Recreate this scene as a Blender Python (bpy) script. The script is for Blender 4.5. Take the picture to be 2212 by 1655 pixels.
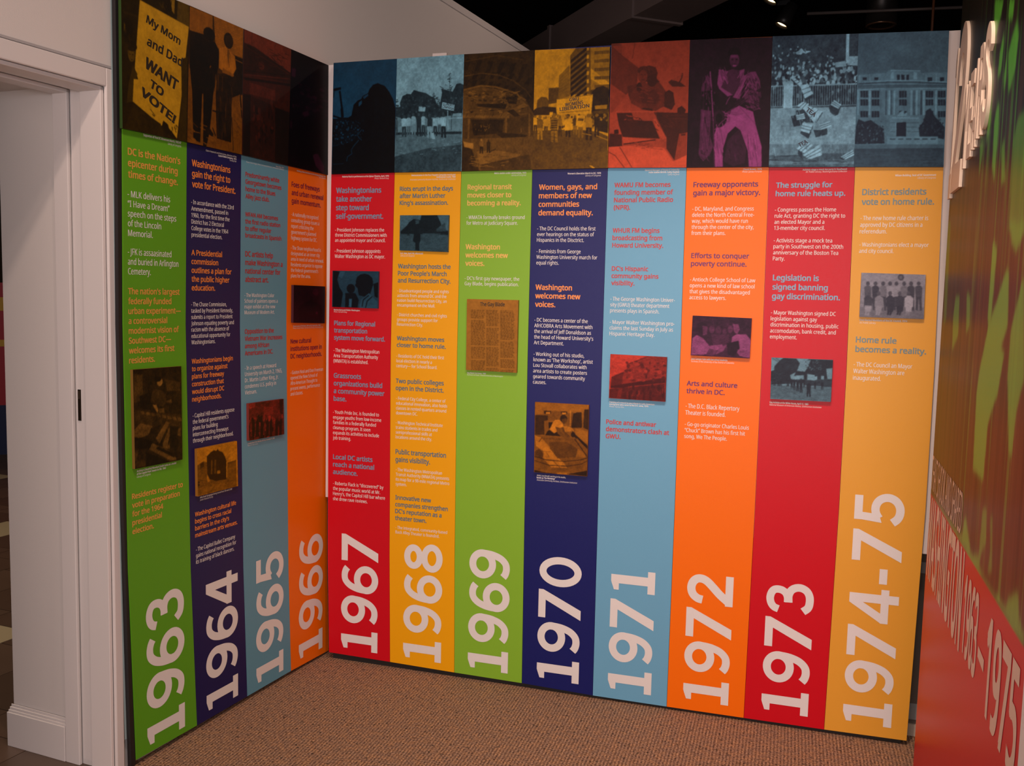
import bpy, bmesh, math, random, os
import numpy as np
from mathutils import Vector, Matrix
for o in list(bpy.data.objects): bpy.data.objects.remove(o)
S=bpy.context.scene
COL=S.collection
# ---------------------------------------------------------------- camera
cam=bpy.data.cameras.new('camera'); co=bpy.data.objects.new('camera',cam); COL.objects.link(co)
cam.sensor_fit='HORIZONTAL'; cam.sensor_width=36.0; cam.lens=36.0*2062.18/2212.0
cam.clip_start=.02; cam.clip_end=200
co.location=(1.9207,-3.5088,1.5544); co.rotation_euler=(1.47766,-.02286,.30576)
S.camera=co
# ---------------------------------------------------------------- world, light, exposure
W=bpy.data.worlds.new('world'); S.world=W; W.use_nodes=True
W.node_tree.nodes['Background'].inputs[0].default_value=(1.0,.80,.68,1)
W.node_tree.nodes['Background'].inputs[1].default_value=.04
S.view_settings.view_transform='Standard'; S.view_settings.look='None'
S.view_settings.gamma=1.0; S.view_settings.use_curve_mapping=False
S.view_settings.exposure=-.12
WARM=(1.0,.72,.59)
def spot(name,loc,tgt,power,size=70,blend=.6,rad=.05,col=WARM):
    l=bpy.data.lights.new(name,'SPOT'); l.energy=power; l.spot_size=math.radians(size); l.spot_blend=blend
    l.shadow_soft_size=rad; l.color=col
    o=bpy.data.objects.new(name,l); COL.objects.link(o); o.location=loc
    o.rotation_euler=(Vector(tgt)-Vector(loc)).to_track_quat('-Z','Y').to_euler(); return o
def area(name,loc,tgt,power,sx,sy,col):
    l=bpy.data.lights.new(name,'AREA'); l.energy=power; l.shape='RECTANGLE'; l.size=sx; l.size_y=sy; l.color=col
    o=bpy.data.objects.new(name,l); COL.objects.link(o); o.location=loc
    o.rotation_euler=(Vector(tgt)-Vector(loc)).to_track_quat('-Z','Y').to_euler(); return o
spot('ceiling_spot_right',(1.75,-1.70,3.4),(1.50,-.42,.25),205,78,1.0)
spot('ceiling_spot_middle',(.95,-2.0,3.4),(.65,-.25,.55),75,80,1.0)
spot('ceiling_spot_door',(.75,-2.4,3.45),(-.1,-1.1,1.1),62,95,.8)
spot('ceiling_spot_heading',(2.17,-1.45,3.4),(2.29,-.65,1.9),45,75,.8)
spot('wall_fill_spot',(1.25,-.95,3.5),(-.15,-.15,3.0),34,85,1.0)  # added fill, no fixture: brightens the white wall above the left panels
spot('beyond_fill_spot',(1.7,1.3,3.3),(-.1,1.0,2.75),85,125,.9)  # added fill behind the panel row, lifts the white wall beyond
area('window_daylight',(2.42,-5.0,1.80),(2.05,0,1.5),42,.6,.8,(.88,.90,1.0))
area('room_fill',(.9,-5.6,1.7),(1.1,0,.9),85,2.4,1.6,(1.0,.76,.68))
area('far_room_fill',(-3.2,-.6,3.3),(-3.2,-.6,0),45,1.2,1.2,(1.0,.80,.60))  # added unseen fill to brighten the tiled floor past the door
D={"num":{"63":["1963",-1.0446,-.8702,.0416,.5408],
"64":["1964",-.7608,-.5903,.044,.5305],
"65":["1965",-.4833,-.3146,.041,.536],
"66":["1966",-.2111,-.0433,.0411,.544],
"67":["1967",.0948,.2621,.0542,.5465],
"68":["1968",.3783,.5456,.0523,.5399],
"69":["1969",.6616,.831,.0497,.5426],
"70":["1970",.9507,1.1204,.049,.5446],
"71":["1971",1.2354,1.403,.0474,.524],
"72":["1972",1.5232,1.6899,.051,.5389],
"73":["1973",1.8082,1.9723,.0537,.5389],
"74":["1974-75",2.0913,2.254,.0572,.8922]},"txt":{"63":[["H",-1.0937,1.9512,.0342,0,.226,["DC is the Nation's","epicenter during","times of change."]],["T",-1.0971,1.8234,.0297,2,.208,["- MLK delivers his","“I Have a Dream”","speech on the steps","of the Lincoln","Memorial."]],["T",-1.0994,1.6473,.03,1,.2186,["- JFK is assaasinated","and buried in Arlington","Cemetery."]],["H",-1.1006,1.5266,.0307,0,.2241,["The nation's largest","federally funded","urban experiment—","a controversial","modernist vision of","Southwest DC—","welcomes its first","residents."]],["H",-1.0969,.8817,.0281,0,.2267,["Residents register to","vote in preparation","for the 1964","presidential","election."]],["K",-1.0751,.9647,.0091,0,.175,["Architect Chloethiel Woodard Smith looks at a model","of the Capitol Park Towers in SW, 1962","Library of Congress"]],["R",-.863,2.0169,.0104,0,.1655,["Supporters of Free DC Movement March, 1965-67","Library of Congress"]]],
"64":[["H",-.8136,1.9536,.0346,2,.2204,["Washingtonians","gain the right to","vote for President."]],["T",-.8181,1.8284,.0216,0,.2145,["- In accordance with the 23rd","Ammendment, passed in","1960, for the first time the","District has 2 Electoral","College votes in the 1964","presidential election."]],["H",-.8196,1.659,.0293,2,.2031,["A Presidential","commission","outlines a plan for","the public higher","education."]],["T",-.8226,1.4878,.0213,3,.2174,["- The Chase Commission,","tasked by President Kennedy,","submits a report to President","Johnson equating poverty and","racism with the absence of","educational opportunity for","Washingtonians."]],["H",-.8222,1.295,.0259,0,.2104,["Washingtonians begin","to organize against","plans for freeway","construction that","would disrupt DC","neighborhoods."]],["T",-.8197,1.1103,.0216,0,.215,["- Capitol Hill residents oppose","the federal government's","plans for building","interconnecting freeways","through their neighborhood."]],["H",-.8127,.7668,.0245,3,.2224,["Washington cultural life","begins to cross racial","barriers in the city's","mainstream arts venues."]],["T",-.809,.643,.0219,1,.2114,["- The Capitol Ballet Company","gains national recognition for","its training of black dancers."]],["K",-.7872,.8258,.009,0,.1685,["Adas Israel Synagogue being moved from 5th and G NW","Jewish Historical Society"]],["R",-.5877,2.0111,.008,0,.1578,["Claire Haywood and Doris Jones, directors of the","Capitol Ballet Company, 1972","Sunday Star"]]],
"65":[["H",-.5391,1.9524,.0258,1,.2105,["Predominantly white","Georgetown becomes","home to the Blues","Alley jazz club."]],["H",-.5411,1.8106,.0249,3,.2126,["WFAN AM becomes","the first radio station","to offer regular","broadcasts in Spanish"]],["H",-.5418,1.6676,.0305,1,.2208,["DC artists help","make Washington a","national center for","abstract art."]],["T",-.5464,1.5209,.0208,1,.1947,["- The Washington Color","School of painters opens a","major exhibit at the new","Museum of Modern Art."]],["H",-.5453,1.3881,.0265,1,.2232,["Opposition to the","Vietnam War increases","among African","Americans in DC."]],["T",-.546,1.2552,.0226,1,.222,["- In a speech at Howard","University on March 2, 1965,","Dr. Martin Luther King, Jr.","condemns U.S. policy in","Vietnam."]],["K",-.5301,.9795,.0078,0,.1599,["Freedom March from Meridian Hill Park, November 14, 1965","Photo: DC Public Library"]],["R",-.3129,2.0082,.0059,1,.221,["Blues Alley, 2011","Photo: Curtis Knight, Photo Community Museum, Smithsonian Institution"]]],
"66":[["H",-.2643,1.9463,.0313,1,.2134,["Foes of freeways","and urban renewal","gain momentum."]],["T",-.267,1.8342,.0225,1,.188,["- A nationally recognized","consulting group issues a","report criticizing the","government's planned","highway system for DC."]],["T",-.2682,1.706,.0215,2,.2218,["- The Shaw neighborhood is","designated as an inner city","area in need of urban renewal.","Residents organize to oppose","the federal government's","plans for the area."]],["H",-.27,1.3411,.0292,1,.2125,["New cultural","institutions open in","DC neighborhoods."]],["T",-.2697,1.2205,.0211,0,.2217,["- Gaston Neal and Don Freeman","opened the New School of","Afro-American Thought to","present events, performance","and classes."]],["K",-.2534,1.4061,.0078,0,.1857,["Street scene at 7th Street, NW and Q, September 1966","Photo: Emmett Wilson, The Historical Society of Washington, DC"]],["R",-.0346,2.0082,.0077,0,.1956,["Meeting of the Committee on the Freeway, Georgia 1966","Star Collection"]]],
"67":[["H",.0599,1.9432,.0342,3,.2095,["Washingtonians","take another","step toward","self-government."]],["T",.0561,1.7894,.0207,1,.2286,["- President Johnson replaces the","three District Commissioners with","an appointed mayor and Council."]],["T",.0551,1.7049,.0216,1,.2234,["- President Johnson apppoints","Walter Washington as DC mayor."]],["H",.054,1.4108,.0295,2,.2283,["Plans for Regional","transportation","system move forward."]],["T",.0521,1.3013,.022,0,.2057,["- The Washington Metropolitan","Area Transportation Authority","(WMATA) is established."]],["H",.0535,1.1949,.0317,2,.229,["Grassroots","organizations build","a community power","base."]],["T",.0515,1.0461,.0214,1,.2179,["- Youth Pride Inc. is founded to","engage youths from low-income","families in a federally funded","cleanup program. It soon","expands its activities to include","job training."]],["H",.0525,.8571,.0313,1,.1875,["Local DC artists","reach a national","audience."]],["T",.0531,.7485,.0217,0,.2292,["- Roberta Flack is “discovered” by","the popular music world at Mr.","Henry's, the Capitol Hill bar where","she drew rave reviews."]],["K",.0524,1.4706,.0082,0,.117,["Marion Barry and Walter Washington","Photo: Vernard Gray"]],["R",.2918,2.0047,.0087,0,.2051,["Roberta Flack in performance at the Sylvan Theatre, April, 1970","Photo: Vernard Gray"]]],
"68":[["H",.3393,1.9484,.0273,0,.2247,["Riots erupt in the days","after Martin Luther","King's assassination."]],["H",.3353,1.6456,.0281,2,.2246,["Washington hosts the","Poor People's March","and Resurrection City."]],["T",.3336,1.5507,.019,0,.22,["- Disadvantaged people and rights","activists from around DC and the","nation build Resurrection City, an","encampment on the Mall."]],["T",.3337,1.4554,.0192,0,.2135,["- District churches and civil rights","groups provide support for","Resurrection City."]],["H",.3339,1.3596,.0269,1,.2108,["Washington moves","closer to home rule."]],["T",.333,1.2903,.0199,0,.2052,["- Residents of DC hold their first","local election in nearly a","century— for School Board."]],["H",.3314,1.1875,.0287,1,.2075,["Two public colleges","open in the District."]],["T",.3341,1.1189,.0197,2,.2171,["- Federal City College, a center of","educational innovation, also holds","classes in rented quarters around","downtown DC."]],["T",.3339,1.0206,.0196,0,.2029,["- Washington Technical Institute","trains students in trades and","semiprofessional skills at","locations around the city."]],["H",.3339,.8986,.0316,0,.2194,["Public transportation","gains visibility."]],["T",.3361,.8285,.0198,2,.2329,["- The Washington Metropolitan","Transit Authority (WMATA) presents","its map for a 98-mile regional Metro","system."]],["H",.3354,.7117,.0284,1,.2294,["Innovative new","companies strengthen","DC's reputation as a","theater town."]],["T",.338,.5898,.0192,0,.2257,["- The integrated, community-based","Back Alley Theater is founded."]],["K",.3459,1.7013,.0093,0,.0964,["D.C. Riot, April ‘68. Aftermath","Library of Congress"]],["R",.5738,2.0058,.0085,0,.1851,["Demonstrators in the Poor People's Campaign march past","Smithsonian Castle, 1968","Anacostia Community Museum Archives, Smithsonian Institution"]]],
"69":[["H",.6239,1.9511,.0303,2,.2161,["Regional transit","moves closer to","becoming a reality."]],["T",.6216,1.838,.0214,0,.2353,["- WMATA formally breaks ground","for Metro at Judiciary Square."]],["H",.6201,1.7229,.0317,1,.1733,["Washington","welcomes new","voices."]],["T",.6188,1.6045,.0208,0,.2225,["- DC's first gay newspaper, the","Gay Blade, begins publication."]],["K",.6361,1.2397,.0076,1,.1478,["Gay Blade First Issue, 1969","Rainbow Archives, Historical Society of Washington"]],["R",.8589,2.0086,.0087,0,.1273,["Metro station under construction, 1973","Library of Congress"]]],
"70":[["H",.9104,1.9473,.0317,0,.2238,["Women, gays, and","members of new","communities","demand equality."]],["T",.9073,1.7958,.0214,0,.2257,["- The DC Council holds the first","ever hearings on the status of","Hispanics in the Disctrict."]],["T",.9071,1.7106,.0215,1,.2356,["- Feminists from George","Washington University march for","equal rights."]],["H",.9064,1.5724,.0323,1,.1764,["Washington","welcomes new","voices."]],["T",.9054,1.4512,.0217,3,.2316,["- DC becomes a center of the","AfriCOBRA Arts Movement with","the arrival of Jeff Donaldson as","the head of Howard University's","Art Department."]],["T",.9055,1.3208,.0215,1,.2325,["- Working out of his studio,","known as ‘The Workshop’, artist","Lou Stovall collaborates with","area artists to create posters","geared towards community","causes."]],["K",.9308,.8553,.0089,2,.1603,["Artist, Lou Stovall, working in his studio,","known as ‘The Workshop’","Anacostia Community Archives, Smithsonian Institution"]],["R",1.1468,2.0026,.0085,0,.1269,["Women's Liberation March in DC, 1970","Library of Congress"]]],
"71":[["H",1.1985,1.9532,.0271,2,.2171,["WAMU FM becomes","founding member of","National Public Radio","(NPR)."]],["H",1.1974,1.7882,.027,2,.1887,["WHUR FM begins","broadcasting from","Howard University."]],["H",1.1987,1.6486,.0264,1,.1745,["DC's Hispanic","community gains","visibility."]],["T",1.1975,1.5378,.0216,0,.2383,["- The George Washington Univer-","sity (GWU) theater department","presents plays in Spanish."]],["T",1.1978,1.4518,.0215,1,.2357,["- Mayor Walter Washington pro-","claims the last Sunday in July as","Hispanic Heritage Day."]],["H",1.1961,1.0759,.0272,1,.2379,["Police and antiwar","demonstrators clash at","GWU."]],["K",1.2065,1.1559,.0082,0,.1694,["Painting of a mural to pay tribute to Latin American","immigrants who came to the D.C. area, 1970","Photo: Nancy Shia"]],["R",1.4344,2.0105,.0083,0,.1246,["General Manager of Howard University","radio station WHUR, Cathy Hughes","Cathy Hughes"]]],
"72":[["H",1.4863,1.9505,.0294,1,.2339,["Freeway opponents","gain a major victory."]],["T",1.4858,1.8666,.0215,0,.2152,["- DC, Maryland, and Congress","delete the North Central Free-","way, which would have run","through the center of the city,","from their plans."]],["H",1.4885,1.6985,.0285,0,.204,["Efforts to conquer","poverty continue."]],["T",1.4878,1.6144,.0215,0,.2298,["- Antioch College School of Law","opens a new kind of law school","that gives the disadvantaged","access to lawyers."]],["H",1.4906,1.2358,.0281,0,.1811,["Arts and culture","thrive in DC."]],["T",1.4899,1.153,.0246,0,.1929,["- The D.C. Black Repertory","Theater is founded."]],["T",1.4896,1.0866,.0225,0,.2294,["- Go-go originator Charles Louis","“Chuck” Brown has his first hit","song, We The People."]],["K",1.5032,1.3308,.0092,1,.1532,["Jean Camper Cahn with law school students.","Archives of the University of the District of Columbia"]],["R",1.7218,2.0075,.0083,0,.064,["Chuck Brown, 1973","Photo: James Fortune"]]],
"73":[["H",1.7726,1.9451,.0291,1,.2312,["The struggle for","home rule heats up."]],["T",1.773,1.8624,.0211,1,.2341,["- Congress passes the Home","rule Act, granting DC the right to","an elected Mayor and a","13-member city council."]],["T",1.7739,1.7561,.0211,1,.2322,["- Activists stage a mock tea","party in Southwest on the 200th","anniversary of the Boston Tea","Party."]],["H",1.777,1.6231,.0325,2,.228,["Legislation is","signed banning","gay discrimination."]],["T",1.7763,1.5033,.0214,2,.2287,["- Mayor Washington signed DC","legislation against gay","discrimination in housing, public","accomodation, bank credit, and","employment."]],["K",1.7863,1.1876,.0087,1,.1765,["Gay Activists at the White House, April 17, 1965","National Museum of American History, Smithsonian Institution"]],["R",2.0053,2.0033,.0076,0,.146,["Activists stage a mock tea party in Southwest","DC Public Library, Washingtoniana Collection"]]],
"74":[["H",2.0578,1.9178,.0331,1,.2286,["District residents","vote on home rule."]],["T",2.057,1.8324,.0224,0,.2144,["- The new home rule charter is","approved by DC citizens in a","referendum."]],["T",2.0585,1.7431,.0214,0,.2193,["- Washingtonians elect a mayor","and city council."]],["H",2.064,1.4149,.0327,1,.227,["Home rule","becomes a reality."]],["T",2.0617,1.3312,.0233,0,.1886,["- The DC Council an Mayor","Walter Washington are","inaugurated."]],["K",2.0729,1.4892,.0091,0,.1524,["First Elected Members of the DC Council, 1974","DC Public Library"]],["R",2.2873,1.9788,.0091,0,.1277,["Wilson Building, Seat of DC Government","Library of Congress"]]]},"ins":{"63":[[-1.0968,1.2925],[-.8852,1.2907],[-.8836,.9776],[-1.0937,.9791]],
"64":[[-.8122,1.0029],[-.6051,1.0028],[-.6002,.8372],[-.8103,.8382]],
"65":[[-.5382,1.1323],[-.33,1.1306],[-.326,.992],[-.5371,.9948]],
"66":[[-.2656,1.5694],[-.0519,1.5669],[-.054,1.4163],[-.2673,1.4228]],
"67":[[.0516,1.6315],[.2559,1.6318],[.2541,1.4837],[.0504,1.4851]],
"68":[[.3465,1.8527],[.5523,1.853],[.5507,1.7108],[.3459,1.7156]],
"69":[[.6341,1.5305],[.8427,1.5312],[.8427,1.2524],[.6353,1.2543]],
"70":[[.9191,1.1435],[1.1303,1.1438],[1.1309,.8712],[.9222,.8715]],
"71":[[1.2064,1.3392],[1.4165,1.3366],[1.4165,1.1724],[1.2061,1.1747]],
"72":[[1.5037,1.4912],[1.7119,1.4873],[1.7109,1.3445],[1.5022,1.3472]],
"73":[[1.7859,1.3508],[1.9927,1.351],[1.993,1.2042],[1.7885,1.2036]],
"74":[[2.0697,1.6539],[2.273,1.6502],[2.2754,1.5013],[2.0709,1.5031]]},"ph":{"63":[[-1.1225,2.465],[-.8318,2.4632],[-.8484,2.0254],[-1.1245,2.0242]],
"64":[[-.8301,2.4636],[-.5625,2.4591],[-.5735,2.0234],[-.8484,2.0254]],
"65":[[-.5612,2.4594],[-.2845,2.4556],[-.3033,2.0198],[-.5735,2.0234]],
"66":[[-.2839,2.4558],[-.0082,2.4508],[-.0218,2.0175],[-.3033,2.0198]],
"67":[[.0514,2.4522],[.3262,2.4545],[.3206,2.0193],[.0445,2.0165]],
"68":[[.3262,2.4545],[.6045,2.4574],[.6022,2.0194],[.3206,2.0193]],
"69":[[.6045,2.4574],[.8851,2.4575],[.8857,2.021],[.6022,2.0194]],
"70":[[.8851,2.4575],[1.168,2.4549],[1.1738,2.0219],[.8857,2.021]],
"71":[[1.1732,2.4652],[1.4553,2.4629],[1.4604,2.0187],[1.175,2.0227]],
"72":[[1.4553,2.4629],[1.7367,2.4573],[1.746,2.016],[1.4604,2.0187]],
"73":[[1.7381,2.4594],[2.0179,2.4523],[2.027,2.0109],[1.746,2.0157]],
"74":[[2.0179,2.4523],[2.2978,2.4462],[2.3073,2.0061],[2.027,2.0109]]},"edge":{"back":[[[.045,2.4552],[.0362,1.9748],[.0283,1.3099],[.0296,.4457],[.0378,.0285]],[[.3207,2.4576],[.3158,2.0153],[.3073,1.3115],[.312,.4755],[.3197,.0258]],[[.6,2.4605],[.5966,2.0193],[.5928,1.323],[.5972,.5057],[.6046,.0217]],[[.8816,2.4606],[.8825,2.0219],[.882,1.3345],[.8848,.7204],[.8906,.0195]],[[1.1694,2.4627],[1.1716,2.0235],[1.1725,1.3462],[1.1749,.7467],[1.178,.0127]],[[1.4537,2.466],[1.4597,2.0196],[1.4635,1.3578],[1.465,.7729],[1.464,.0126]],[[1.7368,2.4608],[1.7461,2.0169],[1.7529,1.3032],[1.7531,.799],[1.7483,.0137]],[[2.0182,2.4554],[2.0302,2.012],[2.0391,1.3163],[2.0398,.825],[2.0308,.0155]],[[2.2991,2.4493],[2.3085,2.0072],[2.3204,1.3292],[2.3211,.8505],[2.3075,.0194]]],
"left":[[[-1.1079,2.3231],[-1.1133,1.995],[-1.1215,1.4347],[-1.1147,.6606],[-1.0925,.0227]],[[-.8176,2.4682],[-.8356,2.0262],[-.8486,1.4293],[-.8344,.5873],[-.8096,.0192]],[[-.5475,2.464],[-.5606,2.0247],[-.5708,1.4238],[-.5564,.5145],[-.5363,.0184]],[[-.268,2.4605],[-.2846,2.0205],[-.2956,1.4183],[-.2803,.4423],[-.2625,.0176]],[[.0097,2.4556],[-.0072,2.0149],[-.0103,1.4126],[-.0085,.3712],[.0051,.0114]]]},"pic":{"63":[.07,.05,[[.25,815,-5,994,-5,1001,167,805,140],[.5,707,16,769,4,763,107,701,78],[.04,558,45,700,18,730,86,673,110,572,95],[.8,259,102,993,158,951,376,896,668,828,990,151,802,167,649,231,643,184,571],["E",.2,138,480,57,55],["E",.05,139,429,81,32],["E",.04,81,324,80,76],[.17,160,560,222,609,200,645,163,649,147,806,65,822,101,670],[.05,583,929,609,882,673,899,704,930,766,958,828,990,690,979],[.3,36,288,55,304,52,336,35,351],[.12,31,220,242,214,235,225,31,229],[.13,880,408,978,379,987,999,844,999,897,702],[.1,167,823,568,910,629,999,27,998],["E",.26,138,499,46,39],["E",.06,118,490,11,3],["E",.06,155,487,11,4],["L",.1,1.97,124,524,158,521],["E",.05,132,443,65,25],["L",.03,2.51,97,322,90,344],["L",.03,2.51,69,367,60,388],["L",.03,2.51,84,338,119,372],["L",.03,2.51,91,337,84,380],["L",.03,2.51,69,371,61,418],["L",.13,2.52,112,357,115,401],["L",.03,2.52,96,364,94,413],["L",.13,2.52,95,371,120,403],["L",.03,2.51,58,320,51,367],["L",.13,2.52,80,435,82,455],["L",.13,2.5,57,320,60,349],["L",.03,2.5,47,333,57,380],["L",.03,2.51,62,313,100,341],["L",.13,2.5,53,323,53,361],["L",.05,2.4,750,914,758,938],["L",.16,2.41,808,892,828,924],["L",.16,2.39,713,937,761,957],["L",.16,2.4,744,913,753,931],["L",.16,2.4,731,962,757,975],["L",.16,2.4,780,914,814,923],["L",.16,2.4,790,899,798,922],["L",.16,2.39,686,969,719,992],["L",.16,2.38,681,903,697,930],["L",.05,2.41,795,921,816,948],["L",.05,2.42,833,960,850,973],["L",.16,2.39,683,980,720,989],["L",.05,2.38,670,957,698,979],["L",.05,2.4,738,941,769,970],["L",.05,2.4,754,973,769,998],["L",.05,2.41,812,891,854,913],["L",.14,2.6,300,945,345,962],["L",.05,2.57,165,904,221,929],["L",.14,2.58,219,920,239,964],["L",.05,2.61,367,940,409,952],["L",.05,2.63,447,901,465,927],["L",.05,2.59,274,922,307,952],["L",.14,2.62,421,896,437,949],["L",.05,2.62,437,856,476,869],["L",.14,2.56,152,906,239,929],["L",.14,2.62,409,825,484,863],["L",.14,2.57,199,897,263,931],["L",.05,2.59,285,876,374,906],["L",.05,2.59,309,849,370,881],["L",.05,2.63,450,911,478,959],["L",.2,2.61,581,51,595,85],["L",.03,2.64,709,61,724,106],["L",.2,2.61,581,70,589,97],["L",.2,2.6,536,68,588,100],["L",.2,2.62,604,48,604,70],["L",.03,2.64,720,21,709,65],["L",.2,2.62,637,69,647,95],["L",.03,2.63,646,84,633,120],["L",.03,2.63,655,76,665,97],["L",.2,2.61,591,78,628,106]]],
"64":[.2,.06,[[.42,-2,425,1006,529,1021,998,7,1002],[.52,-4,7,415,3,421,158,248,170,5,179],[.05,5,179,248,170,474,258,501,432,18,453],[.62,428,0,1000,4,986,237,473,234],["L",.33,1.39,437,11,990,18],["L",.33,1.39,437,24,990,32],["L",.33,1.39,438,38,991,45],["L",.33,1.39,438,51,991,58],["L",.33,1.39,439,65,991,72],["L",.33,1.39,440,78,992,85],["L",.33,1.39,440,92,992,98],["L",.33,1.39,441,106,993,112],["L",.33,1.39,441,119,993,125],["L",.33,1.39,442,133,994,138],["L",.33,1.4,442,146,994,152],["L",.33,1.4,443,160,995,165],["L",.33,1.4,443,173,995,178],["L",.33,1.4,444,187,995,192],["L",.33,1.4,445,200,996,205],["L",.33,1.4,445,214,996,218],["L",.33,1.4,446,228,997,232],[.07,818,237,1008,238,1012,511,954,536,835,434],["L",.5,2.88,840,267,987,274],["L",.08,3.12,415,3,424,233],["E",.03,353,153,109,51],[.03,250,217,462,195,537,248,523,380,439,602,71,618,16,422,74,281],[.03,71,610,247,595,227,980,106,969],[.03,266,584,445,585,393,875,331,1010,278,999],["E",.07,711,143,91,61],[.68,537,225,662,196,714,220,839,243,867,338,803,393,700,403,539,378],[.35,693,207,739,233,718,335,687,257],[.07,511,422,823,386,990,362,995,513,788,574,790,924,520,918,488,596],["L",.25,3.52,482,434,471,565],["L",.25,3.18,531,427,526,550],["L",.22,2.84,611,432,605,548],["L",.2,2.13,531,680,540,908],["L",.2,2.15,670,663,668,895],["L",.04,4.94,434,716,773,709],["L",.04,4.24,440,845,500,904],["L",.04,5.85,954,536,991,708],["E",.5,106,977,55,19],[.05,372,844,461,892,443,918,355,895],["L",.12,3.62,794,723,834,986],["L",.5,4.19,392,383,373,402],["L",.07,3.11,258,370,331,442],["L",.02,3.13,349,297,357,380],["L",.07,3.12,302,313,356,373],["L",.02,3.13,368,259,417,301],["L",.07,3.13,365,353,420,396],["L",.02,3.11,265,452,294,496],["L",.02,3.13,346,402,376,472],["L",.07,3.09,167,498,201,546],["L",.02,3.1,248,343,288,401],["L",.02,3.07,143,246,207,308],["L",.02,3.15,426,315,476,372],["L",.07,3.15,445,364,436,451],["L",.07,3.14,384,398,373,453],["L",.02,3.15,415,437,415,523],["L",.07,3.11,253,404,280,439],["L",.02,3.09,222,231,220,282],["L",.02,3.12,331,332,346,413],["L",.02,3.11,261,437,256,474],["E",.12,721,141,70,49],["L",.03,3.2,689,101,750,87],[.7,543,227,612,208,608,367,543,377],[.5,618,366,782,384,762,407,599,401],["L",.35,2.14,693,199,756,247,729,350],["E",.5,782,396,45,13],["L",.22,2.51,644,804,650,857],["L",.05,2.53,745,721,747,777],["L",.16,2.5,599,728,648,812],["L",.22,2.52,752,569,761,623],["L",.05,2.51,636,812,631,914],["L",.22,2.49,570,591,606,666],["L",.22,2.51,682,627,678,742],["L",.16,2.5,670,526,706,596],["L",.22,2.51,661,783,697,885],["L",.05,2.5,582,820,591,870],["L",.16,2.52,750,570,789,658],["L",.05,2.51,669,688,653,812],["L",.05,2.52,740,517,726,622],["L",.22,2.51,625,817,613,915],["L",.05,2.5,607,794,635,853],["L",.05,2.49,592,581,606,681],["L",.05,2.49,565,761,548,888],["L",.16,2.49,569,602,588,708],["L",.05,2.53,746,690,735,804],["L",.22,2.52,780,492,804,589],["L",.5,2.11,335,930,464,939],["L",.3,2.12,419,958,576,953],["L",.3,2.12,403,954,486,972],["L",.3,2.06,64,835,182,873],["L",.3,2.07,114,996,182,1019],["L",.3,2.1,302,983,386,985],["L",.3,2.13,450,904,553,940],["L",.5,2.1,276,972,399,986],["L",.5,2.11,379,911,469,917],["L",.3,2.05,-24,895,70,925],["L",.3,2.06,29,927,91,929],["L",.5,2.07,91,909,225,909],["L",.5,2.09,223,840,347,848],["L",.5,2.09,217,867,317,877],["L",.5,2.06,38,872,132,908],["L",.5,2.06,14,988,150,1005],["L",.3,2.05,16,899,120,918],["L",.3,2.05,-28,945,91,977],["L",.5,2.19,867,723,901,770],["L",.3,2.2,907,810,937,839],["L",.3,2.19,870,756,962,796],["L",.5,2.19,913,744,935,771],["L",.3,2.2,946,839,995,860],["L",.5,2.2,962,713,976,737],["L",.5,2.19,881,798,952,816],["L",.3,2.2,939,701,1006,723],["L",.3,2.18,827,807,913,837],["L",.5,2.19,938,618,991,644],["L",.3,2.19,894,782,1014,808],["L",.5,2.19,898,743,911,771],["L",.5,2.18,856,592,913,610],["L",.5,2.19,870,682,886,709],["L",.3,2.18,829,736,911,766],["L",.3,2.19,905,679,997,701]]],
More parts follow.
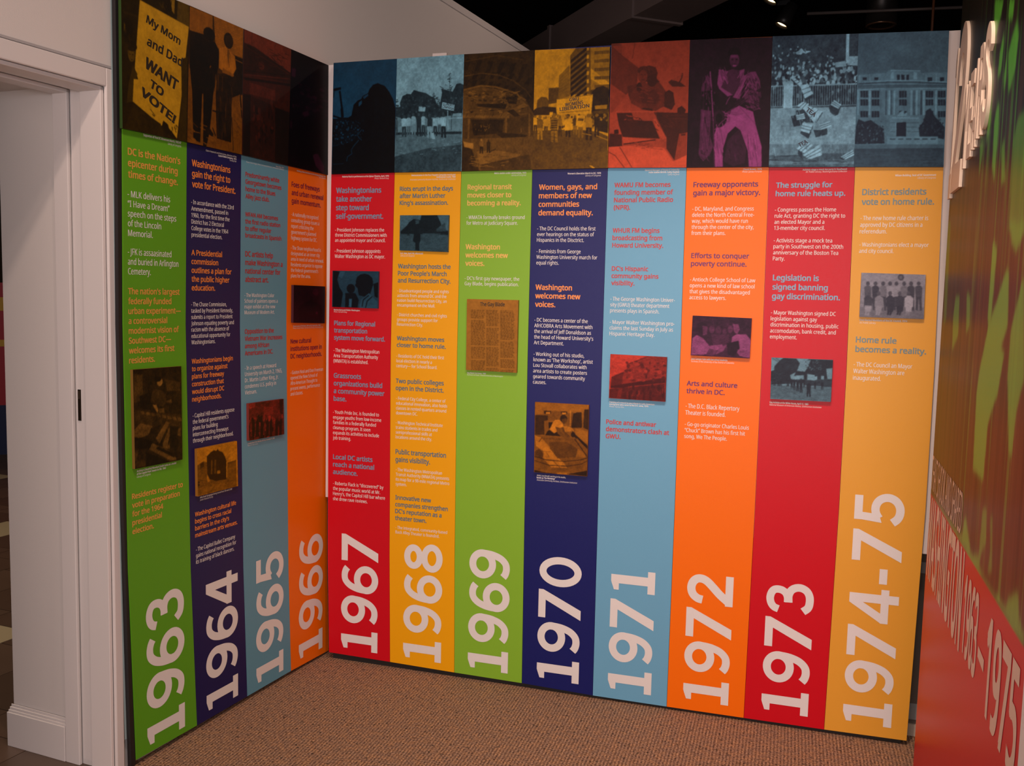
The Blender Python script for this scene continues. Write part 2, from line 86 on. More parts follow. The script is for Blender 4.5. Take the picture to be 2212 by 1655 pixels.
"65":[.22,.08,[[.5,16,1,1000,3,1003,207,232,109,20,106],["L",.2,1.84,174,4,167,98],["L",.2,1.52,650,20,635,163],[.13,20,114,232,113,1003,207,997,289,29,357],["E",.3,369,238,66,35],["L",.06,5.12,28,327,993,231],["L",.32,3.66,29,357,994,258],["L",.04,9.16,31,390,998,307],[.36,137,405,672,397,678,485,141,498],[.03,14,511,167,503,174,1005,22,1003],[.02,676,538,1015,542,1024,999,704,991],[.14,174,507,669,530,697,992,185,1004],["E",.3,320,661,28,30],["E",.3,599,514,23,33],["E",.3,232,603,20,31],["E",.25,446,719,12,15],["E",.25,298,836,20,28],["E",.05,276,753,14,9],["E",.05,299,615,35,31],["E",.25,342,604,33,25],["E",.05,620,740,36,33],["E",.25,224,691,33,15],["E",.25,344,741,11,26],["E",.25,241,669,19,27],["E",.05,422,767,12,34],["E",.05,617,625,22,23],["E",.25,371,730,11,9],["E",.05,487,845,15,16],["E",.25,358,655,24,29],["E",.05,470,788,20,16],["E",.25,610,534,20,25],["E",.05,365,848,25,17],["E",.25,349,807,26,27],["E",.25,634,555,13,35],["E",.3,600,515,30,18],["E",.25,406,672,12,33],["E",.05,553,625,16,34],["E",.3,623,719,31,12],["L",.28,2.65,530,127,696,112],["L",.2,2.66,592,119,752,96],["L",.28,2.68,711,114,855,104],["L",.08,2.61,319,208,455,226],["L",.08,2.68,695,123,789,146],["L",.2,2.65,533,98,680,104],["L",.2,2.58,158,240,276,245],["L",.28,2.68,674,156,750,163],["L",.08,2.63,416,178,498,197],["L",.08,2.59,229,178,355,164],["L",.28,2.6,241,187,368,169],["L",.2,2.68,710,85,843,99],["L",.2,2.56,43,276,193,258],["L",.08,2.6,239,254,324,270],["L",.2,2.71,856,61,955,63],["L",.08,2.61,331,175,417,183],["L",.08,2.58,143,237,249,241],["L",.08,2.61,289,254,385,242],["L",.2,2.69,744,131,819,132],["L",.08,2.6,232,272,310,270],["L",.08,2.7,764,179,852,176],["L",.2,2.7,802,99,928,102],["L",.28,2.6,251,181,320,186],["L",.2,2.65,526,188,618,200],["L",.2,2.65,534,78,601,78],["L",.08,2.57,113,194,246,197],["L",.28,2.65,529,206,672,206],["L",.28,2.68,685,140,785,130],["L",.08,2.57,88,203,153,220],["L",.08,2.66,569,133,672,159],["L",.05,3.04,449,680,488,730],["L",.05,3.01,291,736,308,781],["L",.2,3.03,401,716,448,764],["L",.25,3.06,462,911,489,941],["L",.25,3.05,484,762,544,800],["L",.05,3.04,436,773,445,798],["L",.25,3.05,456,811,454,836],["L",.2,3.08,583,885,597,932],["L",.25,3.09,609,900,596,939],["L",.25,3.03,336,865,361,898],["L",.2,3.03,386,813,436,842],["L",.05,3.07,575,790,590,823],["L",.2,3.04,402,864,395,890],["L",.2,3.01,314,690,352,731],["L",.2,3.02,292,853,311,900],["L",.2,3.02,313,841,312,865],["L",.25,3.03,320,937,352,981],["L",.2,3.07,542,848,565,880],["L",.05,3.07,569,783,595,808],["L",.25,3.04,403,856,396,911],["L",.2,3.06,522,678,540,723],["L",.05,3.03,388,729,376,757],["L",.05,3.06,503,807,550,834],["L",.05,3.04,377,892,384,927],["L",.05,3.07,540,833,559,860],["L",.05,3.03,349,835,387,874],["L",.05,2.55,20,114,1003,207],["L",.3,2.19,46,135,968,221]]],
"66":[.05,.05,[[.4,22,158,118,153,112,227,27,230],[.45,555,846,683,829,847,924,839,1003,639,943],[.3,279,509,427,472,469,523,409,578],["E",.18,354,261,22,17],["E",.25,792,484,42,15],["E",.18,281,420,20,16],["E",.25,882,367,35,6],["E",.18,486,394,19,16],["E",.18,646,424,35,14],["E",.18,764,298,54,19],["E",.18,602,361,44,8],["E",.25,275,345,49,9],["E",.18,604,455,33,17],["E",.25,426,337,22,19],["E",.04,777,475,53,15],["E",.25,405,450,41,18],["E",.18,586,458,52,5],["E",.04,548,391,55,7],["E",.25,86,409,17,6],["E",.18,887,324,39,10],["E",.25,570,381,62,5],["E",.18,881,459,53,13],["E",.04,511,305,41,18],["E",.18,884,421,60,14],["E",.18,437,276,39,8],["E",.04,565,346,15,7],["E",.25,840,335,64,13],["E",.18,407,296,64,10],["E",.04,552,325,41,11],["E",.18,864,295,24,5],["E",.25,576,339,56,16],["E",.04,456,387,39,6],["E",.18,270,333,29,13],["E",.18,497,510,61,5],["E",.04,303,405,29,12],["E",.18,349,470,21,4],["E",.25,444,533,43,4],["E",.18,560,453,49,17],["E",.18,456,451,61,11],["E",.04,296,272,44,14],["E",.18,828,223,45,12],["E",.18,504,357,17,15],["E",.18,760,443,17,15],["E",.04,917,359,62,8],["E",.25,751,248,69,15],["E",.18,179,448,22,13],["E",.04,524,437,30,13],["E",.04,690,448,39,9],["E",.25,461,348,61,6],["E",.18,181,459,59,12],["E",.25,225,270,56,8],["E",.04,750,454,36,7],["E",.04,599,248,21,7],["E",.25,430,352,64,6],["E",.25,81,474,22,18],["E",.25,734,400,64,11],["E",.04,170,450,26,9],["E",.25,657,441,53,9],["E",.18,740,346,43,13],["E",.25,222,296,17,7],["E",.04,94,544,51,5],["E",.18,313,556,31,11],["E",.04,173,313,34,17],[.02,186,585,556,484,962,610,1032,849,844,866,656,817,217,1019],["E",.22,45,639,28,36],["L",.15,2.44,391,674,752,672],["E",.15,163,949,97,11]]],
"67":[.45,.05,[["G",.42,.6],[.08,5,500,302,501,450,579,373,779,10,1005],["E",.1,254,549,16,8],["E",.1,33,704,10,8],["E",.3,426,670,14,6],["E",.1,68,658,10,7],["E",.1,32,666,13,8],["E",.12,195,723,10,5],["E",.45,171,538,18,6],["E",.1,91,565,6,7],["E",.3,15,533,16,6],["E",.04,32,691,17,7],["E",.04,327,576,16,4],["E",.45,37,571,7,5],["E",.04,39,691,11,7],["E",.04,428,570,14,8],["E",.1,245,543,10,4],["E",.12,443,564,6,8],["E",.12,23,631,12,6],["E",.45,242,553,6,8],["E",.45,408,733,13,4],["E",.45,56,679,16,5],["E",.1,250,622,15,8],["E",.12,305,584,12,5],["E",.1,366,708,17,4],["E",.3,184,681,6,5],["E",.1,267,616,16,8],["E",.04,335,671,9,8],["E",.45,260,592,10,4],["E",.45,309,586,7,8],["E",.12,25,545,18,9],["E",.45,394,722,14,5],["E",.45,68,563,11,4],["E",.12,378,677,7,6],["E",.1,289,557,15,6],["E",.45,66,586,17,6],["E",.45,88,532,14,4],["E",.45,439,652,7,8],["E",.45,313,570,6,9],["E",.1,229,705,11,5],["E",.3,373,591,12,8],["E",.1,179,689,15,7],["E",.04,285,609,8,8],["E",.45,180,544,11,8],["E",.3,406,571,16,5],["E",.45,393,656,16,6],["E",.04,62,645,13,8],["E",.04,151,529,10,6],["E",.45,256,667,11,8],["E",.12,420,671,14,6],["E",.45,175,645,15,7],["E",.3,138,529,15,7],["E",.45,153,713,10,8],["E",.04,29,539,18,5],["E",.3,319,698,15,7],["E",.1,224,544,8,6],["E",.12,205,722,14,6],["E",.12,411,715,14,5],["E",.04,387,710,14,9],["E",.1,400,573,10,5],["E",.12,53,715,7,6],["E",.1,111,536,13,8],["E",.12,333,613,11,7],["E",.1,147,581,13,9],["E",.1,198,555,9,7],["E",.12,94,561,13,7],["E",.3,331,541,12,8],["E",.04,158,697,14,9],["E",.1,406,655,16,8],["E",.04,98,554,7,5],["E",.12,348,645,12,6],["E",.1,330,716,18,7],["E",.04,178,690,8,5],["E",.1,218,664,15,4],["E",.45,426,625,6,9],["E",.3,70,522,11,6],["E",.04,234,716,14,4],["E",.45,453,683,8,6],["E",.1,143,625,15,8],["E",.12,63,605,18,3],["E",.45,37,607,9,7],["E",.04,83,719,13,6],["E",.1,252,605,17,4],["E",.3,69,539,16,4],["E",.04,25,635,18,9],["E",.04,37,565,18,7],["E",.45,246,720,14,9],["E",.45,235,537,10,8],["E",.45,394,720,14,7],["E",.12,28,526,15,5],["E",.45,414,607,18,8],["E",.3,83,681,11,9],["E",.3,110,609,9,6],["E",.3,17,650,16,8],["E",.04,47,599,17,9],["E",.1,301,679,12,6],["E",.45,74,570,17,9],["E",.04,24,686,7,4],["E",.3,160,568,10,9],["E",.12,52,544,14,6],["E",.3,411,641,12,9],["E",.12,74,525,6,6],["E",.1,228,669,6,8],["E",.45,119,669,9,5],["E",.12,122,664,16,8],["E",.12,146,615,14,9],["E",.3,263,583,13,7],["E",.45,445,592,8,9],["E",.04,294,539,9,7],["E",.04,417,591,13,9],["E",.1,212,538,6,7],["E",.12,211,538,7,5],["E",.1,178,594,16,6],["E",.1,338,582,16,7],["E",.45,91,683,14,7],["E",.45,417,700,13,7],["E",.3,258,529,6,8],["E",.45,311,660,7,5],["E",.45,332,652,13,5],["E",.04,326,674,13,4],["E",.45,149,630,13,9],["E",.3,70,675,10,6],["L",.06,10.0,8,243,130,231],["L",.06,3.53,21,257,11,310],["L",.06,8.22,110,253,155,423],["L",.06,11.77,148,409,163,490],["L",.06,6.5,13,474,121,496,254,503,338,475],[.03,218,505,302,487,334,387,393,349,453,337,475,311,558,287,586,248,638,216,709,204,816,232,889,284,950,352,994,433,992,592,1002,1004,10,1005,14,752,69,746,346,704,450,592,340,529],[.45,412,369,465,344,466,378,419,403],[.4,476,318,558,293,565,310,500,338],["L",.28,4.11,474,606,404,658,454,693],["L",.28,4.12,430,700,348,752,313,785,326,819,254,845,244,886],["L",.2,2.97,7,745,105,736],["L",.2,3.58,25,909,196,905],["E",.35,246,601,26,12],["E",.35,163,673,25,11],["L",.06,2.07,57,647,69,650],["L",.06,2.08,8,630,25,633],["L",.25,2.06,168,525,184,536],["L",.06,2.07,201,615,221,629],["L",.06,2.07,149,691,171,702],["L",.25,2.05,370,523,385,538],["L",.4,2.05,485,609,506,618],["L",.06,2.07,221,605,231,611],["L",.25,2.06,476,642,489,647],["L",.5,2.07,176,729,187,734],["L",.25,2.07,266,714,276,720],["L",.25,2.05,484,527,497,534],["L",.25,2.07,64,578,83,590],["L",.06,2.07,227,690,240,693],["L",.5,2.06,205,519,223,526],["L",.25,2.07,23,555,47,565],["L",.25,2.07,132,652,157,661],["L",.5,2.07,54,642,84,649],["L",.25,2.05,387,538,406,544],["L",.06,2.05,470,526,483,539],["L",.5,2.06,457,691,476,703],["L",.5,2.06,340,597,360,608],["L",.25,2.06,295,647,321,655],["L",.4,2.07,121,592,148,602],["L",.25,2.07,151,692,160,697],["L",.4,2.07,75,579,90,585],["L",.4,2.07,214,692,223,701],["L",.25,2.07,205,632,217,637],["L",.25,2.07,113,653,132,658],["L",.06,2.08,22,661,42,675],["L",.25,2.07,86,544,100,555],["L",.5,2.06,364,655,372,661],["L",.4,2.07,100,678,111,683],["L",.4,2.06,405,567,419,579],["L",.4,2.05,437,550,448,556],["L",.4,2.07,272,681,287,691],["L",.06,2.06,317,554,336,559],["L",.06,2.07,108,656,122,664],["L",.25,2.07,100,679,124,687],["L",.5,2.06,405,635,418,645],["L",.25,2.07,93,547,102,553],["L",.4,2.06,417,625,426,632],["L",.5,2.05,490,618,499,626],["L",.4,2.07,93,543,112,557],["L",.4,2.06,279,634,297,638],["L",.4,2.07,167,638,182,643],["L",.5,2.05,415,542,424,547],["L",.4,2.08,45,685,60,695],["L",.06,2.06,227,580,242,594],["L",.25,2.06,297,646,315,654],["L",.06,2.06,429,716,455,723],["L",.25,2.06,230,530,240,540],["L",.5,2.07,150,723,170,730],["L",.4,2.06,442,645,457,654],["L",.25,2.07,223,683,235,686],["L",.25,2.07,57,651,78,663],["L",.25,2.06,195,554,213,566],["L",.25,2.06,455,672,475,683],["L",.4,2.06,424,605,437,609],["L",.4,2.06,363,623,383,628]]],
"68":[.5,.09,[["G",.72,.62],[.55,-8,512,993,498,990,1004,-1,1000],[.1,0,423,69,421,62,388,99,330,167,312,224,317,269,282,349,298,451,314,520,342,576,357,612,410,657,424,687,321,674,282,753,297,842,313,895,250,950,245,1000,260,995,511,695,523,358,534,-2,526],["E",.16,12,409,20,7],["E",.06,168,481,12,7],["E",.06,463,396,8,6],["E",.22,624,407,9,8],["E",.22,180,403,14,9],["E",.16,156,421,14,9],["E",.06,228,438,12,8],["E",.16,833,447,9,6],["E",.22,841,392,15,8],["E",.06,949,461,8,5],["E",.16,868,483,14,4],["E",.16,962,382,11,7],["E",.16,113,470,11,6],["E",.16,343,347,11,5],["E",.22,938,493,14,5],["E",.06,423,405,20,7],["E",.22,654,426,19,9],["E",.06,471,367,10,7],["E",.22,109,487,14,6],["E",.22,281,407,18,4],["E",.06,876,412,15,8],["E",.22,335,420,8,4],["E",.16,931,401,13,8],["E",.16,637,390,17,5],["E",.22,478,436,8,5],["E",.22,698,467,12,5],["E",.22,257,348,13,8],["E",.06,855,476,13,6],["E",.22,879,408,7,7],["E",.06,132,384,15,7],["E",.22,497,486,11,5],["E",.06,872,434,11,5],["E",.16,773,451,16,8],["E",.06,10,377,19,7],["E",.22,429,446,12,7],["E",.22,512,450,17,4],["E",.22,578,344,17,8],["E",.06,832,386,7,9],["E",.06,739,500,19,5],["E",.22,823,367,13,8],["E",.06,646,378,10,4],["E",.16,924,421,10,8],["E",.22,381,425,18,8],["E",.16,727,431,7,6],["E",.06,472,461,8,6],["E",.16,445,415,14,4],["E",.22,794,447,18,7],["E",.22,715,380,15,6],["E",.06,509,451,10,7],["E",.06,881,387,6,6],["E",.22,311,473,13,8],["E",.16,126,440,10,6],["E",.16,461,491,10,7],["E",.22,214,469,16,8],["E",.16,868,475,12,8],["E",.22,662,461,16,5],["E",.22,587,451,17,5],["E",.06,538,400,8,7],["E",.06,371,436,10,7],["E",.06,708,463,16,7],["E",.16,827,464,18,6],["E",.06,377,452,12,8],["E",.22,274,406,19,7],["E",.06,541,404,15,9],["E",.16,26,374,18,5],["E",.06,539,356,16,5],["E",.16,91,394,11,9],["E",.16,778,448,17,8],["E",.22,887,488,16,4],["E",.16,491,375,11,6],["E",.22,617,356,15,5],["E",.06,300,429,8,6],["E",.06,420,393,20,5],["E",.06,350,393,8,6],["E",.16,826,402,16,6],["E",.06,868,444,18,6],["E",.22,467,423,13,4],["E",.16,516,407,9,7],["E",.06,925,374,12,9],["E",.16,314,402,20,5],["E",.06,21,444,8,5],["E",.06,752,359,8,7],["E",.22,292,372,13,5],["E",.22,697,455,13,9],["E",.22,838,423,7,6],["E",.22,985,369,12,6],["E",.16,916,500,20,6],["E",.16,850,372,17,8],["E",.16,462,369,20,4],["E",.16,683,387,15,6],["E",.16,614,363,12,5],["E",.16,202,371,14,7],["E",.06,511,464,11,6],["E",.06,617,477,7,5],["E",.16,44,412,7,5],["E",.16,978,390,13,4],["E",.06,130,348,16,4],["E",.22,891,370,20,8],["E",.16,915,475,10,5],["E",.06,279,397,10,9],["E",.16,835,424,9,4],["E",.22,744,383,16,4],["E",.22,489,382,13,4],["E",.06,90,380,10,7],["E",.22,19,446,15,5],["E",.16,399,381,10,8],["E",.16,586,367,7,7],["E",.06,238,423,8,5],["E",.22,391,430,11,8],["E",.06,214,352,15,8],["E",.16,731,383,12,5],["E",.22,262,364,13,7],["E",.22,107,431,14,9],["E",.06,981,402,14,7],["E",.16,657,405,18,9],["E",.16,607,365,13,7],["E",.06,205,429,19,9],["E",.22,188,337,10,5],["E",.16,405,351,12,8],["E",.06,628,440,20,8],["E",.16,384,349,12,9],["E",.22,417,494,19,4],["E",.16,980,450,7,7],["E",.16,664,425,9,6],["E",.22,807,455,19,7],["E",.22,713,492,14,8],["E",.16,664,464,9,6],["E",.22,527,370,18,6],["E",.22,497,430,20,6],["E",.06,712,361,17,7],["E",.06,547,478,9,6],["E",.22,616,367,9,4],["E",.16,760,418,9,4],["E",.16,31,412,16,8],["E",.22,859,387,9,6],["E",.22,843,402,17,7],["E",.06,18,360,14,5],["E",.06,965,481,10,7],["E",.16,571,380,12,5],["E",.16,441,358,9,6],["E",.15,800,211,9,4],["E",.15,737,252,12,2],["E",.15,773,178,16,2],["E",.15,791,224,15,5],["E",.15,812,304,6,5],["E",.15,779,222,6,3],["E",.15,835,272,15,2],["E",.15,791,204,11,6],["E",.15,809,310,13,3],["E",.15,785,169,10,4],["E",.15,777,303,12,3],["E",.15,802,277,9,4],["E",.15,812,311,13,5],["E",.15,807,261,13,4],["E",.15,783,161,7,3],["E",.15,802,158,14,4],["E",.15,797,233,8,6],["E",.15,816,232,6,2],["E",.15,818,202,14,2],["E",.15,777,294,17,4],["E",.15,821,287,13,3],["E",.15,801,193,6,4],["E",.15,808,296,17,4],["E",.15,820,279,8,6],["E",.15,816,294,9,7],["E",.15,773,206,16,5],["L",.12,1.69,797,163,798,324],["L",.2,2.84,651,262,708,283],[.45,3,506,84,521,98,594,1,599],["L",.1,11.61,9,659,988,669],[.42,4,666,989,679,992,776,481,794,5,859],[.22,0,859,481,794,987,769,990,1004,-1,1000],["E",.2,129,510,22,15],[.8,90,533,114,524,150,525,171,539,167,602,101,601],[.15,104,595,134,596,127,688,102,682],[.15,133,596,163,596,172,689,148,688],["E",.2,198,506,18,15],[.75,164,530,185,520,215,521,233,535,230,601,174,599],[.35,177,593,203,594,197,689,176,683],[.35,201,594,227,595,236,690,215,690],["E",.2,271,494,19,14],[.7,238,517,258,508,289,509,306,522,303,585,248,584],[.6,250,578,276,579,270,671,249,665],[.6,275,579,301,580,309,672,288,671],["E",.2,351,497,21,15],[.12,312,521,336,512,371,513,392,527,388,595,323,593],[.1,326,587,356,588,349,686,325,679],[.1,354,588,384,588,394,687,370,686],["E",.2,419,498,18,16],[.75,386,523,406,513,436,514,454,529,451,596,395,595],[.15,398,589,424,589,418,687,397,680],[.15,422,589,448,590,457,688,436,687],["E",.2,509,508,25,16],[.12,465,534,492,524,532,524,555,540,551,610,477,608],[.7,480,602,515,603,506,705,479,698],[.7,513,603,547,604,557,706,530,706],["E",.2,594,521,18,14],[.8,561,543,581,534,611,535,629,548,626,609,570,607],[.1,573,602,598,602,592,690,572,685],[.1,597,602,623,603,631,691,611,691],["E",.2,661,521,18,11],[.8,628,539,648,532,678,533,695,544,692,596,637,594],[.3,640,590,665,590,659,666,638,660],[.3,664,590,689,591,697,666,677,666],["E",.2,716,513,23,15],[.85,676,538,700,528,738,529,759,544,755,613,687,611],[.06,690,605,722,606,714,706,689,699],[.06,720,606,752,606,762,707,736,706],["E",.2,15,525,13,12],[.3,-7,544,7,537,27,537,39,548,38,601,0,600],[.2,1,595,19,596,16,673,2,667],[.2,18,596,36,596,42,673,28,673],["E",.2,459,517,12,13],[.5,437,539,450,530,471,531,482,543,481,602,444,601],[.3,446,596,463,596,460,681,446,676],[.3,462,596,479,596,486,682,472,681],[.75,532,663,577,657,601,714,557,713],[.92,695,399,874,427,865,478,686,451],[.75,348,426,450,435,440,474,344,468],["L",.8,3.13,776,473,788,645],["L",.3,2.56,833,497,833,643],[.7,849,501,987,499,983,523,850,523],["L",.8,6.26,795,541,989,540],["L",.45,1.72,753,757,792,759],["L",.45,1.71,936,833,990,836],["L",.3,1.72,665,741,704,736],["L",.45,1.73,258,733,321,723],["L",.45,1.72,758,759,799,758],["L",.45,1.74,216,807,245,800],["L",.3,1.75,24,839,60,829],["L",.45,1.71,935,739,972,743],["L",.3,1.73,509,816,538,821],["L",.3,1.73,509,792,557,787],["L",.65,1.71,895,839,924,833],["L",.3,1.73,495,720,553,717],["L",.3,1.71,935,792,993,798],["L",.45,1.73,303,715,351,710],["L",.65,1.74,57,737,104,744],["L",.3,1.73,288,763,348,759],["L",.45,1.73,466,761,514,758],["L",.45,1.73,325,724,385,729],["L",.65,1.73,406,692,438,686],["L",.3,1.74,77,688,113,683],["L",.3,1.73,282,718,326,715],["L",.3,1.72,752,785,801,792],["L",.45,1.71,904,818,945,820],["L",.65,1.75,55,799,109,805],["L",.65,1.75,78,822,109,823],["L",.65,1.71,910,749,974,740],["L",.45,1.71,849,730,919,737],["L",.65,1.72,529,744,561,749],["L",.45,1.74,241,759,302,763],["L",.3,1.73,420,722,460,729],["L",.3,1.74,78,780,121,781],["L",.65,1.72,711,792,746,797],["L",.65,1.72,775,768,805,759],["L",.65,1.73,473,697,533,687],["L",.45,1.71,938,730,967,724],["L",.65,1.72,529,748,598,741],["L",.3,1.73,587,820,623,812],["L",.45,1.74,209,811,244,812],["L",.45,1.74,148,739,183,729],["L",.65,1.71,856,807,890,798],["L",.65,1.74,65,703,127,701],["L",.65,1.73,380,842,428,842],["L",.3,1.74,180,757,250,768],["L",.65,1.71,869,748,922,753],["L",.45,1.73,256,690,323,685],["L",.3,1.72,617,782,673,776],["L",.65,1.75,79,825,148,833],["L",.3,1.73,380,711,415,717],["L",.65,1.73,554,799,622,811],["L",.65,1.72,695,722,743,715],["L",.06,2.58,350,346,364,363],["L",.06,2.56,624,369,627,378],["L",.2,2.56,572,363,580,374],["L",.2,2.56,638,402,654,418],["L",.06,2.59,160,397,184,409],["L",.06,2.57,504,366,517,380],["L",.2,2.59,150,356,170,367],["L",.06,2.57,440,381,448,396],["L",.06,2.57,448,354,463,372],["L",.2,2.59,100,364,111,372],["L",.06,2.58,407,430,410,439],["L",.2,2.56,552,325,558,343],["L",.2,2.58,347,413,360,426],["L",.06,2.56,553,346,566,353],["L",.2,2.58,225,326,247,342],["L",.06,2.59,153,321,166,329],["L",.2,2.58,245,345,251,357],["L",.06,2.55,756,369,772,384],["L",.2,2.55,878,401,895,417],["L",.06,2.55,874,373,887,389],["L",.06,2.59,221,426,227,435],["L",.06,2.55,761,409,779,423],["L",.2,2.58,246,353,255,371],["L",.06,2.54,908,347,912,358],["L",.06,2.55,781,354,787,369],["L",.2,2.59,119,351,128,368],["L",.2,2.58,184,328,207,343],["L",.06,2.56,565,315,573,334],["L",.06,2.59,147,368,153,387],["L",.06,2.57,560,394,578,405]]],
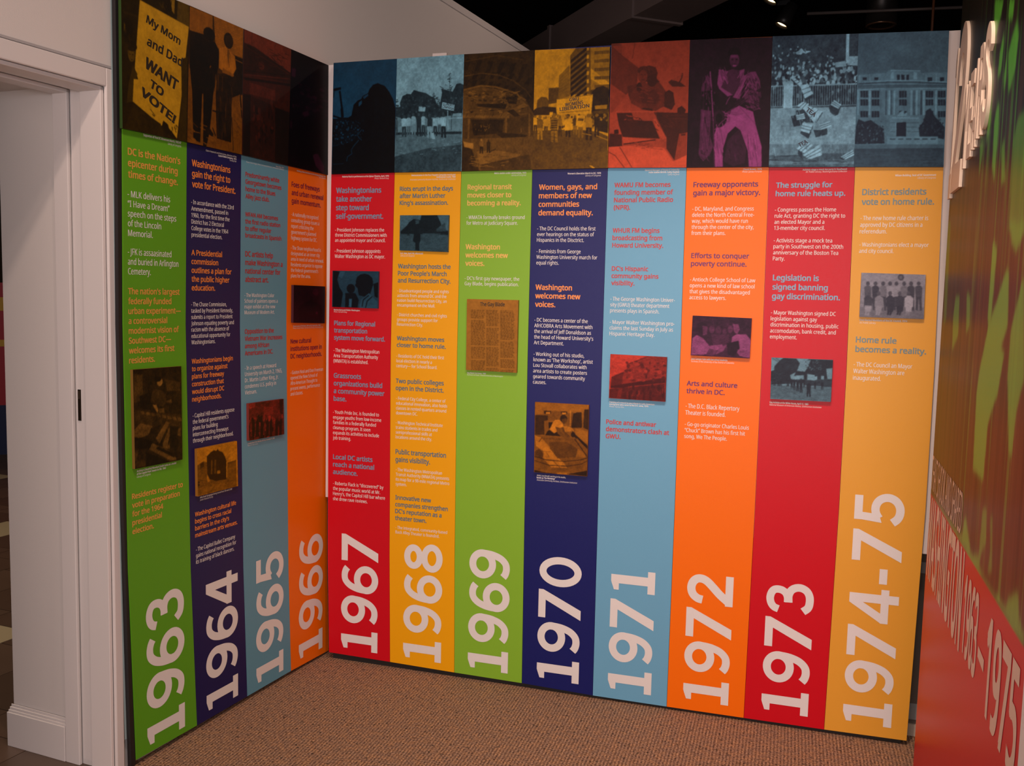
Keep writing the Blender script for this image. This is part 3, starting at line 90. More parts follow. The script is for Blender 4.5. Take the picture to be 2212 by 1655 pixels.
"69":[.25,.08,[[.12,0,-4,1005,-7,998,528,908,434,775,352,598,307,263,272,-5,311],[.05,-6,138,56,140,103,49,36,46],[.05,152,151,214,153,265,62,198,60],[.05,310,163,371,165,426,75,359,73],[.05,466,176,526,178,586,88,520,86],[.05,620,189,681,190,744,101,678,99],[.05,774,201,834,203,901,114,836,111],[.05,-11,225,48,227,94,173,29,171],[.05,115,220,174,222,222,168,158,166],[.05,240,218,298,220,349,166,286,164],[.05,364,220,422,222,476,168,413,166],[.05,488,227,546,229,603,176,540,174],[.05,612,240,669,241,728,188,666,186],[.05,734,257,791,259,854,206,791,204],[.05,857,279,913,281,978,228,917,226],[.05,-7,269,50,271,93,222,31,220],[.05,104,274,160,276,206,227,144,225],[.05,213,283,269,284,318,236,256,234],[.05,323,295,379,297,430,248,368,246],[.05,432,311,487,312,541,264,480,262],[.05,541,330,596,332,652,283,591,281],[.05,649,353,704,354,762,306,702,304],[.05,757,379,811,381,872,333,812,331],[.05,864,409,918,411,981,363,922,361],["L",.24,4.08,7,188,259,169,505,193,705,245,883,328,961,396],["L",.38,6.43,6,304,252,275,464,291,709,343,886,414],["L",.2,3.49,8,65,476,28,862,80],[.3,1,324,253,291,465,307,709,357,876,433,934,540,3,525],["E",.2,81,370,28,9],["E",.12,634,401,31,8],["E",.48,448,396,17,6],["E",.2,517,466,36,3],["E",.12,99,356,30,7],["E",.48,574,353,37,5],["E",.48,112,327,37,9],["E",.42,151,381,34,5],["E",.42,166,481,36,3],["E",.48,292,341,23,9],["E",.12,274,434,23,6],["E",.2,417,498,22,8],["E",.12,674,463,14,5],["E",.2,449,456,25,7],["E",.12,722,491,25,9],["E",.12,599,373,37,4],["E",.42,263,484,27,8],["E",.2,522,418,38,5],["E",.48,288,373,18,9],["E",.48,413,429,28,5],["E",.12,676,351,12,5],["E",.12,727,513,23,5],["E",.48,518,389,28,4],["E",.2,509,434,12,4],["E",.12,310,349,32,8],["E",.12,341,350,30,4],["E",.48,595,382,9,7],["E",.2,512,507,15,8],["E",.48,439,418,12,4],["E",.48,527,494,26,6],["E",.2,540,405,17,7],["E",.48,642,409,37,6],["E",.48,564,420,32,5],["E",.42,419,497,37,3],["E",.12,799,471,28,2],["E",.48,789,397,28,7],["E",.12,303,396,12,7],["E",.12,577,425,11,9],["E",.48,387,478,20,6],["E",.2,827,374,34,9],["E",.42,244,455,36,7],["E",.2,740,395,13,6],["E",.12,191,436,10,3],["E",.42,669,424,23,6],["E",.12,579,390,25,6],["E",.12,550,433,32,3],["E",.12,417,489,34,7],["E",.2,528,485,29,5],["E",.12,52,339,15,5],["E",.2,327,494,23,4],["E",.2,823,371,15,8],["E",.48,535,335,34,9],["E",.48,190,362,25,6],["E",.2,144,486,16,5],["E",.12,590,380,15,7],["E",.42,175,400,14,4],["E",.42,70,494,37,7],["E",.42,684,509,35,9],["E",.12,453,375,31,5],["E",.48,802,504,15,9],["E",.48,663,377,14,4],["E",.42,549,368,28,9],["E",.12,245,399,19,7],["E",.12,611,465,26,5],["E",.12,844,481,22,6],["E",.12,515,386,28,6],["E",.2,846,517,36,3],["E",.12,322,403,20,9],["E",.2,104,365,12,4],["E",.12,180,352,27,4],["E",.42,622,465,17,5],["E",.48,262,502,22,4],["E",.12,132,496,20,8],["E",.2,241,353,19,8],["E",.48,523,381,19,6],["E",.2,575,479,28,7],["E",.48,119,479,18,3],["E",.48,441,333,23,3],["E",.42,293,368,28,7],["E",.42,150,340,32,5],["E",.42,749,364,34,5],["E",.2,176,485,30,4],["E",.48,428,410,16,4],["E",.12,733,368,31,7],["E",.12,665,510,15,8],["E",.48,541,507,26,8],["E",.12,131,400,30,4],["E",.12,613,415,19,4],["E",.2,668,463,22,7],["E",.42,433,343,13,9],[.08,202,426,448,432,625,440,604,479,471,469,214,450],[.07,600,380,775,372,756,443,646,434],[.42,518,530,865,436,931,461,736,496,606,539],[.1,627,500,714,482,826,550,738,548],["L",.42,9.39,1,530,662,547],[.1,117,557,591,568,568,684,168,696],[.22,596,565,934,527,940,698,634,685],["L",.4,7.62,92,550,90,718],["L",.4,8.11,620,556,621,698],["L",.4,6.89,939,527,946,718],[.12,434,668,919,704,877,743,569,724],[.36,11,719,569,724,995,719,1000,1000,4,996],[.15,6,739,150,823,258,999,4,996],[.72,17,743,164,763,166,810,34,790],[.5,212,831,507,829,838,868,676,919,258,946],[.25,267,946,947,870,1000,1000,274,993],["E",.6,334,655,4,5],["E",.6,181,602,4,5],["E",.6,326,624,3,6],["E",.6,266,611,4,6],["E",.6,348,646,4,5],["E",.6,337,625,4,5],["E",.6,274,621,4,6],["E",.6,267,617,4,5],["E",.6,270,655,3,6],["E",.6,357,608,3,5],["E",.6,323,648,4,5],["E",.6,236,650,4,6],["E",.6,394,604,3,6],["E",.6,310,621,4,6],["E",.6,268,630,3,6],["E",.6,374,638,3,5],["E",.6,380,615,4,5],["E",.6,356,623,4,5],["E",.6,192,644,4,5],["E",.6,297,612,3,5],["E",.6,382,629,4,6],["E",.6,325,658,3,5],["E",.7,275,734,17,10],[.5,245,749,263,743,291,744,307,753,304,795,253,794],[.12,255,790,279,791,273,852,254,848],[.12,278,791,301,791,308,852,289,852],["E",.2,376,742,15,8],[.15,349,755,365,750,390,750,405,759,402,796,356,795],[.1,358,792,379,792,373,847,357,843],[.1,378,792,399,793,405,847,388,847],["L",.12,2.93,397,840,484,815],["L",.5,2.31,830,649,831,682],["L",.45,2.01,713,349,773,349],["L",.22,2.03,366,336,466,337],["L",.45,2.03,326,359,423,375],["L",.12,2.03,271,315,337,336],["L",.12,2.04,111,373,201,399],["L",.45,2.02,482,353,551,380],["L",.12,2.02,573,329,624,332],["L",.22,2.04,51,298,142,328],["L",.12,2.02,610,365,703,388],["L",.45,2.01,734,343,807,336],["L",.22,2.03,371,409,434,402],["L",.22,2.02,615,348,658,361],["L",.22,2.02,655,404,698,418],["L",.22,2.02,627,408,677,416],["L",.12,2.02,600,354,645,354],["L",.22,2.03,328,325,399,330],["L",.22,2.02,626,314,686,337],["L",.22,2.01,730,390,807,396],["L",.22,2.04,69,334,103,347],["L",.45,2.03,275,340,362,366],["L",.22,2.02,657,399,748,424],["L",.22,2.03,241,317,284,333],["L",.22,2.02,582,336,655,342],["L",.45,2.04,46,335,85,338],["L",.22,2.01,699,359,764,360],["L",.45,2.02,544,327,639,318],["L",.45,2.02,561,363,616,381],["L",.45,2.04,75,374,119,371],["L",.45,2.04,105,373,165,372],["L",.22,2.04,215,357,251,371],["L",.22,2.04,181,325,256,317],["L",.22,2.01,725,406,775,413],["L",.12,2.03,384,398,439,416],["L",.45,2.05,-2,356,88,365],["L",.22,2.03,405,310,463,329],["L",.12,2.02,560,332,611,334],["L",.45,2.04,127,317,198,321],["L",.12,2.02,495,329,536,343],["L",.22,2.02,648,364,729,380],["L",.12,2.04,219,390,265,404],["L",.55,2.05,383,935,445,917],["L",.3,2.06,235,950,357,971],["L",.3,2.04,554,879,647,882],["L",.3,2.06,342,912,440,927],["L",.55,2.05,560,955,613,956],["L",.55,2.06,141,911,261,927],["L",.3,2.05,423,875,519,866],["L",.55,2.04,590,849,667,854],["L",.55,2.06,193,894,294,883],["L",.3,2.05,427,976,504,956],["L",.3,2.06,271,878,388,881],["L",.55,2.07,120,935,235,925],["L",.55,2.07,108,933,227,945],["L",.3,2.05,603,973,701,954],["L",.55,2.06,130,872,190,875],["L",.55,2.06,261,964,382,954],["L",.55,2.07,137,917,220,914],["L",.55,2.07,143,950,236,959],["L",.3,2.05,414,926,524,928],["L",.55,2.06,357,958,483,973],["L",.55,2.06,209,900,309,874],["L",.3,2.06,216,951,299,965],["L",.3,2.05,374,859,440,861],["L",.3,2.06,173,885,228,883],["L",.55,2.06,119,884,178,895],["L",.3,2.05,395,955,510,977],["L",.3,2.07,103,903,195,892],["L",.3,2.04,621,919,679,916],["L",.55,2.05,548,937,666,925],["L",.55,2.06,210,955,316,960],["L",.15,2.05,49,532,70,506],["L",.15,2.05,173,535,194,509],["L",.15,2.04,296,538,317,512],["L",.15,2.04,419,541,440,515],["L",.15,2.03,540,544,561,518]]],
"70":[.8,.07,[["G",.72,.8],[.3,478,58,550,2,695,-13,746,-11,759,382,484,382],[.08,485,97,695,-6,696,19,486,123],[.08,486,144,696,40,697,66,487,170],[.08,488,190,698,86,699,112,489,216],[.08,490,237,699,133,700,158,490,263],[.08,491,284,701,179,702,205,492,310],[.08,493,330,702,225,703,251,494,356],[.08,494,377,704,272,705,298,495,403],[.08,496,424,705,318,706,344,497,450],[.08,498,471,707,365,708,391,498,497],[.8,695,-6,724,-7,723,23,694,25],[.8,697,61,726,60,725,90,696,91],[.8,699,128,728,127,727,157,698,158],[.8,701,195,730,194,729,224,700,225],[.8,703,262,732,261,731,291,702,293],[.8,706,329,734,328,733,359,705,360],[.8,708,396,737,395,736,426,707,427],[.55,744,-11,1003,-4,999,355,759,375],[.8,752,169,997,297,999,355,755,259],[.28,794,32,992,31,990,58,795,59],["L",.5,1.11,804,32,805,57],["L",.5,1.11,826,33,827,57],["L",.5,1.11,848,33,848,58],["L",.5,1.11,869,34,870,58],["L",.5,1.11,891,35,892,59],["L",.5,1.11,912,35,913,60],["L",.5,1.11,934,36,935,60],["L",.5,1.11,955,36,956,61],["L",.5,1.11,977,37,978,61],[.28,796,101,994,100,992,127,797,128],["L",.5,1.11,807,102,807,126],["L",.5,1.11,828,102,829,127],["L",.5,1.11,850,103,851,127],["L",.5,1.11,871,103,872,128],["L",.5,1.11,893,104,894,128],["L",.5,1.11,915,104,915,129],["L",.5,1.11,936,105,937,129],["L",.5,1.11,958,106,958,130],["L",.5,1.11,979,106,980,131],[.28,799,171,996,169,994,196,799,198],["L",.5,1.12,809,171,810,195],["L",.5,1.12,830,172,831,196],["L",.5,1.12,852,172,853,197],["L",.5,1.11,874,173,874,197],["L",.5,1.11,895,173,896,198],["L",.5,1.11,917,174,917,198],["L",.5,1.11,938,174,939,199],["L",.5,1.11,960,175,960,199],["L",.5,1.11,981,175,982,200],[.28,801,240,998,239,996,266,802,267],["L",.5,1.12,811,240,812,265],["L",.5,1.12,833,241,833,266],["L",.5,1.12,854,242,855,266],["L",.5,1.12,876,242,877,267],["L",.5,1.12,897,243,898,267],["L",.5,1.11,919,243,920,268],["L",.5,1.11,940,244,941,268],["L",.5,1.11,962,244,962,269],["L",.5,1.11,983,245,984,269],[.28,803,310,1000,308,998,335,804,337],["L",.5,1.12,813,310,814,335],["L",.5,1.12,835,311,836,335],["L",.5,1.12,856,311,857,336],["L",.5,1.12,878,312,879,336],["L",.5,1.12,899,312,900,337],["L",.5,1.12,921,313,922,337],["L",.5,1.12,942,313,943,338],["L",.5,1.12,964,314,965,338],["L",.5,1.11,985,314,986,339],[.42,332,223,470,136,485,395,333,418],[.25,198,320,335,317,334,444,203,454],[.3,48,418,100,390,174,396,202,424,205,513,40,509],["L",.35,1.12,427,83,427,147],[.12,39,483,145,472,304,482,317,548,-1,541,-2,502],[.22,758,349,998,329,994,704,767,635],[.07,779,363,829,332,921,318,999,349,998,510,774,525],[.6,813,480,977,474,973,509,819,509],[.1,805,545,994,549,994,710,861,688],["L",.3,1.13,338,249,472,174],["L",.3,1.13,339,271,473,203],["L",.3,1.13,340,293,474,231],["L",.3,1.13,340,315,475,260],["L",.3,1.13,341,337,476,288],["L",.3,1.13,342,359,477,317],["L",.3,1.13,343,381,478,345],["L",.15,1.14,209,327,213,428],["L",.15,1.14,224,327,227,428],["L",.15,1.14,239,328,242,429],["L",.15,1.14,253,328,257,429],["L",.15,1.13,268,328,272,429],["L",.15,1.13,283,329,286,430],["L",.15,1.13,298,329,301,430],["L",.15,1.13,312,329,316,430],[.27,-7,673,572,670,861,695,995,736,997,1007,-5,1003],["E",.6,533,593,15,7],["E",.6,801,628,9,12],["E",.45,473,565,7,7],["E",.7,484,642,16,6],["E",.6,108,635,17,9],["E",.15,283,584,10,11],["E",.7,818,609,13,12],["E",.15,592,603,12,11],["E",.1,558,576,14,9],["E",.7,177,631,8,10],["E",.6,700,606,11,13],["E",.15,237,574,11,13],["E",.15,482,554,8,10],["E",.7,380,614,12,9],["E",.7,753,639,10,14],["E",.15,172,625,13,13],["E",.15,125,629,9,7],["E",.45,254,583,15,8],["E",.7,707,569,10,7],["E",.6,205,561,12,7],["E",.45,498,609,15,10],["E",.15,187,642,17,13],["E",.15,824,637,13,12],["E",.45,422,643,12,9],["E",.15,28,607,17,11],["E",.7,667,555,10,8],["E",.6,750,648,15,12],["E",.15,167,593,10,7],["E",.15,166,575,9,10],["E",.6,150,610,15,9],["E",.45,331,588,10,11],["E",.45,445,651,12,8],["E",.1,633,563,13,12],["E",.15,576,643,13,9],["E",.7,365,629,12,7],["E",.7,535,584,14,8],["E",.6,467,609,8,14],["E",.45,632,580,14,7],["E",.45,794,659,15,8],["E",.1,364,568,9,9],["E",.1,17,544,14,9],["E",.6,350,555,12,10],["E",.1,519,617,8,9],["E",.15,764,589,13,9],["E",.45,209,635,11,12],["E",.15,517,567,12,9],["E",.7,516,591,10,8],["E",.6,674,604,9,12],["E",.6,782,640,9,11],["E",.6,305,648,12,9],["E",.7,499,647,16,13],["E",.6,445,600,13,8],["E",.15,587,620,11,6],["E",.6,387,628,14,13],["E",.45,799,573,9,7],["E",.15,271,621,12,10],["E",.15,307,612,15,11],["E",.1,443,605,12,13],["E",.7,714,586,7,10],["E",.1,167,642,8,12],["E",.6,577,583,14,12],["E",.15,83,597,9,14],["E",.45,690,601,14,13],["E",.45,658,629,12,9],["E",.1,28,539,12,7],["E",.7,106,601,14,8],["E",.6,763,572,11,11],["E",.7,801,602,15,7],["E",.1,692,596,12,13],["E",.7,334,562,14,9],["E",.6,432,579,15,11],["E",.45,492,598,16,7],["E",.45,456,610,8,11],["E",.45,25,617,11,13],["E",.1,608,559,13,14],["E",.6,780,630,10,12],["E",.7,90,552,16,8],["E",.45,388,620,8,7],["E",.7,79,578,15,11],["E",.6,650,632,12,14],["E",.15,325,593,9,12],["E",.7,720,648,8,9],["E",.1,613,553,10,13],["E",.45,438,552,9,9],["E",.15,759,623,16,10],["E",.1,644,652,8,9],["E",.1,757,649,8,7],["E",.15,612,596,15,7],["E",.7,215,637,14,11],["E",.45,656,648,16,10],["E",.15,798,646,13,7],["E",.6,725,572,14,8],["E",.7,221,628,11,10],["E",.45,286,609,9,10],["E",.15,740,628,13,10],["E",.1,252,600,9,7],["E",.1,260,564,11,13],["E",.1,749,610,10,10],["E",.1,786,596,15,12],["E",.45,541,635,10,10],["E",.15,565,629,14,7],["E",.45,237,650,11,14],["E",.6,728,584,9,11],["E",.15,353,569,9,9],["E",.15,661,577,8,6],["E",.45,304,594,9,7],["E",.6,272,557,14,8],["E",.1,352,642,8,13],["E",.7,376,608,15,7],["E",.15,782,577,15,14],["E",.45,398,636,8,7],["E",.7,548,548,14,7],["E",.6,25,574,8,8],["E",.6,215,619,10,6],["E",.1,825,571,12,9],["E",.6,41,607,11,8],["E",.7,783,625,8,10],["E",.15,465,549,16,14],["E",.45,145,570,13,14],["E",.45,591,596,11,12],["E",.15,457,569,12,13],["E",.7,263,622,8,14],["E",.7,576,612,15,13],["E",.6,809,603,13,12],["E",.1,54,572,16,8],["E",.1,374,612,8,13],["E",.45,694,570,14,13],["E",.45,436,587,17,15],["E",.15,425,642,16,11],["E",.15,553,621,14,6],["E",.45,628,657,16,13],["E",.45,271,579,14,14],["E",.45,733,572,11,12],["E",.45,776,553,8,13],["E",.45,467,640,7,6],["E",.1,295,625,13,10],["E",.1,612,553,12,11],["E",.1,778,626,10,13],["E",.45,331,551,13,14],["E",.45,89,547,14,6],["E",.15,7,555,13,6],["E",.1,166,599,17,7],["E",.15,556,636,12,8],["E",.1,35,628,13,8],["E",.1,398,649,12,12],["E",.15,127,608,10,11],["E",.7,29,616,17,10],["E",.45,55,631,14,12],["E",.45,728,562,11,6],["E",.45,559,622,13,7],["E",.15,960,568,11,6],["E",.15,981,586,14,8],["E",.15,974,578,11,6],["E",.15,850,582,12,7],["E",.15,967,592,14,9],["E",.45,973,600,12,12],["E",.6,928,589,13,7],["E",.15,957,572,11,10],["E",.45,941,557,14,12],["E",.45,888,596,14,6],["E",.6,881,586,9,9],["E",.6,935,578,8,9],["E",.15,943,595,9,9],["E",.45,942,573,9,8],["E",.6,845,574,8,10],["E",.6,959,568,10,9],["E",.15,966,592,12,9],["E",.45,979,604,8,6],["E",.6,904,597,10,10],["E",.45,960,566,11,9],["E",.45,842,577,10,6],["E",.6,894,584,10,9],["E",.15,954,589,11,10],["E",.15,855,597,10,10],["E",.45,846,601,10,6],["E",.15,881,590,8,9],["E",.45,921,589,9,10],["E",.15,925,590,11,6],["E",.45,954,558,13,6],["E",.45,857,558,12,8],["E",.4,26,554,17,11],[.8,-5,573,14,565,43,566,59,577,56,629,3,628],[.2,6,623,30,624,24,700,5,695],[.2,29,624,53,624,60,700,41,700],["E",.4,90,559,23,15],[.35,49,584,74,574,112,575,134,589,129,658,60,656],[.6,63,650,95,651,87,750,61,743],[.6,94,651,126,651,135,751,110,750],["E",.4,170,564,17,12],[.75,139,583,158,576,186,576,202,588,199,642,147,641],[.3,150,636,174,637,168,715,149,710],[.3,173,637,197,637,204,716,185,716],["E",.4,280,546,29,18],[.4,228,575,260,564,307,565,334,582,328,663,242,662],[.5,246,654,286,655,275,773,244,765],[.5,284,655,324,656,335,774,304,773],["E",.4,359,562,15,13],[.5,334,583,349,575,373,575,387,588,384,646,341,645],[.15,343,640,363,640,359,725,343,720],[.15,362,640,382,641,389,726,373,725],["E",.4,464,564,20,14],[.75,428,586,450,578,483,578,502,592,498,652,438,651],[.1,441,645,468,646,461,734,439,728],[.1,467,646,495,646,503,734,481,734],["E",.4,558,565,17,12],[.2,527,585,546,577,574,577,590,589,587,643,535,642],[.4,538,637,562,637,555,716,537,710],[.4,560,637,584,638,591,716,572,716],["E",.4,631,568,22,14],[.75,590,591,614,582,652,583,673,596,668,659,600,657],[.4,603,652,635,652,626,743,601,737],[.4,633,652,665,653,673,744,649,743],["E",.4,739,560,28,16],[.65,688,586,719,576,765,577,791,593,785,666,701,664],[.12,705,657,744,658,733,764,702,757],[.12,742,658,781,659,791,765,761,765],["E",.4,841,560,20,15],[.1,806,584,828,574,860,575,878,589,874,653,816,652],[.1,818,646,846,647,838,740,817,734],[.1,844,647,871,647,879,741,858,740],["L",.12,3.43,240,592,324,594],["L",.12,3.43,240,612,325,613],["L",.12,3.43,241,631,325,633],["L",.12,3.43,242,651,326,653],["L",.12,3.43,242,671,327,672],[.85,310,414,788,384,771,543,315,542],["L",.4,1.99,314,416,785,388],[.85,423,586,517,583,526,675,426,679],[.85,580,553,690,557,680,646,571,641],[.3,600,576,672,584,669,604,595,599],[.85,221,520,263,519,262,545,217,546],["L",.2,1.42,343,529,753,516],[.8,755,975,790,976,836,997,804,998],["L",.6,2.55,656,704,780,723],["L",.65,2.54,841,727,991,767],["L",.32,1.72,162,705,239,720],["L",.2,1.72,205,720,326,736],["L",.32,1.71,541,955,651,955],["L",.2,1.7,783,781,838,787],["L",.2,1.73,20,700,90,696],["L",.32,1.7,826,944,928,947],["L",.32,1.71,657,870,726,894],["L",.32,1.71,606,806,670,813],["L",.2,1.73,31,923,105,931],["L",.32,1.73,77,900,144,900],["L",.2,1.7,834,814,901,832],["L",.2,1.72,245,757,325,762],["L",.2,1.72,265,694,308,710],["L",.32,1.72,490,941,559,958],["L",.32,1.72,265,810,373,802],["L",.32,1.73,21,911,88,903],["L",.32,1.71,582,784,647,784],["L",.32,1.71,440,793,522,799],["L",.32,1.72,200,771,298,804],["L",.2,1.71,425,736,486,758],["L",.2,1.71,481,793,589,803],["L",.2,1.7,723,907,800,911],["L",.2,1.71,552,742,643,774],["L",.32,1.71,550,892,642,907],["L",.32,1.71,419,772,532,760],["L",.32,1.72,327,872,404,899],["L",.2,1.73,173,907,249,916],["L",.2,1.69,846,761,930,764],["L",.2,1.72,358,927,446,952],["L",.32,1.7,726,693,841,708]]],
"71":[.6,.05,[["G",.5,.62],[.3,-5,0,137,11,135,91,362,203,346,329,210,414,9,322],[.45,12,20,132,17,132,87,74,56],["L",.35,3.53,305,9,278,128],[.5,10,329,210,420,31,552,17,552],[.22,218,347,346,329,372,423,289,489,243,421],["E",.17,493,253,113,66],[.15,536,254,635,319,582,334,475,325],["E",.3,419,264,62,60],["E",.08,380,357,41,40],[.26,264,408,368,336,497,326,635,325,724,403,707,509,592,547,420,531,277,468],[.2,381,383,563,374,651,442,590,494,418,484],[.13,702,403,754,384,808,405,833,498,793,543,697,515],[.16,741,324,783,304,836,316,900,331,964,363,796,360],["L",.16,4.1,859,353,908,295,917,256],[.12,866,531,918,512,972,546,952,579,868,564],["L",.1,7.13,409,524,560,540],["L",.7,2.99,96,543,571,553],[.68,17,552,96,543,175,737,16,708],[.13,96,557,292,559,316,613,370,617,391,598,446,625,553,626,655,768,181,750,128,655],[.55,303,559,550,563,553,623,456,619,412,591,327,617],[.14,571,557,1015,570,1011,718,938,731,853,949,743,849,740,762],[.72,565,613,595,607,745,762,687,778,621,714],[.5,896,730,990,728,993,903,843,949],[.15,11,722,169,730,179,832,-1,830],[.8,181,750,602,777,518,794,195,805],["L",.15,4.2,195,808,602,777],[.85,-3,830,347,819,711,842,832,949,996,900,997,1000,-4,1001],["L",.6,1.8,315,826,701,855],["L",.12,1.81,7,871,90,899,214,998],["L",.12,1.8,147,831,312,998],["L",.25,3.0,102,689,115,729],["E",.2,428,225,80,36],["E",.12,539,307,64,50],["L",.1,2.06,452,194,479,210],["L",.1,2.06,464,277,489,292],["L",.1,2.06,408,205,429,232],["L",.1,2.06,512,227,535,241],["L",.1,2.07,433,272,440,289],["L",.24,2.06,502,283,510,298],["L",.24,2.06,482,281,492,297],["L",.1,2.06,490,188,496,210],["L",.24,2.06,454,263,467,274],["L",.24,2.06,427,224,457,247],["L",.1,2.06,479,229,496,247],["L",.1,2.06,473,265,487,278],["L",.1,2.06,568,199,580,214],["L",.24,2.06,557,255,580,272],["L",.24,2.06,477,192,512,213],["L",.24,2.06,482,211,511,230],["L",.24,2.06,444,236,466,258],["L",.1,2.06,577,253,581,268],["L",.24,2.06,448,253,462,263],["L",.1,2.06,480,271,491,287],["L",.1,2.06,457,242,471,256],["L",.1,2.06,451,253,482,274],["L",.24,2.06,462,230,482,240],["L",.1,2.06,467,216,479,231],["L",.1,2.06,553,252,581,273],["L",.24,2.06,436,201,460,214],["E",.34,421,268,54,48],["E",.2,402,257,13,5],["E",.2,445,258,13,5],["L",.2,2.07,422,261,417,281],["L",.16,2.66,404,299,442,299],[.3,399,310,453,312,476,345,385,343],["E",.09,378,363,35,42],["L",.18,2.36,566,461,647,465],["L",.18,2.37,391,386,477,426],["L",.18,2.37,384,376,423,397],["L",.33,2.37,309,392,413,406],["L",.33,2.36,451,343,554,368],["L",.33,2.36,631,447,682,449],["L",.36,2.37,483,468,564,475],["L",.36,2.36,597,404,678,417],["L",.36,2.37,403,384,496,416],["L",.36,2.37,386,357,428,378],["L",.18,2.37,328,372,400,381],["L",.36,2.37,453,388,520,387],["L",.33,2.37,342,355,445,361],["L",.36,2.36,499,352,557,364],["L",.36,2.36,434,348,509,373],["L",.33,2.37,442,376,491,389],["L",.36,2.37,487,444,547,456],["L",.36,2.37,378,434,444,443],["L",.18,2.37,370,421,418,422],["L",.36,2.37,499,441,542,445],["L",.33,2.36,495,356,554,358],["L",.33,2.37,345,391,455,392],[.32,265,435,331,463,441,511,420,531,278,482],[.3,652,468,569,520,549,540,613,541,707,502],["L",.34,1.78,380,353,499,386,626,362],["L",.5,2.68,344,607,380,599],["L",.6,2.68,303,586,353,590],["L",.6,2.68,402,595,449,585],["L",.6,2.69,241,585,291,584],["L",.5,2.68,421,618,456,617],["L",.3,2.69,269,612,291,616],["L",.5,2.69,217,574,252,583],["L",.6,2.68,376,614,410,616],["L",.6,2.68,371,588,398,591],["L",.6,2.69,195,612,225,609],["L",.5,2.68,340,579,377,578],["L",.3,2.69,239,612,270,617],["L",.5,2.69,261,586,309,588],["L",.3,2.68,343,604,384,594],["L",.3,2.68,305,589,358,600],["L",.6,2.68,268,582,291,586],["L",.08,2.07,752,672,798,704],["L",.08,2.07,619,576,661,593],["L",.08,2.07,660,581,682,597],["L",.08,2.08,581,683,636,703],["L",.08,2.06,809,573,855,589],["L",.2,2.07,660,646,723,676],["L",.2,2.06,728,581,756,594],["L",.08,2.07,733,631,781,670],["L",.08,2.06,817,627,853,664],["L",.2,2.07,719,660,787,686],["L",.08,2.07,719,602,753,621],["L",.08,2.07,722,648,768,670],["L",.2,2.07,776,651,808,680],["L",.2,2.07,708,589,743,607],["L",.2,2.07,644,631,680,678],["L",.2,2.07,589,629,605,649],["L",.2,2.07,720,671,756,714],["L",.2,2.07,750,645,782,673],["L",.2,2.06,771,623,818,651],["L",.08,2.07,620,655,642,672],["L",.65,1.78,648,823,706,840],["L",.65,1.79,505,798,591,786],["L",.35,1.79,441,815,532,811],["L",.5,1.78,583,805,673,811],["L",.5,1.79,448,811,489,803],["L",.5,1.79,391,823,467,820],["L",.65,1.79,396,820,472,812],["L",.5,1.79,392,810,468,821],["L",.5,1.79,422,847,500,835],["L",.35,1.79,449,821,521,807],["L",.65,1.78,668,834,732,838],["L",.65,1.8,329,793,375,797],["L",.5,1.8,354,827,396,818],["L",.65,1.78,657,797,698,806],["L",.35,1.79,483,837,568,821],["L",.65,1.79,449,835,518,844],["L",.35,1.79,392,822,479,828],["L",.65,1.79,579,819,621,832],["L",.5,1.79,506,837,579,836],["L",.5,1.79,474,808,553,834],["L",.35,1.79,390,809,448,809],["L",.65,1.79,529,834,586,852],["L",.65,1.79,426,837,508,860],["L",.5,1.78,646,849,691,851],["L",.5,1.78,607,807,645,808],["L",.5,1.78,623,795,665,797],["L",.4,1.77,592,557,617,627,740,762],["L",.24,1.77,763,583,1005,586],["L",.24,1.77,796,610,1006,616],[.2,917,734,975,731,972,745,923,748],["L",.5,1.79,9,322,210,424,25,555],["L",.45,1.46,794,312,959,250],[.1,70,692,124,689,131,723,71,725]]],
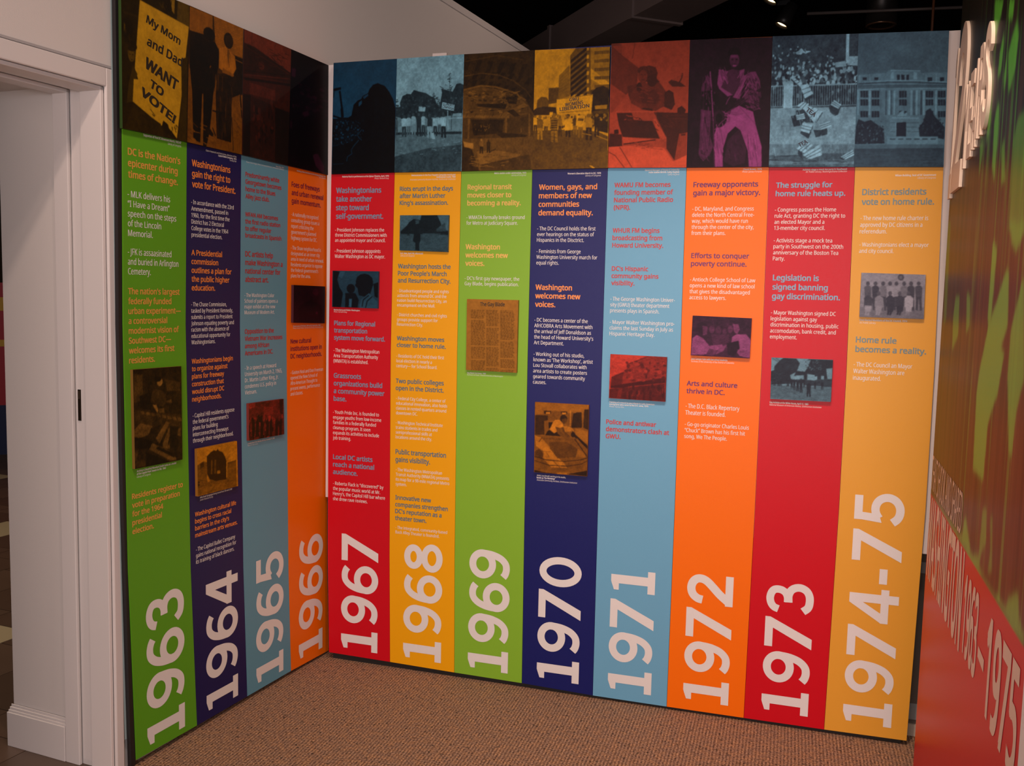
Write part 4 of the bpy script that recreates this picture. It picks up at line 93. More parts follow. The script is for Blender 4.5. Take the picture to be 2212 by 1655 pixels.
"72":[.1,.05,[[.35,162,372,230,275,284,321,311,479,284,570,282,754,326,833,288,899,208,951,149,898,162,601],[.16,202,346,223,333,219,477,197,569],[.2,499,788,637,698,724,856,709,967,568,993,454,953],["E",.05,552,116,73,45],["E",.36,554,168,59,56],[.42,501,128,593,133,584,149,507,147],["L",.6,2.58,536,212,576,215],["E",.1,533,163,15,5],["E",.1,579,164,15,5],[.27,476,247,537,238,618,250,652,328,584,404,545,443,399,376,428,324],[.62,368,235,425,246,481,254,429,337,399,376,545,436,484,448,379,388,355,349],[.58,618,250,679,238,671,289,736,271,673,354,628,470,546,456,633,353],[.45,740,265,811,260,864,331,876,390,817,408,725,381,722,316],[.1,679,238,759,239,740,265,681,290],[.35,686,406,786,401,867,422,862,551,803,563,750,511,679,484],[.76,448,559,549,541,630,522,793,570,827,668,904,838,912,998,760,997,745,876,648,711,586,681,496,736,440,864,448,995,349,995,324,767,361,682],["L",.5,1.73,630,529,827,668],["L",.55,1.45,491,599,753,576],["L",.55,1.44,805,857,800,987],["E",.09,389,610,97,79],["E",.1,459,565,71,33],["L",.13,10.44,428,572,688,464],["L",.4,2.02,466,507,486,481,515,449],["L",.55,2.32,462,644,513,645,491,605],["L",.5,2.33,341,702,431,637,459,585],[.06,164,404,267,399,382,440,407,545,284,557,159,542],["L",.65,3.47,263,249,318,636],["L",.35,4.07,318,636,349,995],["L",.4,1.45,192,346,187,700,289,912],["E",.4,802,388,7,3],["E",.1,740,388,6,4],["E",.1,774,493,12,7],["E",.4,765,467,6,9],["E",.1,756,437,8,5],["E",.4,823,478,9,8],["E",.4,869,543,5,6],["E",.4,841,474,11,3],["E",.5,743,496,11,9],["E",.5,714,435,7,4],["E",.4,704,386,8,4],["E",.1,738,437,8,4],["E",.4,864,454,9,6],["E",.1,841,539,11,7],["E",.4,749,484,7,8],["E",.5,845,403,9,8],["E",.4,790,418,5,8],["E",.1,761,532,9,4],["E",.5,721,539,9,7],["E",.5,787,479,9,6],["E",.4,829,528,8,7],["E",.1,809,547,6,8],["E",.4,792,482,6,2],["E",.1,783,434,11,9],["E",.4,849,507,7,7],["E",.1,823,519,6,5],["E",.1,718,547,6,7],["E",.5,822,403,6,6],["E",.1,811,490,5,9],["E",.5,825,530,11,9],["E",.4,186,550,4,10],["E",.3,246,379,7,9],["E",.12,263,462,12,9],["E",.3,283,627,8,7],["E",.3,217,421,10,9],["E",.3,205,611,9,7],["E",.12,205,348,5,8],["E",.4,176,346,4,8],["E",.3,245,394,10,7],["E",.12,377,623,10,8],["E",.12,215,509,6,5],["E",.4,317,492,9,8],["E",.3,277,600,11,10],["E",.4,185,434,12,9],["E",.4,226,502,7,9],["E",.3,274,417,6,4],["E",.12,361,531,6,7],["E",.4,354,592,12,8],["E",.3,316,502,11,8],["E",.12,276,392,11,8],["E",.3,328,507,7,5],["E",.3,323,417,11,9],[.05,470,117,494,79,550,71,611,82,633,121,598,127,512,126],["E",.3,555,184,51,42],[.5,502,130,598,134,592,150,507,149],["E",.08,529,164,14,5],["E",.08,580,165,14,5],["L",.45,1.72,554,159,551,189],[.75,535,207,581,208,574,218,542,217],["L",.12,1.43,523,199,557,198,592,201],["L",.35,2.02,410,302,459,361],["L",.5,2.02,367,269,411,315],["L",.5,2.02,387,247,407,291],["L",.35,2.02,458,303,480,375],["L",.35,2.02,376,221,454,301],["L",.8,2.01,412,237,459,294],["L",.35,2.01,421,238,480,302],["L",.5,2.02,389,250,421,289],["L",.5,2.01,443,265,478,313],["L",.35,2.02,401,277,425,355],["L",.5,2.02,426,271,458,317],["L",.5,2.01,430,260,492,344],["L",.5,2.02,448,303,480,344],["L",.5,2.01,433,219,466,268],["L",.8,2.02,370,267,415,333],["L",.8,2.02,432,293,480,352],["L",.45,2.01,690,419,725,338],["L",.3,2.01,709,388,738,323],["L",.45,2.01,636,377,666,315],["L",.3,2.0,692,326,720,260],["L",.45,2.01,593,438,684,352],["L",.3,2.01,702,361,740,318],["L",.75,2.01,696,354,730,291],["L",.3,2.01,589,319,631,275],["L",.3,2.0,708,309,728,255],["L",.75,2.01,643,384,718,293],["L",.45,2.01,618,466,708,376],["L",.45,2.02,596,481,658,387],["L",.45,2.01,703,382,745,329],["L",.3,2.01,630,374,650,324],["L",.45,2.01,695,348,736,294],["L",.75,2.01,625,414,660,371],["L",.75,2.01,694,395,727,351],["L",.3,2.01,682,435,748,366],["L",.75,2.01,662,461,736,394],["L",.3,2.01,628,325,665,267],["L",.75,2.01,610,432,683,365],["L",.75,2.01,595,309,645,257],["L",.12,2.29,738,310,769,350],["L",.55,2.28,816,306,837,337],["L",.12,2.28,780,299,823,332],["L",.2,2.28,784,295,812,318],["L",.55,2.28,840,320,856,341],["L",.2,2.28,830,354,843,372],["L",.12,2.29,743,360,767,372],["L",.55,2.28,795,308,828,353],["L",.55,2.28,780,282,798,323],["L",.2,2.29,774,312,820,338],["L",.12,2.29,783,358,816,387],["L",.55,2.28,773,274,808,316],["L",.55,2.28,798,273,818,294],["L",.12,2.29,828,401,853,416],["L",.12,2.29,836,388,859,407],["L",.2,2.29,742,360,759,384],["L",.12,2.28,834,368,848,411],["L",.2,2.28,811,311,825,333],["L",.2,2.29,785,383,805,428],["L",.55,2.28,813,285,854,318],["L",.55,2.28,765,267,789,304],["L",.2,2.28,808,307,856,341],["L",.12,2.29,776,321,808,362],["L",.55,2.29,774,351,796,367],["L",.12,2.28,842,351,869,399],["L",.2,2.29,745,373,784,408],["L",.08,2.58,763,507,798,518],["L",.5,2.58,806,529,851,551],["L",.1,2.58,802,500,854,517],["L",.5,2.59,744,532,783,543],["L",.08,2.58,840,497,880,510],["L",.08,2.58,799,513,824,530],["L",.3,2.59,722,524,743,546],["L",.3,2.58,757,510,786,531],["L",.1,2.58,810,484,845,504],["L",.5,2.58,820,438,835,453],["L",.3,2.58,771,463,789,483],["L",.5,2.58,830,533,883,553],["L",.1,2.58,731,495,760,529],["L",.5,2.58,744,442,774,462],["L",.08,2.58,803,436,841,454],["L",.1,2.58,788,475,826,500],["L",.1,2.58,812,469,847,490],["L",.3,2.58,756,481,783,512],["L",.08,2.58,809,513,850,540],["L",.5,2.59,700,520,746,535],["L",.08,2.58,754,420,778,441],["L",.5,2.58,747,487,795,499],["L",.1,2.58,819,537,848,545],["L",.5,2.58,759,524,784,541],["L",.08,2.58,817,518,839,536],["L",.5,2.58,760,461,787,486],["L",.55,1.74,253,468,277,505],["L",.1,1.74,249,462,264,495],["L",.55,1.74,227,430,229,465],["L",.3,1.74,232,416,266,464],["L",.3,1.74,245,421,259,485],["L",.1,1.74,258,344,286,395],["L",.1,1.74,268,456,277,486],["L",.55,1.74,207,283,236,342],["L",.3,1.74,182,291,171,366],["L",.3,1.74,212,384,236,419],["L",.55,1.74,224,312,267,371],["L",.1,1.74,262,350,272,396],["L",.3,1.74,245,349,248,379],["L",.3,1.74,219,313,240,357],["L",.4,2.04,240,645,228,759],["L",.4,2.05,225,715,217,784],["L",.4,2.04,251,521,256,624],["L",.4,2.04,227,655,231,761],["L",.5,2.04,204,553,194,646],["L",.15,2.04,269,715,280,826],["L",.5,2.04,225,614,245,676],["L",.15,2.04,261,682,254,744],["L",.4,2.05,246,800,262,857],["L",.4,2.04,256,530,260,652],["L",.15,2.04,213,602,216,652],["L",.5,2.05,197,789,196,873],["L",.4,2.04,233,680,241,802],["L",.15,2.04,204,465,204,546],["L",.5,2.04,185,609,185,701],["L",.5,2.04,188,553,186,673],["L",.5,2.05,262,746,267,804],["L",.4,2.04,219,688,237,743],["L",.15,2.05,197,747,201,808],["L",.5,2.05,187,729,218,823],["L",.15,2.04,215,606,251,725],["L",.5,2.05,239,748,257,846],["L",.1,1.76,226,875,242,895],["L",.1,1.76,172,863,185,892],["L",.1,1.76,234,915,263,942],["L",.3,1.76,256,933,290,955],["L",.5,1.76,254,885,264,905],["L",.3,1.76,186,873,210,899],["L",.1,1.76,245,859,266,886],["L",.3,1.76,187,852,200,893],["L",.5,1.76,170,917,213,946],["L",.1,1.76,180,914,223,944],["L",.1,1.76,244,934,249,953],["L",.1,1.76,183,883,213,898],["L",.5,1.76,235,883,250,915],["L",.1,1.76,185,860,196,876],["L",.5,1.76,241,912,268,945],["L",.1,1.76,218,883,223,900],["L",.5,1.76,258,872,272,894],["L",.3,1.76,176,915,200,937],["L",.5,1.76,179,849,212,873],["L",.5,1.76,248,842,283,876],["L",.85,1.74,500,565,587,573],["L",.85,1.73,607,606,717,623],["L",.55,1.74,404,565,483,565],["L",.55,1.74,457,558,531,602],["L",.85,1.74,438,568,543,605],["L",.55,1.74,416,600,482,618],["L",.85,1.74,405,578,500,585],["L",.55,1.74,464,562,604,578],["L",.55,1.74,489,572,600,596],["L",.55,1.74,414,558,496,580],["L",.85,1.74,421,624,511,619],["L",.85,1.73,616,614,729,650],["L",.85,1.74,459,597,572,597],["L",.85,1.73,590,603,656,624],["L",.55,1.74,461,564,575,590],["L",.85,1.73,643,595,696,626],["L",.5,2.04,365,702,374,774],["L",.88,2.03,422,679,436,766],["L",.88,2.05,350,866,365,999],["L",.5,2.04,414,853,447,919],["L",.88,2.03,409,590,450,721],["L",.88,2.04,414,758,448,882],["L",.5,2.04,415,701,444,823],["L",.5,2.04,365,799,394,892],["L",.88,2.04,395,852,423,966],["L",.88,2.05,332,839,390,966],["L",.5,2.04,364,791,370,846],["L",.88,2.04,409,854,422,951],["L",.5,2.03,389,659,406,731],["L",.88,2.03,350,619,365,724],["L",.6,2.02,827,730,846,801],["L",.88,2.02,821,777,841,890],["L",.88,2.02,786,886,814,938],["L",.88,2.02,834,820,863,923],["L",.45,2.02,799,810,848,921],["L",.88,2.02,748,839,760,889],["L",.45,2.02,741,816,776,941],["L",.45,2.02,828,826,844,878],["L",.45,2.02,735,745,751,819],["L",.6,2.02,775,876,800,1001],["L",.45,2.02,843,919,879,1037],["L",.45,2.02,742,798,749,865],["L",.6,2.02,846,798,867,908],["L",.45,2.02,772,773,785,845],["L",.45,2.02,808,777,831,863],["L",.45,2.02,800,870,812,920],["L",.88,2.02,742,742,776,825],["L",.88,2.02,774,825,801,878],["L",.3,2.62,593,888,595,914],["L",.3,2.61,543,810,543,853],["L",.16,2.61,622,904,650,955],["L",.16,2.61,554,801,590,827],["L",.3,2.61,594,783,600,816],["L",.16,2.61,620,858,670,907],["L",.08,2.61,653,827,675,847],["L",.16,2.61,593,815,592,843],["L",.16,2.62,523,890,537,923],["L",.3,2.62,497,861,528,886],["L",.3,2.62,593,906,606,952],["L",.16,2.62,505,776,523,824],["L",.16,2.62,506,901,541,951],["L",.3,2.62,520,880,525,927],["L",.3,2.62,582,902,606,935],["L",.08,2.62,519,859,535,897],["L",.06,6.37,459,572,729,468],["L",.5,1.16,429,591,728,460],["L",.5,1.16,440,601,734,470],["E",.16,384,610,71,59],["E",.05,384,614,41,36],["L",.55,2.33,336,705,421,643,459,628],["L",.55,2.6,467,510,481,484,510,452],["L",.55,2.32,462,645,508,641,514,612,485,585],[.3,758,440,877,416,889,461,790,485],["L",.5,2.29,816,463,824,481],["L",.1,2.29,821,427,830,441],["L",.1,2.29,813,428,809,446],["L",.1,2.29,816,424,808,438],["L",.5,2.29,818,458,815,468],["L",.5,2.29,798,447,803,461],["L",.1,2.29,870,452,866,470],["L",.1,2.29,815,444,810,455],["L",.5,2.29,838,417,838,431],["L",.1,2.29,852,449,862,468]]],
"73":[.17,.1,[["E",.1,123,259,17,19],["E",.8,793,337,12,10],["E",.8,441,202,12,6],["E",.55,201,276,10,9],["E",.06,533,325,21,9],["E",.1,668,294,13,15],["E",.8,904,257,18,15],["E",.1,995,262,13,12],["E",.3,109,269,17,8],["E",.3,79,148,11,11],["E",.7,742,352,18,18],["E",.1,96,306,11,22],["E",.55,179,248,15,15],["E",.1,106,176,12,14],["E",.1,451,367,18,17],["E",.06,253,193,13,14],["E",.1,295,332,20,17],["E",.8,146,324,15,19],["E",.06,797,350,19,9],["E",.7,224,281,11,20],["E",.06,340,290,12,18],["E",.06,636,321,18,9],["E",.7,621,326,22,18],["E",.1,956,261,10,14],["E",.8,316,242,14,9],["E",.3,477,295,17,13],["E",.8,879,277,12,12],["E",.3,528,153,9,6],["E",.1,418,215,17,16],["E",.8,986,357,15,23],["E",.7,198,147,9,10],["E",.1,464,254,18,10],["E",.06,912,354,14,19],["E",.06,850,302,15,10],["E",.7,175,252,17,9],["E",.06,816,323,16,20],["E",.8,19,149,9,9],["E",.8,209,249,15,10],["E",.7,230,353,18,22],["E",.3,612,283,14,11],["E",.1,998,371,20,11],["E",.7,41,169,8,14],["E",.06,989,339,21,12],["E",.7,641,278,11,17],["E",.7,494,367,17,20],["E",.1,524,348,22,20],["E",.55,691,172,11,10],["E",.55,748,330,18,18],["E",.3,917,349,14,9],["E",.55,877,290,9,19],["E",.8,430,360,14,18],["E",.7,186,153,9,7],["E",.55,54,206,16,9],["E",.8,643,232,13,13],["E",.06,505,211,10,11],["E",.55,457,262,15,11],["E",.06,257,224,12,8],["E",.3,997,309,13,9],["E",.7,988,309,16,10],["E",.55,487,236,16,14],["E",.55,719,314,18,21],["E",.7,305,88,7,6],["E",.55,221,351,16,13],["E",.06,660,301,15,9],["E",.06,474,257,10,10],["E",.3,696,231,11,15],["E",.1,307,165,9,13],["E",.8,470,269,18,8],["E",.8,327,324,14,21],["E",.1,323,341,19,19],["E",.7,637,310,17,9],["E",.8,275,309,14,9],["E",.1,330,353,20,23],["E",.55,389,113,8,11],["E",.06,437,354,17,14],["E",.7,417,349,23,13],["E",.1,893,367,15,22],["E",.1,735,323,13,11],["E",.8,351,367,18,17],["E",.8,727,221,16,14],["E",.1,696,238,13,16],["E",.06,166,267,17,17],["E",.06,768,356,19,10],["E",.7,146,313,19,11],["E",.8,683,235,14,8],["E",.1,246,336,23,21],["E",.8,250,252,17,16],["E",.8,714,352,13,10],["E",.3,545,224,12,16],["E",.55,957,277,13,8],["E",.8,722,362,18,20],["E",.06,188,135,7,13],["E",.7,72,363,19,17],["E",.7,395,300,16,11],["E",.8,195,283,18,11],["E",.1,448,113,10,12],["E",.06,626,253,12,14],["E",.7,491,322,17,8],["E",.1,837,288,11,16],["E",.55,97,278,17,11],["E",.3,632,288,20,18],["E",.8,510,347,15,23],["E",.3,827,371,20,19],["E",.3,881,340,19,13],["E",.8,812,275,18,11],["E",.7,928,266,12,15],["E",.55,110,281,13,12],["E",.8,624,336,19,20],["E",.8,900,271,18,15],["E",.7,107,182,14,10],["E",.1,383,200,13,12],["E",.3,380,345,21,18],["E",.55,287,178,13,10],["E",.8,730,272,18,15],["E",.06,441,353,19,16],["E",.8,80,77,10,9],["E",.8,258,289,12,13],["E",.06,509,205,12,14],["E",.06,18,330,18,20],["E",.7,84,315,20,19],["E",.55,260,133,11,9],["E",.55,538,352,15,12],["E",.55,802,325,20,8],["E",.55,535,316,14,8],["E",.7,795,372,15,13],["E",.7,815,282,17,14],["E",.55,44,243,13,12],["E",.7,385,303,12,15],["E",.3,909,228,9,12],["E",.8,931,251,11,10],["E",.55,557,277,17,12],["E",.55,52,271,11,8],["E",.55,336,365,17,9],["E",.55,874,366,19,23],["E",.7,707,264,16,17],["E",.06,459,331,14,20],["E",.1,48,361,22,11],["E",.3,867,292,19,19],["E",.55,375,256,17,10],["E",.1,284,161,7,9],["E",.8,583,320,20,21],["E",.3,523,280,17,9],["E",.06,851,362,17,16],["E",.55,612,275,13,18],["E",.7,554,344,20,20],["E",.1,288,226,14,15],["E",.7,124,131,7,9],["E",.06,274,362,23,12],["E",.8,173,324,17,10],["E",.06,47,183,11,7],["E",.8,91,168,12,8],["E",.1,144,298,14,11],["E",.8,651,163,7,8],["E",.1,245,304,12,15],["E",.7,346,352,15,21],["E",.3,405,350,13,14],["E",.8,544,277,18,17],["E",.06,606,329,20,8],["E",.8,56,332,12,20],["E",.8,142,244,12,16],["E",.8,470,335,12,12],["E",.3,666,171,10,14],["E",.7,712,178,11,6],["E",.1,838,306,11,8],["E",.1,413,276,19,14],["E",.55,729,325,11,18],["E",.8,973,334,12,22],["E",.55,169,353,16,20],["E",.7,478,263,18,11],["E",.06,270,333,19,13],["E",.3,592,342,20,16],["E",.7,515,261,16,16],["E",.3,242,319,22,11],["E",.55,951,275,11,11],["E",.55,11,274,12,11],["E",.8,113,230,10,16],["E",.3,254,192,11,10],["E",.7,957,294,16,9],["E",.7,900,279,14,9],["E",.1,657,229,15,10],["E",.8,222,103,10,8],["E",.8,639,278,12,12],["E",.3,373,322,21,17],["E",.06,132,363,14,12],["E",.55,854,240,13,11],["E",.7,570,229,13,15],["E",.3,434,163,10,15],["E",.06,397,214,16,12],["E",.06,625,341,13,12],["E",.8,540,281,11,9],["E",.1,498,256,14,14],["E",.7,382,209,17,13],["E",.06,49,347,12,22],["E",.55,316,240,9,9],["E",.8,749,326,18,11],["E",.8,162,358,15,19],["E",.1,484,261,19,14],["E",.7,364,129,8,6],["E",.8,783,371,14,20],["E",.8,255,314,11,22],["E",.3,303,278,12,11],["E",.1,424,270,17,15],["E",.1,590,252,11,15],["E",.8,870,319,12,15],["E",.3,729,306,19,7],["E",.8,375,235,13,15],["E",.3,778,323,12,14],["E",.1,327,251,13,11],["E",.1,981,299,16,17],["E",.1,60,212,13,11],["E",.1,585,240,10,14],["E",.3,271,299,15,11],["E",.8,244,330,20,21],["E",.55,843,277,15,17],["E",.8,244,346,20,12],["E",.06,597,263,12,10],["E",.55,320,253,10,13],["E",.8,188,347,19,17],["E",.8,48,281,12,8],["E",.1,657,194,10,8],["E",.8,751,330,16,17],["E",.8,508,302,18,8],["E",.06,961,360,19,12],["E",.8,463,368,12,14],["E",.06,179,309,20,22],["E",.55,99,284,17,19],["E",.7,645,328,16,22],["E",.3,460,221,14,8],["E",.3,883,336,21,14],["E",.7,148,352,14,24],["E",.7,742,307,16,21],["E",.55,784,346,16,16],["E",.1,720,285,17,20],["E",.7,931,260,17,18],["E",.1,49,343,20,14],["E",.55,289,108,10,6],["E",.1,606,275,19,15],["E",.8,139,231,13,9],["E",.3,878,315,13,10],["E",.7,318,196,9,14],["E",.1,988,289,13,15],["E",.3,558,309,15,11],["E",.3,696,352,17,13],["E",.7,725,255,15,8],["E",.8,655,210,9,10],["E",.06,598,162,9,9],["E",.3,83,325,18,11],["E",.06,306,243,10,15],["E",.1,253,223,12,9],["E",.55,338,246,13,12],["E",.7,845,253,15,18],["E",.06,23,313,15,10],["E",.55,309,299,20,8],["E",.3,668,192,9,12],["E",.7,639,230,11,14],["E",.7,666,367,22,20],["E",.06,12,229,17,7],["E",.7,659,287,15,13],["E",.3,353,266,13,10],["E",.1,377,279,12,8],["E",.8,379,278,18,10],["E",.55,186,343,14,13],["E",.06,940,315,12,14],["E",.3,850,248,10,14],["E",.55,314,233,17,8],["E",.06,656,266,14,17],["E",.06,552,326,11,13],["E",.1,188,250,13,15],["E",.55,414,278,19,19],["E",.55,860,266,13,18],["E",.8,950,291,12,11],["E",.55,970,346,12,9],["E",.55,695,198,9,9],["E",.8,633,276,15,10],["E",.8,100,295,20,20],[.82,272,130,313,117,344,98,376,115,460,123,398,139,366,132,346,145,293,144],[.75,745,212,857,200,874,241,746,249],[.85,857,0,893,0,899,221,863,221],[.18,893,0,1002,-1,1003,163,896,161],[.78,896,168,1003,169,1002,239,879,234],[.12,-4,377,999,373,1002,544,-7,548],["E",.06,248,441,13,18],["E",.5,34,393,13,18],["E",.5,788,420,12,18],["E",.3,117,453,12,18],["E",.5,442,472,13,18],["E",.5,491,442,12,18],["E",.3,227,460,13,18],["E",.3,886,483,12,18],["E",.3,150,426,13,18],["E",.3,255,447,13,17],["E",.06,265,466,13,17],["E",.06,719,436,12,18],["E",.3,591,455,12,18],["E",.5,722,437,13,17],["E",.06,74,452,13,17],["E",.5,920,425,12,18],["E",.5,391,495,13,17],["E",.06,841,420,13,17],["E",.3,246,435,13,18],["E",.3,860,398,12,17],["E",.06,381,496,12,18],["E",.06,437,433,13,18],["E",.3,35,423,13,18],["E",.06,637,405,13,17],["E",.3,486,404,12,18],["E",.3,350,427,12,18],["E",.3,356,463,13,18],["E",.5,479,461,12,18],["E",.3,656,463,12,18],["E",.06,474,394,12,18],["E",.06,169,445,13,18],["E",.06,912,460,12,18],["E",.3,912,460,12,18],["E",.06,504,472,12,17],["E",.3,664,485,12,17],["E",.5,794,493,12,18],["E",.5,906,493,12,17],["E",.06,939,488,13,18],["E",.3,479,483,12,18],["E",.5,319,455,12,18],["L",.62,1.82,1,377,4,538],["L",.62,1.82,29,377,32,538],["L",.62,1.82,57,377,60,538],["L",.62,1.82,85,377,88,538],["L",.62,1.82,112,377,116,538],["L",.62,1.81,140,377,143,538],["L",.62,1.81,168,377,171,538],["L",.62,1.81,195,377,199,537],["L",.62,1.81,223,377,226,537],["L",.62,1.81,250,377,254,537],["L",.62,1.81,278,377,281,537],["L",.62,1.81,305,377,309,537],["L",.62,1.81,333,376,336,537],["L",.62,1.8,360,376,364,537],["L",.62,1.8,387,376,391,537],["L",.62,1.8,415,376,418,537],["L",.62,1.8,442,376,446,537],["L",.62,1.8,469,376,473,537],["L",.62,1.8,496,376,500,537],["L",.62,1.8,524,376,527,536],["L",.62,1.8,551,376,554,536],["L",.62,1.79,578,376,581,536],["L",.62,1.79,605,376,608,536],["L",.62,1.79,632,376,635,536],["L",.62,1.79,659,376,662,536],["L",.62,1.79,686,376,689,536],["L",.62,1.79,712,376,716,536],["L",.62,1.79,739,376,743,536],["L",.62,1.79,766,375,770,536],["L",.62,1.78,793,375,797,536],["L",.62,1.78,820,375,824,536],["L",.62,1.78,846,375,850,536],["L",.62,1.78,873,375,877,535],["L",.62,1.78,900,375,904,535],["L",.62,1.78,926,375,930,535],["L",.62,1.78,953,375,957,535],["L",.62,1.78,979,375,983,535],["L",.68,4.25,-4,381,999,375],["L",.5,4.26,-7,538,1002,532],[.85,150,352,263,347,262,559,154,553],[.66,-7,548,1002,544,995,895,-10,913],[.5,-11,823,993,827,995,895,-10,913],[.32,-9,906,203,921,623,894,995,895,995,1003,-10,1003],[.5,-7,948,416,962,993,956,994,976,-9,982],[.15,404,477,497,444,498,471,415,494],[.88,341,381,435,366,497,444,404,477],["L",.2,1.81,362,413,455,392],["L",.2,1.81,383,445,476,418],[.15,239,326,336,385,326,388,234,336],[.88,239,326,280,320,367,365,336,385],["L",.2,1.81,271,345,309,335],["L",.2,1.81,303,365,338,349],[.15,304,592,386,552,518,662,423,661],[.88,386,552,448,532,628,581,518,662],["L",.2,1.81,430,588,508,548],["L",.2,1.81,473,624,567,564],[.15,528,662,559,662,548,648,533,648],[.88,528,662,607,581,623,588,559,662],["L",.2,1.81,538,662,613,583],["L",.2,1.81,549,662,618,586],[.15,246,609,304,602,317,640,416,630,382,681,282,691],[.88,305,606,399,589,416,630,317,640],["L",.2,1.82,309,617,405,603],["L",.2,1.82,313,628,410,616],[.15,368,722,469,743,508,679,509,703,461,784,364,743],[.88,386,661,508,679,469,743,368,722],["L",.2,1.82,380,681,495,700],["L",.2,1.82,374,701,482,721],[.15,515,716,604,717,676,704,678,751,544,774],[.88,581,676,704,649,727,687,604,717],["L",.2,1.81,588,689,712,662],["L",.2,1.81,596,703,719,674],[.15,683,541,703,528,793,559,823,542,795,603,754,613,701,582],[.88,743,491,827,529,793,559,703,528],["L",.2,1.79,730,503,816,539],["L",.2,1.79,717,515,805,549],[.15,308,565,408,566,377,586,304,585],[.88,312,531,384,501,458,519,408,566],["L",.2,1.81,343,542,408,507],["L",.2,1.81,375,554,433,512],[.15,316,859,413,893,383,935,350,907],[.88,327,856,440,798,515,832,413,893],["L",.2,1.82,355,868,465,809],["L",.2,1.82,384,881,490,820],[.15,424,900,537,846,560,894,478,921],[.88,403,907,609,819,623,908,479,942],["L",.2,1.82,428,919,614,848],["L",.2,1.82,453,930,618,877],[.15,837,922,894,942,874,949,827,928],[.88,837,922,973,868,995,908,894,942],["L",.2,1.8,856,928,980,881],["L",.2,1.8,875,935,988,895],["L",.25,2.69,477,195,491,203],["L",.25,2.66,844,191,866,207],["L",.25,2.69,498,214,518,224],["L",.05,2.69,413,185,425,197],["L",.1,2.7,218,88,233,97],["L",.05,2.7,244,139,264,153],["L",.1,2.7,282,183,299,195],["L",.05,2.68,552,90,576,105],["L",.05,2.7,200,175,222,193],["L",.05,2.71,86,158,103,168],["L",.1,2.69,429,147,439,159],["L",.1,2.67,720,196,734,216],["L",.1,2.67,723,113,726,125],["L",.05,2.68,540,103,545,112],["L",.25,2.69,380,114,399,131],["L",.25,2.68,457,130,464,138],["L",.25,2.7,368,229,379,238],["L",.05,2.71,181,198,187,208],["L",.25,2.69,409,153,417,165],["L",.05,2.66,826,184,835,200],["L",.1,2.7,248,107,264,123],["L",.25,2.7,288,167,298,183],["L",.25,2.71,39,82,58,92],["L",.1,2.7,256,182,262,197],["L",.05,2.67,731,117,744,129],["L",.05,2.69,479,185,492,198],["L",.1,2.71,46,156,72,169],["L",.1,2.68,545,118,568,134],["L",.25,2.68,503,148,522,163],["L",.1,2.72,19,169,32,178],["L",.25,2.7,255,135,262,149],["L",.1,2.71,-1,98,8,105],["L",.05,2.7,124,91,139,102],["L",.25,2.72,8,210,12,219],["L",.05,2.66,748,120,754,137],["L",.1,2.7,305,214,317,225],["L",.05,2.7,284,178,302,197],["L",.1,2.71,154,137,160,154],["L",.1,2.68,461,117,467,129],["L",.1,2.7,268,178,272,196],["L",.1,2.7,259,90,274,101],["L",.1,2.71,28,107,43,123],["L",.1,2.7,249,182,260,194],["L",.25,2.69,364,109,383,122],["L",.25,2.68,493,125,507,144],["L",.1,2.71,215,214,221,232],["L",.1,2.67,716,166,735,179],["L",.25,2.71,41,130,46,145],["L",.1,2.72,14,184,36,199],["L",.05,2.69,419,184,439,201],["L",.72,1.81,464,577,478,654],["L",.72,1.81,724,828,725,873],["L",.72,1.82,353,648,373,691],["L",.72,1.8,749,601,756,668],["L",.72,1.82,308,810,341,888],["L",.6,1.81,640,817,652,871],["L",.6,1.81,599,836,615,900],["L",.72,1.83,267,821,289,864],["L",.6,1.8,751,721,779,791],["L",.72,1.8,847,866,860,914],["L",.6,1.82,444,798,440,868],["L",.6,1.82,425,822,461,898],["L",.72,1.84,56,850,80,914],["L",.6,1.81,495,696,491,742],["L",.72,1.83,170,805,169,850],["L",.72,1.8,715,642,728,703],["L",.6,1.81,335,561,366,636],["L",.72,1.81,604,753,625,828],["L",.6,1.82,239,737,264,800],["L",.6,1.8,919,814,926,886],["L",.6,1.8,798,713,801,778],["L",.72,1.8,692,739,728,815],["L",.72,1.81,602,813,616,865],["L",.6,1.8,809,841,811,894],["L",.72,1.83,181,730,196,786],["L",.6,1.81,343,608,351,647],["L",.6,1.8,544,607,549,677],["L",.72,1.81,320,578,323,619],["L",.72,1.8,817,758,847,823],["L",.6,1.8,775,819,780,885],["L",.6,1.81,673,784,669,854],["L",.6,1.79,811,577,824,645],["L",.6,1.81,363,599,383,649],["L",.72,1.81,604,839,611,916],["L",.6,1.8,677,758,691,790],["L",.72,1.8,678,757,685,789],["L",.72,1.79,921,642,946,719],["L",.6,1.82,389,861,406,915],["L",.6,1.83,37,622,39,653],["L",.72,1.82,274,580,271,624],["L",.2,2.14,291,957,440,960],["L",.2,2.14,279,973,418,969],["L",.2,2.12,627,980,713,984],["L",.5,2.12,661,980,787,989],["L",.2,2.13,409,989,479,988],["L",.2,2.13,329,937,404,934],["L",.5,2.13,418,945,483,943],["L",.5,2.15,-32,932,56,933],["L",.2,2.14,239,943,320,950],["L",.2,2.12,655,936,715,934],["L",.2,2.15,-32,943,89,943],["L",.2,2.15,-16,944,119,950],["L",.5,2.12,504,968,594,969],["L",.5,2.15,94,967,227,962],["L",.5,2.11,827,990,917,986],["L",.5,2.12,586,955,682,954],["L",.2,2.12,497,952,567,955],["L",.5,2.13,405,936,556,940],["L",.5,2.13,319,963,398,966],["L",.5,2.15,25,919,126,928],["L",.5,2.11,826,949,968,944],["L",.2,2.11,787,950,922,962],["L",.2,2.11,824,966,885,964],["L",.5,2.11,752,943,868,948],["L",.2,2.15,57,923,134,923],["L",.5,2.13,377,958,492,962]]],
